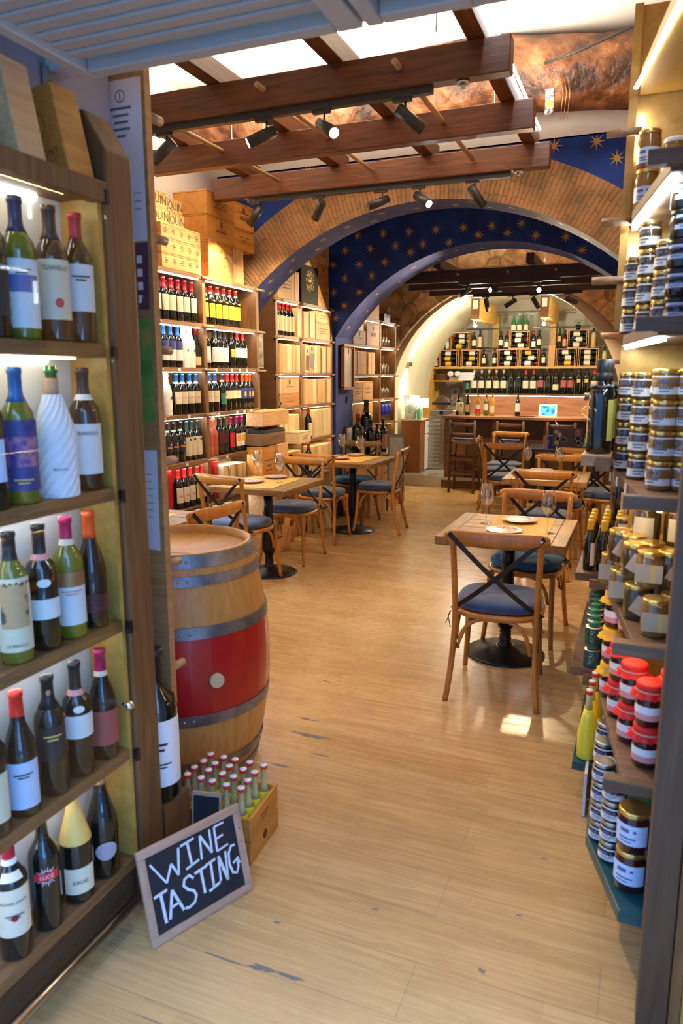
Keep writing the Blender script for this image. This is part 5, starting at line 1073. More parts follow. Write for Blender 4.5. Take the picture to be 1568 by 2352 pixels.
for i, (y0, y1, h, m_) in enumerate(((6.20, 6.66, .34, M_crate), (6.74, 7.08, .30, M_crateo), (7.10, 7.42, .34, M_crate))):
    crate(-3.30, (y0+y1)/2, 0, .27, y1-y0-.01, h, m_, 'floor crate under the second shelving, %s from left' % ORD[i], 'el')
crate(-3.09, 6.95, 0, .12, .36, .60, M_cratew, 'pale crate with papers on top beside the second left table', 'l')
for i in range(2): tag(MB().box(-.055, .055, -.15, .15, 0, .004).build('paper_sheet', M_paper, None, (-3.09, 6.95, .602+.005*i), (0, 0, .1*i)), 'white sheet on the pale crate beside the second left table, %s' % ('lower', 'upper')[i], 'paper')
for i, (y, h) in enumerate(((7.90, .34), (8.28, .33), (8.66, .34))):
    crate(-2.96, y, 0, .33, .37, h, M_cratev, 'floor crate beneath the big bottles, %s from left' % ORD[i], 'l'); crate(-2.96, y, h+.002, .33, .37, .30, M_crate, 'upper crate beneath the big bottles, %s from left' % ORD[i], 'e')
tag(MB().box(-.17, .17, -.57, .57, 0, .03).build('counter_board', M_shelf, None, (-2.955, 8.28, .645)), 'long board on crates carrying the group of big bottles', 'board')
# group of big bottles on the board
BB = 'big bottles before the blue pier'
put('bb1', lambda: bottle('bulb', h=.50, r=.075, cap=F_red, capz=.25, labels=[(.08, .42, L_cream, .6)], n=28), (-2.99, 7.82, .677), RX-.1, 'very big round-shouldered bottle with red capsule beside the blue pier', 'wine bottle', BB)
put('bb2', lambda: bottle(h=.42, r=.058, cap=F_black, labels=[(.06, .42, L_tan, 1.0)], n=24), (-2.90, 7.99, .677), RX-.2, 'large bottle with tan landscape label in the big bottle group', 'wine bottle', BB)
put('bb3', lambda: bottle(h=.64, r=.075, cap=F_black, labels=[(.14, .50, L_pic, 1.1)], n=28), (-3.03, 8.20, .677), RX-.2, 'tallest bottle with colourful label at the rear of the group', 'wine bottle', BB)
put('bb4', lambda: bottle(h=.40, r=.052, cap=F_black, labels=[(.08, .55, L_pic, 1.1)], n=24), (-2.93, 8.52, .677), RX-.3, 'bottle with colourful label at the right of the big bottle group', 'wine bottle', BB)
put('bb5', lambda: bottle(h=.36, r=.045, cap=F_black, labels=[(.1, .5, L_pic, 1.1)], n=20), (-2.87, 8.14, .677), RX-.2, 'smaller dark bottle between the tan and colourful labels', 'wine bottle', BB)
t = thing('framed_notice', 'white notice in a dark red frame leaning behind the big bottles', 'frame', (-3.105, 7.83, .678), RX); MB().box(-.10, .10, -.01, .01, 0, .34).build('frame', base('dark_red_frame', (.12, .02, .02), .4), t); MB().box(-.088, .088, -.0115, -.01, .012, .328).build('sheet', M_paper, t)
# picture with chillies on the blue pier
t = thing('framed_picture', 'narrow wooden framed picture hanging on the blue pier', 'picture', (-3.10, 7.76, 1.46), RX)
for a in ((-.16, -.135, 0, .46), (.135, .16, 0, .46), (-.16, .16, -.02, .01), (-.16, .16, .45, .475)): MB().box(a[0], a[1], -.03, .01, a[2], a[3]).build('frame_bar', M_stain, t)
MB().box(-.136, .136, -.004, .004, .01, .45).build('picture_sheet', noisy('dusky_landscape_print', [(.4, (.30, .22, .18)), (.6, (.16, .17, .19))], 4, .5, 0), t)
for s in (-1, 1): MB().sweep([(s*.05, -.035, .45), (s*.06, -.04, .42), (s*.05, -.04, .37)], [.009, .008, .002], n=8).build('dried_chilli', base('dried_chilli_red', (.25, .01, .01), .4), t)
t = thing('corkscrew', 'small dark corkscrew hanging below the framed picture on the pier', 'corkscrew', (-3.115, 7.80, 1.36)); MB().box(-.006, .006, -.008, .008, -.07, 0).build('handle', M_black, t); MB().cyl((0, 0, 0), (0, 0, .06), .002, 6).build('hook', M_steel, t)
t = thing('framed_picture', 'dark framed photograph beside the nearest wine shelving at the arch', 'picture', (-3.17, 5.87, 1.66), RX)
MB().box(-.055, .055, 0, .02, 0, .31).build('frame', M_crateo, t); MB().box(-.045, .045, -.002, 0, .012, .298).build('photo', noisy('dark_photograph', [(.45, (.02, .015, .015)), (.6, (.22, .16, .13))], 14, .4, 0), t)
t = thing('hanging_tag', 'round black tag hanging at the left end of the second shelving', 'tag', (-3.13, 6.17, SZ2[2]-.28)); MB().lathe([(.020, 0), (.024, 0)], 20, mat=Matrix.Rotation(PI/2, 4, 'Y'), cap=False).build('white_ring', F_white, t); MB().cyl((-.001, 0, 0), (.001, 0, 0), .019, 18).build('disc', M_black, t); MB().sweep([(0, 0, .024), (0, .004, .15), (0, 0, .28)], .0015, n=5).build('cord', F_white, t)
t = thing('hanging_card', 'grey rectangular card hanging before the boxes of the second shelving', 'card', (-3.12, 6.86, SZ2[1]-.30)); MB().box(-.001, .001, -.05, .05, 0, .15, 0, Matrix.Rotation(-.12, 4, 'X')).build('card', base('slate_grey_card', (.16, .16, .16), .6), t); MB().sweep([(0, 0, .14), (0, .004, .22), (0, 0, .28)], .0015, n=5).build('cord', F_white, t); MB().cyl((-.001, 0, .19), (.001, 0, .19), .020, 16).build('disc', M_black, t)
# section three: crates left, glasses right
ybox(8.42, 9.0, 2.28, .34, M_crateo, 'orange crate on top of the stemware shelving', 'l')
ybox(8.10, 8.52, SZ3[1], .16, M_crateo, 'small orange crate with oval mark on the stemware shelving', 'e'); ybox(8.55, 9.02, SZ3[1], .28, M_crateo, 'large crate with tall faint capitals on the stemware shelving', 'e', txt=('ANLANE', .05))
tag(MB().box(-.10, .10, -.19, .19, 0, .12).build('dark_box', M_blackp, None, (-3.28, 8.32, SZ3[1]+.163)), 'dark box with small star on the small orange crate', 'box')
slabs(8.08, 8.80, 6, SZ3[2], .27, [M_crate, M_cratev], 'upright pale box on the middle shelf of the stemware shelving', x=-3.28)
ybox(8.10, 8.42, SZ3[3], .22, M_crate, 'left crate of four below the middle shelf beyond the pier', 'l'); ybox(8.44, 8.78, SZ3[3], .22, M_crate, 'right crate of four below the middle shelf beyond the pier', 'l')
ybox(8.10, 8.42, SZ3[4], .27, M_crate, 'left crate of four on the lower shelf beyond the pier', 'e'); ybox(8.44, 8.78, SZ3[4], .27, M_crate, 'right crate of four on the lower shelf beyond the pier', 'e')
NM = ['top', 'middle', 'third']
for r_, z in enumerate((SZ3[1], SZ3[2], SZ3[3])):
    for i in range(4):
        y = 9.17+.12*i
        for j in range(2):
            up_ = (r_ < 2)
            wglass(-3.24-.11*j, y, 'stemmed glass upside down on the %s stemware shelf, %s row, %s from left' % (NM[r_], ('front', 'rear')[j], ORD[i]), z=SZ3[r_+1]+.238, grp='upturned glasses on the %s shelf' % NM[r_], tilt=(PI, 0))
for i in range(3): wglass(-3.24, 8.84+.08*i, 'stemmed glass upside down right of the upright boxes, %s from left' % ORD[i], z=SZ3[2]+.238, grp='upturned glasses beside the boxes', tilt=(PI, 0))
for i in range(6):
    t = thing('tumbler', 'short clear tumbler under the blue glasses, %s row, %s from left' % (('front', 'rear')[i//3], ORD[i % 3]), 'glass', (-3.2-.10*(i//3), 9.2+.14*(i % 3), SZ3[4]+.001), 0, 'clear tumblers'); MB().lathe([(.03, 0), (.036, .09)], 18, cap=False).build('glass_wall', M_glass, t)
    t = thing('blue_tumbler', 'cobalt blue tumbler on the clear tumblers, %s row, %s from left' % (('front', 'rear')[i//3], ORD[i % 3]), 'glass', (-3.2-.10*(i//3), 9.2+.14*(i % 3), SZ3[4]+.093), 0, 'cobalt blue tumblers'); MB().lathe([(.045, 0), (.05, .05), (.045, .10), (.05, .14)], 18).build('glass_wall', base('cobalt_glass', (.01, .03, .45), .1, 0, Coat_Weight=.5), t)
t = thing('glass_star_ornament', 'dark star-shaped glass ornament on top of the stemware shelving', 'ornament', (-3.22, 9.35, 2.281)); MB().box(-.05, .05, -.12, .12, 0, .10).build('box', M_blackp, t); p = star_pts(.09, 6, .5); b = MB(); b.add([(.055, x, .14+z) for x, z in p]+[(.075, x, .14+z) for x, z in p], [tuple(range(12)), tuple(range(23, 11, -1))]+[(i, (i+1) % 12, 12+(i+1) % 12, 12+i) for i in range(12)]); b.build('star', M_glass, t)
# menu easel
t = thing('menu_board', 'grey framed menu board standing behind the farther left table', 'menu board', (-2.66, 8.2, 0), .2); m = Matrix.Rotation(-.1, 4, 'X')
MB().box(-.10, .10, -.012, .012, .20, .92, 0, m).build('frame', base('grey_green_frame', (.20, .22, .18), .5), t); MB().box(-.08, .08, -.014, -.012, .24, .88, 0, m).build('sheet', noisy('pale_menu_sheet', [(.45, (.42, .42, .36)), (.5, (.5, .5, .44))], 30, .6, 0), t); 
for s in (-1, 1): MB().box(s*.09-.012, s*.09+.012, -.01, .01, 0, .25).build('leg', M_stain, t)

# ------------------------------------------------------------------ bar
def bar():
    t = thing('bar_counter', 'dark wooden bar counter under the far arch', 'bar', (-1.25, 10.6, 0)); X = lambda x: x+1.25; Y = lambda y: y-10.6
    MB().box(X(-2.62), X(.1), Y(10.18), Y(10.75), 1.0, 1.035).build('counter_top', M_bar, t, bevel=.003)
    MB().box(X(-2.55), X(.08), Y(10.34), Y(10.40), .10, 1.0).build('front_panel', wood('dark_bar_panel_wood', (.10, .045, .018), (.05, .02, .009), 'X', 5), t)
    b = MB()
    for i in range(5): b.box(X(-2.60), X(-2.30), Y(10.30), Y(10.72), .12+.176*i, .292+.176*i)
    b.build('end_boards', M_bar, t, bevel=.002)
    MB().box(X(-2.64), X(.08), Y(10.27), Y(10.75), 0, .11).build('plinth', M_bar, t)
    for x in (-1.9, -1.2, -.5): MB().box(X(x-.03), X(x+.03), Y(10.30), Y(10.34), .11, 1.0).build('front_post', M_bar, t)
    MB().box(X(-2.3), X(.05), Y(10.6), Y(10.75), .3, .33).build('inner_shelf', M_stain, t)
bar()
def stool():
    t = thing('bar_stool', None, None); m = wood('dark_stool_wood', (.11, .045, .018), (.06, .024, .01), 'Z', 6)
    for sx in (-1, 1):
        MB().sweep([(sx*.17, -.17, 0), (sx*.165, -.165, .70), (sx*.17, -.20, 1.0)], .017, n=8).build('leg', m, t); MB().sweep([(sx*.18, .17, 0), (sx*.165, .15, .70)], .017, n=8).build('leg', m, t)
    for z in (.25, .45):
        MB().box(-.165, .165, -.18, -.16, z, z+.03).box(-.165, .165, .145, .165, z, z+.03).box(-.175, -.155, -.16, .15, z+.04, z+.07).box(.155, .175, -.16, .15, z+.04, z+.07).build('stretcher', m, t)
    for z in (.80, .94): MB().sweep(bez([(-.16, -.18, z), (0, -.215, z), (.16, -.18, z)], 8), .008, .03, 8).build('back_slat', m, t)
    MB().prism(superell(.18, .17, 28, 4), .68, .72).build('rush_seat', wood('woven_rush_seat', (.42, .24, .10), (.28, .15, .05), 'X', 10, .7, 30), t); MB().prism(superell(.16, .15, 24, 4), .721, .75).build('seat_pad', M_cush, t); return t
for i, (x, lb) in enumerate(((-2.24, 'dark wooden bar stool at the left end of the bar'), (-1.60, 'dark wooden bar stool at the bar behind the farthest chair'), (-.95, 'dark wooden bar stool at the bar behind the laptop'))):
    put('stool', stool, (x, 10.0, 0), 0, lb, 'bar stool', 'bar stools')
# back wall: lit panel, shelves, posts
t = thing('back_bar', 'wooden back bar with lit panel and bottle shelves under the vault', 'back bar', (-1.8, 12.6, 0)); X = lambda x: x+1.8; Y = lambda y: y-12.6
MB().box(X(-2.80), X(-.1), Y(12.66), Y(12.70), .75, 1.26).build('wall_panel', M_barp, t); MB().box(X(-2.83), X(-.1), Y(12.36), Y(12.66), 1.27, 1.30).build('bottle_shelf', M_stain, t)
MB().box(X(-2.78), X(-.15), Y(12.40), Y(12.42), 1.257, 1.266).build('led_strip', emit('back_bar_led', (1, .80, .58), P_BACK), t)
MB().box(X(-3.42), X(-.05), Y(12.38), Y(12.7), 1.705, 1.735).build('upper_shelf', M_yellow, t); MB().box(X(-3.42), X(-2.84), Y(12.40), Y(12.7), 1.49, 1.512).build('side_shelf', M_yellow, t)
for x in (-3.40, -2.38, -1.45): MB().box(X(x-.05), X(x+.05), Y(12.72), Y(12.80), .15, 2.6).build('post', M_yellow, t)
MB().box(X(-3.44), X(-3.36), Y(12.38), Y(12.5), .15, 1.72).build('end_post', M_yellow, t)
MB().box(X(-2.8), X(-.1), Y(12.1), Y(12.66), .80, .84).build('back_worktop', M_stain, t)
for z, x0, x1 in ((2.58, -2.8, -1.1), (2.36, -2.84, -.92), (2.05, -3.4, -.2)):
    MB().cyl((X(x0), Y(12.6), z), (X(x1), Y(12.6), z), .010, 8).build('rail_pipe', M_steel, t)
# hanging wooden blocks with lamps
for x, lb in ((-2.36, 'wooden beam block hanging over the bar with lit lamp, left one'), (-1.38, 'wooden beam block hanging over the bar with lit lamp, right one')):
    t = thing('hanging_lamp_block', lb, 'lamp', (x, 11.0, 2.35)); MB().box(-.06, .06, -.05, 1.3, .05, .34).build('block', M_yellow, t, bevel=.004); MB().box(-.061, .061, -.056, -.05, .05, .34).build('end_face', M_bar, t)
    MB().cyl((0, 0, .36), (0, 0, .62), .012, 8).build('rod', M_steel, t); MB().box(-.035, .035, -.058, -.056, .2, .32).build('paper_label', M_paper, t)
    MB().cyl((0, -.03, -.02), (0, -.03, .05), .028, 14).build('lamp_socket', M_chrome, t); MB().lathe([(0, -.06), (.018, -.055), (.026, -.04), (.02, -.022)], 16, c=(0, -.03, 0)).build('bulb', M_bulb, t)
# vault uplighter on the left wall
t = thing('wall_lamp', 'metal up-and-down wall lamp glowing on the left of the vault', 'lamp', (-3.36, 10.9, 1.76)); MB().box(-.03, .05, -.09, .09, -.03, .03).build('housing', M_steel, t)
l = lamp('wall_lamp_up', 'SPOT', (.02, 0, .05), 30, (1, .95, .8), spot=2.2, blend=.8, radius=.04, look=(.10, 0, 1), parent=t); l = lamp('wall_lamp_down', 'SPOT', (.02, 0, -.05), 24, (1, .95, .8), spot=2.2, blend=.8, radius=.04, look=(.1, 0, -1), parent=t)
GB = 'bottles on the back bar'
bm = {'a': lambda: bottle(h=.40, r=.052, cap=F_white, capz=.25, labels=[(.22, .52, L_cream, 1.1)], n=14), 'b': lambda: bottle(h=.40, r=.052, cap=F_black, capz=.24, labels=[(.28, .40, L_blk, 1.1)], n=14),
      'c': lambda: bottle(h=.40, r=.052, cap=F_redb, capz=.235, labels=[(.22, .52, L_cream, 1.1)], n=14), 'd': lambda: bottle(h=.40, r=.052, cap=F_black, capz=.235, labels=[(.26, .54, L_terr, 1.1)], n=14), 'e': lambda: bottle(h=.40, r=.052, cap=F_black, capz=.235, labels=[(.16, .38, L_cream, 1.1)], n=14), 'f': lambda: bottle(h=.44, r=.055, cap=F_black, capz=.2, labels=[(.42, .54, L_gold, .5)], n=14), 's': lambda: bottle(h=.33, cap=F_black, labels=[(.2, .5, L_teal, 1.0)], n=14)}
xs_ = [-2.778, -2.669, -2.542, -2.418, -2.295, -2.175, -2.052, -1.93, -1.811, -1.691, -1.57, -1.451, -1.334, -1.21, -1.097, -.979, -.861, -.744]
for i, (x, k) in enumerate(zip(xs_, 'saaaaabbccdbedd'+'ffc')):
    d = {'s': 'small bottle with teal label', 'a': 'large pale-capped bottle with cream label', 'b': 'large plain dark bottle', 'c': 'large red-capped bottle with cream label', 'd': 'large bottle with dusty red label', 'e': 'large bottle with low cream label', 'f': 'tall dark wrapped-neck bottle'}[k]
    put('bk'+k, bm[k], (x, 12.46, 1.301), random.uniform(-.1, .1), '%s, %s from left in the back bar row' % (d, ORD[i]), 'wine bottle', GB)
def lying(x, y, z, flip, key, label):
    """bottle lying on its side inside a crate, one mesh with glass, cap and label"""
    k = 'ly'+key
    def mk():
        b = MB(); P = prof('bordeaux', .30, .037); m = Matrix.Rotation(PI/2, 4, 'Y'); b.lathe(P, 12, 0, mat=m)
        b.lathe([(.0165, .235), (.0165, .302), (0, .303)], 10, 1, mat=m); b.lathe([(.0378, .08), (.0378, .175)], 12, 2, mat=m, cap=False)
        return b.build('wine_bottle', [M_gdark, {'a': F_black, 'b': F_red, 'c': F_black}[key], {'a': L_cream, 'b': L_white, 'c': L_yel}[key]])
    return put(k, mk, (x+(.15 if flip else -.15), y, z), PI if flip else 0, label, 'wine bottle', 'bottles lying in the back bar crates')
def open_crate(x0, x1, z, h, label, sd):
    t = thing('bottle_crate', label, 'crate', ((x0+x1)/2, 12.54, z), 0, 'bottle crates on the back bar'); hx = (x1-x0)/2; W_ = .012
    MB().box(-hx, hx, -.13, .13, 0, W_).build('bottom', M_crate, t); MB().box(-hx, hx, -.13, .13, h-W_, h).build('top', M_crate, t); MB().box(-hx, -hx+W_, -.13, .13, W_, h-W_).build('side', M_crateo, t); MB().box(hx-W_, hx, -.13, .13, W_, h-W_).build('side', M_crateo, t); MB().box(-hx, hx, .12, .13, 0, h).build('back', M_black, t)
    rd = random.Random(sd); pw = label.split(' on ')[0] if ' on ' in label else label
    for i in range(3):
        zz = z+W_+.041+i*(h-2*W_)/3
        lying((x0+x1)/2+rd.uniform(-.008, .008), 12.49, zz, rd.random() < .5, rd.choice('aabc'), '%s bottle lying in the %s' % (('lowest', 'middle', 'topmost')[i], CN[sd]))
        for s in (-1, 1): MB().box(s*(hx-.032)-.003, s*(hx-.032)+.003, -.132, -.126, W_, h-W_).build('divider_slat', M_crate, t) if i == 0 else None
CN = ['lower crate at far left of back bar', 'lower crate second from left of back bar', 'lower crate third from left of back bar', 'lower crate fourth from left of back bar', 'lower crate fifth from left of back bar', 'lower crate at right of back bar', 'upper left crate of back bar', 'upper middle crate of back bar', 'upper right crate of back bar']
for i, (a, c, z) in enumerate(((-3.275, -2.935, 1.737), (-2.90, -2.575, 1.737), (-2.285, -1.945, 1.737), (-1.935, -1.61, 1.737), (-1.352, -1.03, 1.737), (-1.012, -.70, 1.737), (-3.09, -2.765, 2.024), (-2.106, -1.776, 2.024), (-1.19, -.865, 2.024))):
    open_crate(a, c, z, .28, 'open pine crate of lying bottles, '+CN[i], i)
sb = {'w': lambda: bottle(glass=M_gclear, cap=F_white, labels=[(.1, .4, L_white, 1.1)], n=12), 'g': lambda: bottle(h=.29, cap=F_black, labels=[(.2, .5, L_cream, 1.0)], n=12), 'k': lambda: bottle(h=.31, cap=F_black, labels=[(.1, .65, L_tan, 1.2)], n=12), 'r': lambda: bottle(h=.29, cap=F_red, labels=[(.08, .4, L_white, 1.1)], n=12), 'o': lambda: bottle(h=.31, cap=F_black, labels=[(.35, .6, base('orange_round_label', (.75, .3, .02), .5), .8)], n=12), 'y': lambda: bottle(glass=M_gclear, h=.31, cap=F_black, labels=[(.15, .45, L_yel, .8)], n=12), 'n': lambda: bottle('champagne', h=.25, r=.042, glass=M_ggreen, cap=F_green2, capz=.2, labels=[(.05, .4, L_cream, 1.1)], n=14), 'p': lambda: bottle(h=.28, cap=F_black, labels=[(.1, .5, L_pic, 1.1)], n=12)}
for i, (x, z, k, lb) in enumerate(((-3.341, 1.737, 'r', 'red-capped bottle at the far left of the upper shelf'), (-2.526, 1.737, 'g', 'bottle right of the second lower crate'), (-2.347, 1.737, 'g', 'bottle left of the third lower crate'), (-1.549, 1.737, 'g', 'bottle right of the fourth lower crate'), (-.62, 1.737, 'y', 'clear bottle right of the last lower crate'),
                                (-3.15, 2.024, 'w', 'pale clear bottle left of the upper left crate'), (-2.70, 2.024, 'g', 'cream-labelled bottle right of the upper left crate'), (-2.60, 2.024, 'k', 'tan-labelled bottle under the left bright lamp'), (-2.25, 2.024, 'g', 'bottle farther left of the upper middle crate'), (-2.155, 2.024, 'r', 'white-labelled bottle touching the upper middle crate left side'),
                                (-1.725, 2.024, 'r', 'red-capped bottle right of the upper middle crate'), (-1.635, 2.024, 'g', 'tall bottle farther right of the upper middle crate'), (-1.316, 2.024, 'o', 'bottle with orange round label by the upper right crate'), (-1.232, 2.024, 'p', 'bottle with red picture label by the upper right crate'), (-.80, 2.024, 'y', 'clear bottle with yellow label beside the upper right crate'),
                                (-2.054, 2.306, 'n', 'bright green bottle topmost on the middle crate, left'), (-1.958, 2.306, 'n', 'bright green bottle topmost on the middle crate, centre'), (-1.851, 2.306, 'n', 'bright green bottle topmost on the middle crate, right'))):
    put('sb'+k, sb[k], (x, 12.5, z+.001), random.uniform(-.2, .2), lb, 'wine bottle', GB)
t = thing('cork_box', 'tall narrow wooden box full of corks on the back bar', 'box', (-1.42, 12.5, 1.737)); MB().box(-.05, .05, -.06, .06, 0, .34).build('box', M_crateo, t); b = MB(); rd = random.Random(2)
for i in range(26): b.cyl((-.03+.03*(i % 3), -.061, .03+.034*(i//3)), (-.03+.03*(i % 3), -.066, .03+.034*(i//3)), .012, 8)
o = b.build('corks', base('cork', (.5, .3, .15), .8), t); o['kind'] = 'stuff'
t = thing('potted_plant', 'small green plant in a dark pot on the upper right crate', 'plant', (-1.04, 12.5, 2.306)); MB().lathe([(.03, 0), (.045, .08), (.04, .08), (0, .07)], 16).build('pot', M_black, t); b = MB(); rd = random.Random(4)
for i in range(40):
    a = rd.random()*2*PI; r_ = .06*rd.random(); z = .09+.06*rd.random(); p = Vector((r_*math.cos(a), r_*math.sin(a), z)); q = Vector((math.cos(a), math.sin(a), .5)).normalized()*.025; s_ = Vector((-math.sin(a), math.cos(a), 0))*.010; b.add([p-q*.3, p+s_+q*.3, p+q, p-s_+q*.3], [(0, 1, 2, 3)])
b.build('leaves', base('fresh_green_leaf', (.08, .35, .03), .5), t)
for i in range(5): tag(MB().lathe([(.13, 0), (.15, .012), (.15, .016), (0, .014)], 24).build('wooden_plate', M_stain, None, (-3.24, 12.52, 1.513+.022*i)), 'round wooden plate in the stack on the side shelf, %s from bottom' % ORD[i], 'plate', 'stack of wooden plates')
for i, x in enumerate((-3.04, -2.99)): tag(MB().lathe([(.02, 0), (.045, 0), (.045, .10), (.02, .10)], 18).build('paper_roll', M_paper, None, (x-.01+.07*i, 12.42, 1.62), (PI/2, 0, 0)), 'small paper roll beside the wooden plates, %s one' % ('left', 'right')[i], 'paper roll')
MBX = MB().box(-.09, .09, -.1, .1, 0, .06).build('wooden_box', M_cratev, None, (-3.0, 12.52, 1.513)); tag(MBX, 'small wooden box under the paper rolls on the side shelf', 'box')
for i in range(3): tag(MB().box(-.13+.01*i, .13, -.10, .10, 0, .042).build('folded_napkins', M_paper, None, (-2.80, 12.5, 1.513+.044*i), (0, 0, .08*i)), 'bundle of white napkins on the side shelf, %s' % ('lowest', 'middle', 'topmost')[i], 'napkins')
# things on the counter
ob = {'o': lambda: bottle(glass=M_orangeg, cap=M_gdark, capz=.28, labels=[(.12, .30, L_red, 1.2), (.3, .5, L_white, 1.0)], n=14), 'y': lambda: bottle(glass=M_goliv, cap=F_wax, capz=.27, labels=[(.25, .55, L_white, 1.0)], n=14), 'z': lambda: bottle(glass=M_orangeg, cap=F_wax, capz=.27, labels=[(.15, .45, L_cream, 1.1)], n=14), 'd': lambda: bottle(cap=F_black, labels=[(.2, .6, L_white, 1.1)], n=14), 'e': lambda: bottle('burgundy', cap=F_wax, capz=.27, labels=[(.15, .5, L_cream, 1.1)], n=14), 'j': lambda: bottle(glass=M_gclear, h=.24, cap=M_chrome, labels=[(.2, .5, L_white, .9)], n=12)}
for x, y, k, lb in ((-2.33, 10.5, 'e', 'dark bottle with cream label left on the bar counter'), (-2.182, 10.5, 'o', 'amber bottle with red and white label on the bar counter'), (-2.062, 10.5, 'y', 'olive bottle with white label on the bar counter'), (-1.974, 10.5, 'z', 'amber bottle with cream label on the bar counter'), (-1.623, 10.5, 'd', 'single dark bottle with white label in mid bar counter'), (-2.47, 10.52, 'd', 'dark bottle farthest left on the bar counter'), (-2.41, 10.45, 'j', 'small clear cruet with metal top on the bar counter')):
    put('cb'+k, ob[k], (x, y, 1.036), random.uniform(-.2, .2), lb, 'bottle', 'bottles on the bar counter')
t = thing('tablet', 'white tablet computer with blue screen leaning on the bar counter', 'tablet', (-1.21, 10.48, 1.036), .05); m = Matrix.Rotation(-.2, 4, 'X'); MB().box(-.122, .122, -.006, .006, 0, .17, 0, m).build('body', F_white, t, bevel=.003)
sm = noisy('blue_screen_image', [(.4, (.01, .08, .25)), (.55, (.05, .35, .7)), (.7, (.5, .8, .95))], 20, .2, 0); p = sm.node_tree.nodes['Principled BSDF']; sm.node_tree.links.new(sm.node_tree.nodes['Color Ramp'].outputs[0], p.inputs['Emission Color']); p.inputs['Emission Strength'].default_value = 1.3
MB().box(-.098, .098, -.0068, -.006, .018, .150, 0, m).build('screen', sm, t)
b = MB(); b.sweep(bez([(-.62, 10.5, 1.04), (-.82, 10.5, 1.02), (-.80, 10.5, 1.24), (-.62, 10.5, 1.18)], 14), .004, n=6); b.sweep(bez([(-.62, 10.5, 1.04), (-.78, 10.46, 1.04), (-.86, 10.42, 1.04)], 6), .004, n=6); tag(b.build('white_cable', F_white), 'white charging cable looping on the bar counter at right', 'cable')
b = MB(); b.sweep(bez([(-1.12, 10.35, 1.04), (-1.08, 10.16, 1.03), (-1.0, 10.12, .85), (-.84, 9.6, .85), (-.80, 9.05, .93)], 16), .004, n=6); tag(b.build('white_cable', F_white), 'white cable hanging from the tablet down to the laptop', 'cable')
for x, lb in ((-1.53, 'small dark phone lying on the bar counter beside the tablet'), (-1.42, 'flat dark notebook lying on the bar counter by the tablet')): tag(MB().box(-.05, .05, -.04, .04, 0, .008).build('phone', M_blackp, None, (x, 10.4, 1.036)), lb, 'phone')
# slicing machine and clutter left of the counter
t = thing('slicing_machine', 'steel and black slicing machine left behind the bar counter', 'slicer', (-2.86, 11.22, .98)); MB().box(-.18, .18, -.15, .15, 0, .09).build('base', M_steel, t, bevel=.01); MB().cyl((-.02, -.05, .2), (-.02, -.02, .2), .11, 24).build('blade', M_chrome, t); MB().box(-.16, .14, -.12, .0, .17, .21).build('carriage', M_black, t, bevel=.005); MB().cyl((.0, -.16, .05), (.0, -.15, .05), .03, 16).build('dial', M_black, t); MB().sweep(bez([(.02, 0, .2), (.1, 0, .28), (.16, 0, .2)], 8), .006, n=6).build('handle', M_black, t)
tag(MB().box(-.32, .30, -.3, .3, 0, .83).build('work_cabinet', M_steel, None, (-2.46, 11.45, .15)), 'steel work cabinet carrying the slicing machine behind the bar', 'cabinet')
t = thing('wall_control_box', 'grey wall box with red button left of the bottle shelf', 'control box', (-3.08, 12.9, 1.25)); MB().box(-.08, .08, -.05, 0, -.14, .14).build('box', base('grey_box', (.3, .31, .29), .5), t, bevel=.01); MB().cyl((0, -.05, -.06), (0, -.065, -.06), .03, 16).build('red_button', L_red, t); MB().cyl((0, -.05, .06), (0, -.06, .06), .03, 16).build('dial', M_black, t)
# cooler with slatted front
t = thing('bottle_cooler', 'stainless steel cooler with stacked slats left of the bar', 'cooler', (-2.93, 11.05, .15)); MB().box(-.12, .13, 0, .36, 0, .83).build('body', M_steel, t); b = MB()
for i in range(13): b.box(-.115, .06, -.02, 0, .03+.06*i, .062+.06*i, 0, Matrix.Translation((0, 0, 0)))
b.build('slatted_front', base('pale_slat_metal', (.5, .5, .46), .35, .6), t); MB().box(.07, .13, -.012, 0, 0, .83).build('side_post', M_steel, t)
# orange cabinet with white doors
t = thing('side_cabinet', 'orange wooden cabinet with white doors left of the bar', 'cabinet', (-3.2, 10.85, .15)); MB().box(-.16, .14, -.25, .27, 0, .78).build('body', M_cabo, t, bevel=.004); MB().box(-.17, .16, -.26, .28, .78, .80).build('top', base('pale_cabinet_top', (.6, .5, .34), .4), t)
for i, (a, c, z0, z1) in enumerate(((-.02, .26, .02, .55), (.0, .26, .57, .76), (-.24, -.03, .02, .76))):
    if i == 2: continue
    d = MB().box(.141, .155, a, c, z0, z1).build('door' if i == 0 else 'drawer', M_white, t, bevel=.003); MB().cyl((.155, (a+c)/2, z1-.08), (.17, (a+c)/2, z1-.08), .008, 8).build('knob', M_black, d)
t = thing('polka_dot_bin', 'white pot with black dots holding papers on the orange cabinet', 'pot', (-3.27, 10.8, .95)); MB().lathe([(.08, 0), (.11, .26), (.104, .26), (.075, .01), (0, .01)], 28).build('pot', base('mint_white_pot', (.62, .70, .62), .4), t); b = MB(); rd = random.Random(8)
for i in range(44):
    a = rd.random()*2*PI; z = .02+.22*rd.random(); R = .08+.03*z/.26+.0012; s_ = .007
    b.add([((R)*math.cos(a+s_*math.cos(k*PI/3)/R), R*math.sin(a+s_*math.cos(k*PI/3)/R), z+s_*math.sin(k*PI/3)) for k in range(6)], [tuple(range(6))])
b.build('dots', M_black, t); b = MB()
for i in range(5): b.box(-.05, .05, -.001, .001, .05, .36, 0, Matrix.Rotation(i*.6, 4, 'Z') @ Matrix.Rotation(.12*i-.2, 4, 'Y'))
b.build('paper_rolls', M_paper, t)
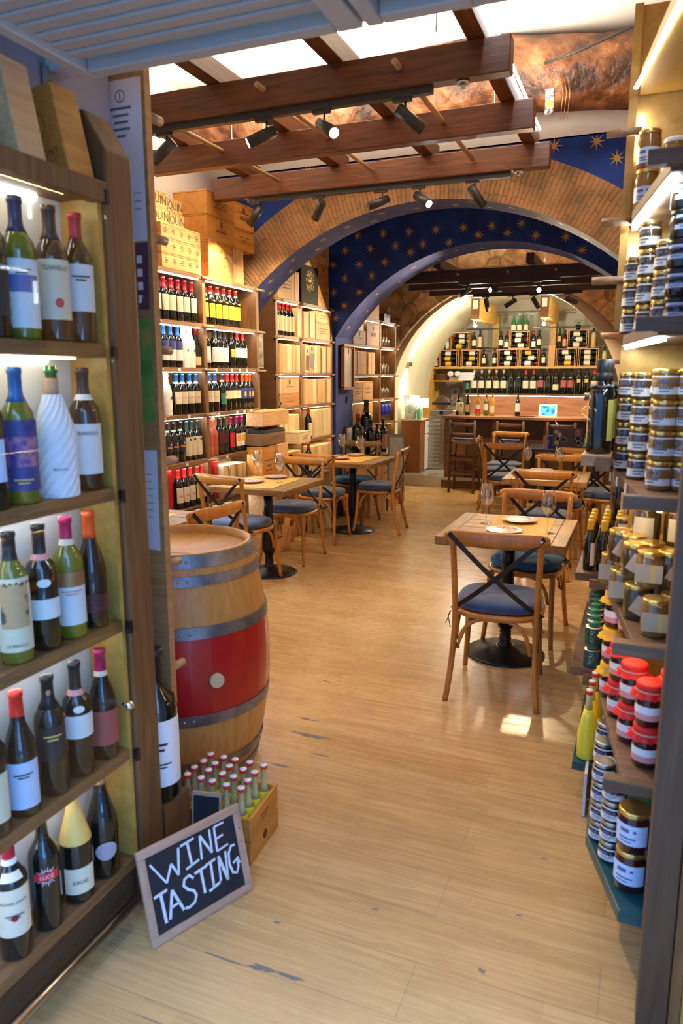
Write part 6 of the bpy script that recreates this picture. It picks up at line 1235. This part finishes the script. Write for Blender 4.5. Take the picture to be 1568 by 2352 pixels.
t = thing('soap_bottle', 'green gel bottle with pump beside the dotted pot', 'bottle', (-3.13, 10.78, .95)); MB().lathe([(.035, 0), (.038, .01), (.038, .13), (.012, .15), (.012, .165)], 18).build('body', base('mint_green_gel', (.15, .65, .40), .2, 0, Transmission_Weight=.3), t); MB().cyl((0, 0, .165), (0, 0, .19), .006, 8).box(-.03, .006, -.006, .006, .19, .20).build('pump', F_white, t)
for x, y, h, lb in ((-3.30, 11.02, .34, 'white sheet standing behind the dotted pot'), (-3.14, 11.0, .30, 'white card standing behind the gel bottle')): tag(MB().box(-.09, .09, 0, .003, 0, h).build('paper_sheet', M_paper, None, (x, y, .951), (-.1, 0, 0)), lb, 'paper')
tag(MB().box(-.04, .04, -.06, .06, 0, .16).build('wooden_box', M_crateo, None, (-3.09, 11.02, .951)), 'small wooden box at the right of the orange cabinet top', 'box')
# laptop table
t = thing('laptop_table', 'dark table carrying the stickered laptop in the back room', 'table', (-.92, 9.12, 0)); MB().box(-.36, .5, -.34, .34, .715, .75).build('tabletop', wood('dark_glossy_table', (.06, .045, .045), (.035, .025, .025), 'X', 5, .2), t, bevel=.004)
for sx in (-.32, .46):
    for sy in (-.3, .3): MB().box(sx-.025, sx+.025, sy-.025, sy+.025, 0, .715).build('leg', M_beamd, t)
t = thing('laptop', 'open dark laptop covered in round and oval stickers', 'laptop', (-.80, 9.0, .751)); m = Matrix.Rotation(-.15, 4, 'X'); MB().box(-.17, .17, 0, .24, 0, .012).build('keyboard_base', M_blackp, t); MB().box(-.17, .17, -.006, 0, .01, .235, 0, m).build('lid', base('brownish_laptop_lid', (.06, .03, .025), .4), t, bevel=.003)
for x, z, r_, c in ((.11, .18, .034, base('red_blue_sticker', (.55, .2, .2), .4)), (-.13, .19, .024, L_cream), (-.09, .155, .026, L_white), (-.11, .11, .03, F_black), (-.04, .10, .03, F_black), (.12, .12, .03, F_black), (-.12, .06, .026, L_tan), (.13, .06, .028, F_black)):
    b = MB(); b.lathe([(0, 0), (r_, 0)], 22, mat=m @ Matrix.Translation((x, -.0068, z)) @ Matrix.Rotation(PI/2, 4, 'X')); b.build('sticker', c, t); b = MB(); b.lathe([(r_*.9, 0), (r_, 0)], 22, mat=m @ Matrix.Translation((x, -.0074, z)) @ Matrix.Rotation(PI/2, 4, 'X'), cap=False).build('sticker_rim', L_white, t)
t = thing('water_bottle', 'green glass water bottle with pale label beside the laptop', 'bottle', (-.57, 8.95, .751)); MB().lathe([(.035, 0), (.038, .01), (.038, .13), (.03, .17), (.014, .23), (.013, .27)], 18).build('glass_body', M_ggreen, t); MB().lathe([(.0385, .03), (.0385, .12)], 18, cap=False).build('label', base('pale_teal_label', (.3, .6, .5), .5), t); MB().cyl((0, 0, .265), (0, 0, .285), .016, 12).build('cap', F_white, t)
t = thing('tumbler', 'clear water tumbler left of the laptop', 'glass', (-1.02, 8.86, .751)); MB().lathe([(.03, 0), (.036, .10)], 20, cap=False).build('glass_wall', M_glass, t); MB().cyl((0, 0, .002), (0, 0, .012), .029, 20).build('thick_bottom', M_glass, t)
tag(MB().box(-.03, .03, -.02, .02, 0, .14).build('blue_carton', base('blue_box', (.01, .03, .35), .3), None, (-1.0, 9.06, .751)), 'small blue carton standing behind the clear tumbler', 'carton')

# ------------------------------------------------------------------ right-hand doorway shelving
RZs = [2.085, 1.722, 1.30, .925, .548]
def right_unit():
    t = thing('doorway_shelving', 'tall dark wooden doorway shelving of jars at the right edge', 'shelving', (.25, 2.1, 0)); X = lambda x: x-.25; Y = lambda y: y-2.1
    PY = [(-.075, 2.61), (-.07, 2.48), (.02, 1.93), (.50, 1.93), (.50, 2.62)]
    for i, z in enumerate(RZs):
        MB().prism([(X(a), Y(c)) for a, c in PY], z-.03, z).build('shelf', M_shelfx, t, bevel=.002)
        MB().box(X(-.03), X(.45), Y(1.885), Y(1.925), z-.022, z+.012).build('rung', M_shelfx, t, bevel=.003)
        o_ = .035 if i > 1 else .012; b = MB(); b.add([(X(-.082+o_), Y(2.58), z-.034), (X(-.07+o_), Y(2.58), z-.034), (X(.03+o_), Y(1.98), z-.034), (X(.018+o_), Y(1.98), z-.034)], [(0, 1, 2, 3)]); b.add([(X(-.082+o_), Y(2.58), z-.040), (X(-.07+o_), Y(2.58), z-.040), (X(.03+o_), Y(1.98), z-.040), (X(.018+o_), Y(1.98), z-.040)], [(3, 2, 1, 0)])
        if i < 4: b.build('led_strip', M_led if i < 2 else M_ledw, t)
    MB().prism([(X(a), Y(c)) for a, c in PY], 2.445, 2.475).build('top_shelf', M_yellow, t)
    b = MB(); k = 34
    for q in range(k):
        u = q/(k-1); b.lathe([(.006, 0), (.006, .003), (0, .005)], 8, mat=Matrix.Translation((X(-.085+.125*u), Y(2.53-.60*u), 2.443)) @ Matrix.Rotation(PI, 4, 'X'))
    b.build('led_beads', M_led, t)
    MB().box(X(-.105), X(-.08), Y(2.60), Y(2.66), 1.745, 2.7).build('far_upright', M_yellow, t); MB().box(X(-.08), X(.5), Y(2.62), Y(2.64), 1.30, 2.7).build('back_board', M_yellow, t); MB().box(X(-.02), X(.5), Y(2.62), Y(2.64), .1, 1.30).build('back_board', M_yellow, t)
    MB().box(X(.49), X(.51), Y(1.8), Y(2.6), .1, 2.7).build('inner_side', M_yellow, t)
    for z in (2.33, 1.95): MB().box(X(-.068), X(-.062), Y(2.608), Y(2.618), z-.06, z+.06).build('vertical_led', M_led, t)
    for z, y, l in ((2.07, 2.56, .10), (1.90, 2.60, .12), (1.75, 3.1, .10), (1.53, 2.56, .12), (1.49, 2.7, .10), (1.66, 3.6, .1), (2.33, 2.56, .10)): MB().cyl((X(-.06-l-.02*(y-2.5)), Y(y+.0), z), (X(-.06), Y(y), z), .0125, 12).build('peg', M_dowel, t)
right_unit()
b = MB(); b.box(.088, .158, 1.72, 1.80, 0, 1.28).box(.088, .158, 1.72, 1.80, 1.28, 2.6); tag(MB().box(.088, .158, 1.72, 1.80, 0, 2.5).build('timber_post', wood('dark_walnut_post', (.12, .062, .030), (.06, .03, .015), 'Z', 4, .55), bevel=.003), 'dark brown timber post at the right edge of the doorway', 'post')
tag(MB().box(.16, .185, 1.715, 1.80, 0, 2.5).build('door_trim', M_stain, bevel=.002), 'narrow brown wooden trim right of the dark doorway post', 'trim')
tag(MB().box(.187, .55, 1.72, 1.76, 0, 2.5).build('plywood_panel', M_yellow), 'honey-coloured plywood panel at the extreme right edge', 'panel')
# teal bottom shelf and teal board
t = thing('teal_shelf', 'teal painted bottom shelf with cut corner holding dark jars', 'shelf', (.2, 2.2, .205)); MB().prism([(-.275, .32), (-.27, -.08), (-.168, -.385), (.3, -.385), (.3, .32)], 0, .035).build('board', M_teal, t, bevel=.003)
t = thing('teal_shelf', 'teal painted shelf holding the limoncello bottles at the right', 'shelf', (0, 2.9, .135)); MB().box(-.155, .4, -.22, .5, 0, .035).build('board', M_teal, t, bevel=.002)
for y in (2.75, 3.3): MB().box(-.10, -.06, y-2.92, y-2.88, -.135, 0).build('leg', M_stain, t)
tag(MB().box(-.005, .005, -.06, .06, 0, .17).build('white_card', M_paper, None, (-.10, 2.66, .001)), 'white card strip hanging from the teal shelf corner', 'card')
# far shelves beyond the doorway unit
t = thing('wall_shelving', 'brown wall shelving of cans and oil bottles along the right wall', 'shelving', (.1, 3.6, 0))
for z, x0, y0, y1 in ((.418, -.205, 3.0, 4.4), (.708, -.235, 3.42, 4.6), ): MB().box(x0-.1, .35, y0-3.6, y1-3.6, z-.035, z).build('shelf', M_shelfx, t, bevel=.002)
for z, x0, y0 in ((.38, -.15, 2.99), (.67, -.17, 3.41)): MB().box(x0-.1, .3, y0-3.63, y0-3.595, z-.02, z+.02).build('rung', M_shelfx, t)
MB().box(.25, .35, -.93, 1.1, 0, 2.6).build('upright_back', M_yellow, t)
t = thing('corner_shelf', 'small wooden shelf block carrying the tall black oil bottles at right', 'shelf', (-.10, 2.5, 1.325)); MB().box(-.065, .022, -.15, .35, 0, .035).build('board', M_dowel, t, bevel=.003); MB().box(-.02, .02, -.17, -.151, -.01, .03).build('end_block', M_shelf, t)
# jars: upper tiers
GJ = 'glass jars on the doorway shelving'
jw = lambda: jar(.030, .076, flat('brown_preserve', (.09, .05, .02), .12, Coat_Weight=.6), F_gold, L_white, (.12, .76, 1.5)); jh = lambda: jar(.033, .105, M_honey, F_gold, L_blue, (.12, .52, 1.3), hex_=True)
for i, (x, y, n_, key, mk, h, lb) in enumerate(((-.035, 2.46, 2, 'jh', jh, .105, 'left'), (.035, 2.27, 1, 'jhw', lambda: jar(.034, .13, M_honey, F_white, L_blue, (.1, .6, 1.3), hex_=True), .13, 'middle'), (.085, 2.10, 1, 'jhw', None, .13, 'right'))):
    for j in range(n_):
        put(key, mk, (x, y, RZs[0]+.001+j*(h+.001)), -.2, 'amber jar with pale blue label, %s stack on the top doorway shelf, %s' % (lb, ('lower', 'upper')[j] if n_ > 1 else 'single'), 'jar', GJ)
def jcol(x, y, z, n_, key, mk, h, desc, rz=-.1):
    for j in range(n_): put(key, mk, (x+random.uniform(-.002, .002), y, z+.001+j*(h+.0008)), rz+random.uniform(-.5, .3), '%s, %s from bottom' % (desc, ORD[j]), 'jar', GJ)
jcol(-.052, 2.50, RZs[1], 3, 'jw', jw, .076, 'white-labelled jar, first column on the second doorway shelf'); jcol(-.012, 2.37, RZs[1], 4, 'jw', jw, .076, 'white-labelled jar, second column on the second doorway shelf')
jcol(.030, 2.23, RZs[1], 3, 'jw', jw, .076, 'white-labelled jar, third column on the second doorway shelf'); jcol(.065, 2.08, RZs[1], 5, 'jb', lambda: jar(.036, .068, M_darkj, F_black, L_blue, (.3, .8, 1.0)), .068, 'black-lidded dark jar, right column on the second doorway shelf', .3)
jcol(-.045, 2.50, RZs[2], 4, 'jw', jw, .076, 'white-labelled jar, first column on the third doorway shelf'); jcol(-.002, 2.30, RZs[2], 4, 'jw', jw, .076, 'white-labelled jar, second column on the third doorway shelf')
jcol(.055, 2.10, RZs[2], 4, 'jx', lambda: jar(.033, .078, M_honey, F_gold, L_white, (.18, .78, 1.35)), .078, 'amber jar, third column on the third doorway shelf'); jcol(.112, 2.10, RZs[2], 4, 'jx', None, .078, 'amber jar, fourth column on the third doorway shelf'); jcol(.05, 2.25, RZs[2], 4, 'jx', None, .078, 'amber jar, rear column on the third doorway shelf')
for i, (x, y) in enumerate(((-.068, 2.46), (-.045, 2.35), (-.018, 2.22), (.015, 2.02))): tag(MB().box(-.010, .010, -.001, 0, -.028, 0).build('price_tag', F_white, None, (x-.012, y-.025, RZs[2]-.0), (0, 0, -1.38)), 'white price tag on the third doorway shelf edge, %s from left' % ORD[i], 'price tag')
# fourth tier: two big jars on a raised box and tagged jars
tag(MB().box(-.10, .12, -.10, .10, 0, .165).build('display_box', M_yellow, None, (.10, 2.44, RZs[3]+.001)), 'plywood box raising two big pickle jars on the fourth shelf', 'box')
jp = lambda: jar(.042, .115, M_olive, F_gold, L_cream, (.12, .72, .75), lidh=.014, mark=False)
put('jp', jp, (.035, 2.40, RZs[3]+.168), -.25, 'large olive-coloured jar with cream label, left one on the raised box', 'jar', GJ); put('jp', jp, (.125, 2.40, RZs[3]+.168), 0, 'large olive-coloured jar with cream label, right one on the raised box', 'jar', GJ)
def tagged():
    t = jar(.036, .10, M_honey, F_gold, None, lidh=.014, name='tagged_jar'); MB().box(-.035, .035, -.0395, -.037, .018, .068).build('kraft_tag', L_tan, t); MB().box(.004, .018, -.0402, -.0395, .018, .068).build('tag_stripe', L_gold, t); b = MB(); b.sweep([(0, -.037, .068), (.01, -.036, .085), (-.015, -.033, .088)], .0018, n=5); b.build('tag_cord', L_tan, t); return t
def tagged2():
    t = jar(.036, .10, M_olive, F_gold, None, lidh=.014, name='tagged_jar'); MB().box(-.035, .035, -.0405, -.038, .018, .068, 0, Matrix.Rotation(.5, 4, 'Y')).build('kraft_tag', L_tan, t); return t
TP = [(-.058, 2.50, 0), (-.015, 2.42, 1), (.03, 2.30, 1), (-.022, 2.30, 0), (.075, 2.20, 0), (.022, 2.15, 1), (.115, 2.08, 0), (.068, 2.02, 0)]
for i, (x, y, k) in enumerate(TP):
    put('tj%d' % k, tagged2 if k else tagged, (x, y, RZs[3]+.001), -.1+.2*math.sin(i*3), 'gold-lidded jar with kraft tag on the fourth doorway shelf, lower layer, %s counting rightwards' % ORD[i], 'jar', 'tagged jars on the fourth shelf')
for i, (x, y, k) in enumerate(((-.036, 2.40, 1), (.004, 2.33, 0), (.052, 2.25, 1), (.048, 2.13, 0), (.10, 2.15, 1), (.010, 2.22, 1))):
    put('tj%d' % k, None, (x, y, RZs[3]+.102), .2*math.sin(i*2), 'gold-lidded jar with kraft tag on the fourth doorway shelf, upper layer, %s counting rightwards' % ORD[i], 'jar', 'tagged jars on the fourth shelf')
# fifth tier: cloth-covered jam jars
def jam(cloth, top, key):
    def mk():
        t = jar(.035, .115, M_jam, F_gold, L_pink, (.16, .50, 1.5), mark=False, name='cloth_topped_jar'); b = MB(); n = 36; v = []; 
        rows = [(.0, .1185), (.033, .1185), (.0365, .1155), (.0375, .106), (.038, .096), (.049, .082)]
        for k_, (r_, z_) in enumerate(rows):
            for i in range(n): a = 2*PI*i/n; w_ = (.12*math.sin(a*9)) if k_ == 5 else 0; v.append((r_*(1+w_)*math.cos(a), r_*(1+w_)*math.sin(a), z_+(.004*math.sin(a*9+1) if k_ == 5 else 0)))
        b.add(v, [(k_*n+i, k_*n+(i+1) % n, (k_+1)*n+(i+1) % n, (k_+1)*n+i) for k_ in range(5) for i in range(n)], 0, True); b.build('cloth_cover', cloth, t)
        MB().lathe([(.0385, .096), (.0392, .098), (.0385, .100)], 24, cap=False).build('elastic_ring', L_tan, t)
        b = MB(); patch(b, [(.035, 0), (.035, .12)], .036, .057, 1.5, off=.0014, n=14); b.build('label_upper_half', L_white, t); return t
    return mk
for x, y, n_, key, lb in ((-.005, 2.32, 2, 'jr', 'red cloth-topped jam jar, first column'), (.030, 2.16, 2, 'jr', 'red cloth-topped jam jar, second column'), (.072, 2.03, 2, 'jr', 'red cloth-topped jam jar, third column'), (.135, 2.13, 2, 'jr', 'red cloth-topped jam jar, fourth column'), (.11, 2.26, 1, 'jr', 'red cloth-topped jam jar in the rear')):
    for j in range(n_): put(key, jam(M_clothr, M_clothro, 'r'), (x, y, RZs[4]+.001+j*.1215), -.3, '%s on the fifth doorway shelf, %s' % (lb, ('lower', 'upper')[j] if n_ > 1 else 'single'), 'jar', 'cloth-topped jam jars')
for x, y, n_, lb in ((-.035, 2.46, 3, 'orange'), ):
    for j in range(n_): put('jy', jam(M_clothy, M_clothy, 'y'), (x, y, RZs[4]+.001+j*.1215), -.3, 'yellow cloth-topped jar behind the red ones on the fifth shelf, %s from bottom' % ORD[j], 'jar', 'cloth-topped jam jars')
put('jy', None, (.01, 2.40, RZs[4]+.2445), -.3, 'yellow cloth-topped jar peeking above the red first column', 'jar', 'cloth-topped jam jars'); put('jr', None, (.03, 2.45, RZs[4]+.001), 0, 'red cloth-topped jar hidden behind the first columns', 'jar', 'cloth-topped jam jars'); 
# bottom teal shelf jars
ZT = .241
jl = lambda: jar(.043, .115, M_jam, F_gold, L_blue, (.22, .72, 1.1), lidh=.015)
for j in range(2): put('jl', jl, (.056, 1.93, ZT+j*.116), -.25, 'big dark jar with gold lid in front on the teal shelf, %s' % ('lower', 'upper')[j], 'jar', 'jars on the teal shelf')
for j in range(2): put('jl', jl, (.135, 1.98, ZT+j*.116), .1, 'big dark jar with gold lid beside the post on the teal shelf, %s' % ('lower', 'upper')[j], 'jar', 'jars on the teal shelf')
jk = lambda: jar(.033, .062, M_darkj, F_black, L_white, (.15, .7, 1.2)); 
M_silver = base('silver_lid', (.55, .55, .52), .25, .9)
js = lambda: jar(.033, .062, M_darkj, M_silver, L_white, (.15, .7, 1.2))
for x, y, lb in ((.002, 2.03, 'second'), (-.030, 2.12, 'first')):
    for j in range(4): put('js', js, (x, y, ZT+j*.0625), -.2, 'squat white-labelled jar, %s column on the teal shelf, %s from bottom' % (lb, ORD[j]), 'jar', 'jars on the teal shelf')
for y, n_, lb in ((2.25, 4, 'third'), (2.38, 4, 'rear')):
    for j in range(n_): put('js', js, (-.035, y, ZT+j*.0625), -.2, 'squat white-labelled jar, %s column on the teal shelf, %s from bottom' % (lb, ORD[j]), 'jar', 'jars on the teal shelf')
# limoncello bottles at the right
def tall_limo():
    t2 = thing('limoncello_bottle', None, None); MB().lathe([(.032, 0), (.036, .005), (.034, .10), (.025, .16), (.0148, .195)], 20).build('lemon_liqueur', M_lemon, t2); MB().lathe([(.0142, .195), (.0115, .225), (.011, .262)], 16).build('glass_neck', M_gclear, t2); MB().lathe([(.0135, .255), (.0138, .268)], 16).build('red_cap_ring', F_redb, t2); MB().lathe([(.0136, .2682), (.013, .272), (0, .2725)], 16).build('white_cap_top', F_white, t2)
    b = MB(); patch(b, [(.035, 0), (.035, .3)], .02, .10, .35, off=.002, a0=-PI/2+1.2); b.build('label', L_white, t2); return t2
for i, (x, y) in enumerate(((-.110, 2.73), (-.106, 2.82), (-.100, 2.91), (-.035, 2.77))): put('tlimo', tall_limo, (x, y, .171), .3*i, 'tall yellow limoncello bottle on the teal shelf at right, %s from the front' % ORD[i], 'bottle', 'tall limoncello bottles at right')
# green cans
def can(mat):
    def mk():
        t = thing('olive_oil_can', None, None); MB().lathe([(.033, 0), (.034, .002), (.034, .070), (.033, .072)], 28).build('body', mat, t); MB().lathe([(.0335, .072), (.036, .0735), (.0335, .076), (.022, .077), (0, .077)], 28).build('rim', M_silver, t); MB().lathe([(.021, .077), (.021, .094), (.0195, .0955), (0, .0955)], 24).build('cap', F_green2, t)
        b = MB()
        for q in range(5):
            a = -PI/2-.5; z = .02+.010*q; b.add([(.0345*math.cos(a+u), .0345*math.sin(a+u), zz) for u, zz in ((0, z), (.3+.12*(q % 3), z), (.3+.12*(q % 3), z+.004), (0, z+.004))], [(0, 1, 2, 3)])
        b.build('printed_lines', base('pale_green_print', (.35, .5, .42), .4), t); return t
    return mk
for i in range(11):
    y = 3.035+.085*i; x = -.123+.003*math.sin(i*2)-.002*i
    put('can%d' % (i % 2), can((M_cant, M_cang)[i % 2]), (x, y, .4185), .2, 'green olive oil can, outer row lower layer, %s from the front' % ORD[i], 'can', 'olive oil cans')
    put('can%d' % ((i+1) % 2), can((M_cant, M_cang)[(i+1) % 2]), (x, y, .4185+.0965), .2, 'green olive oil can, outer row upper layer, %s from the front' % ORD[i], 'can', 'olive oil cans')
    if i < 5:
        for j in range(2): put('can%d' % ((i+j) % 2), None, (-.045, y, .4185+j*.0965), .4, 'green olive oil can, inner row %s layer, %s from the front' % (('lower', 'upper')[j], ORD[i]), 'can', 'olive oil cans')
# oil bottles with yellow caps
def oil(h=.20, r=.024):
    def mk():
        t = thing('oil_bottle', None, None); MB().lathe([(r*.9, 0), (r, .004), (r, h*.62), (r*.8, h*.70), (.011, h*.80), (.011, h*.86)], 18).build('glass_body', M_gdark, t); MB().lathe([(.0145, h*.80), (.0150, h*.84), (.0142, h*.87), (.0152, h*.90), (.0142, h*.93), (.0152, h*.97), (.013, h), (0, h)], 18).build('cap', F_yel, t)
        b = MB(); patch(b, [(r, 0), (r, h)], h*.1, h*.55, .55, off=.0008, a0=-PI/2+.8); b.build('label', L_white, t); return t
    return mk
k = 0
for x in (-.185, -.125, -.065):
    for y in (3.50, 3.60, 3.70, 3.80): put('oil', oil(.235, .026), (x, y, .709), .1*k, 'small dark oil bottle with yellow cap, %s column from left, %s from front' % (ORD[int(round((x+.185)/.06))], ORD[int(round((y-3.5)/.1))]), 'oil bottle', 'yellow-capped oil bottles'); k += 1
tag(MB().box(-.22, .12, -.35, .35, 0, .13).build('display_step', M_shelf, None, (.06, 4.22, .709)), 'wooden step raising the rear oil bottles on the right', 'step')
for i, (x, y) in enumerate(((-.08, 3.93), (-.085, 4.03), (-.09, 4.13), (-.095, 4.23), (-.10, 4.33), (0.0, 3.95), (.0, 4.1))): put('oil2', oil(.33, .036), (x, y, .84), .1*i, 'tall dark oil bottle with yellow cap behind the smaller ones, %s rearwards' % ORD[i], 'oil bottle', 'tall yellow-capped bottles')
for j in range(4): put('jg', lambda: jar(.036, .062, M_olive, F_gold, L_cream, (.1, .6, .8), mark=False), (-.035, 3.05, .80+.063*j), .1, 'flat gold-lidded jar in the stack beside the oil bottles, %s from bottom' % ORD[j], 'jar', 'stack of flat jars')
tag(MB().box(-.05, .08, -.06, .06, 0, .38).build('display_box', M_yellow, None, (-.02, 3.06, .418)), 'plywood box under the stack of flat gold-lidded jars', 'box')
# the big square-shouldered oil bottles
def big_oil():
    t = thing('tall_oil_bottle', None, None); MB().lathe([(.036, 0), (.038, .004), (.038, .185), (.033, .198), (.018, .207), (.016, .215), (.016, .275)], 28).build('glass_body', M_gdark, t); MB().lathe([(.0195, .222), (.0195, .245), (.0185, .246), (.0195, .247), (.0195, .285), (.018, .287), (0, .287)], 24).build('cap', M_blackp, t)
    b = MB(); patch(b, [(.038, 0), (.038, .3)], .04, .165, .38, off=.0008, a0=-PI/2+1.0); b.build('label', L_lime, t); b = MB(); patch(b, [(.038, 0), (.038, .3)], .03, .165, .2, off=.0008, a0=-PI/2-1.35); b.build('side_label', L_gold, t); MB().sweep([(.03*math.cos(a), .03*math.sin(a), .203+.003*math.sin(a*5)) for a in [2*PI*i/24 for i in range(24)]], .006, n=6, closed=True).build('shoulder_cord', M_blackp, t); return t
for i, (x, y) in enumerate(((-.120, 2.42), (-.112, 2.53), (-.118, 2.64))): put('bigoil', big_oil, (x, y, 1.361), .2*i, 'tall black oil bottle with olive-yellow label on the block shelf, %s' % ('front one', 'middle one', 'rear one')[i], 'oil bottle', 'tall black oil bottles')
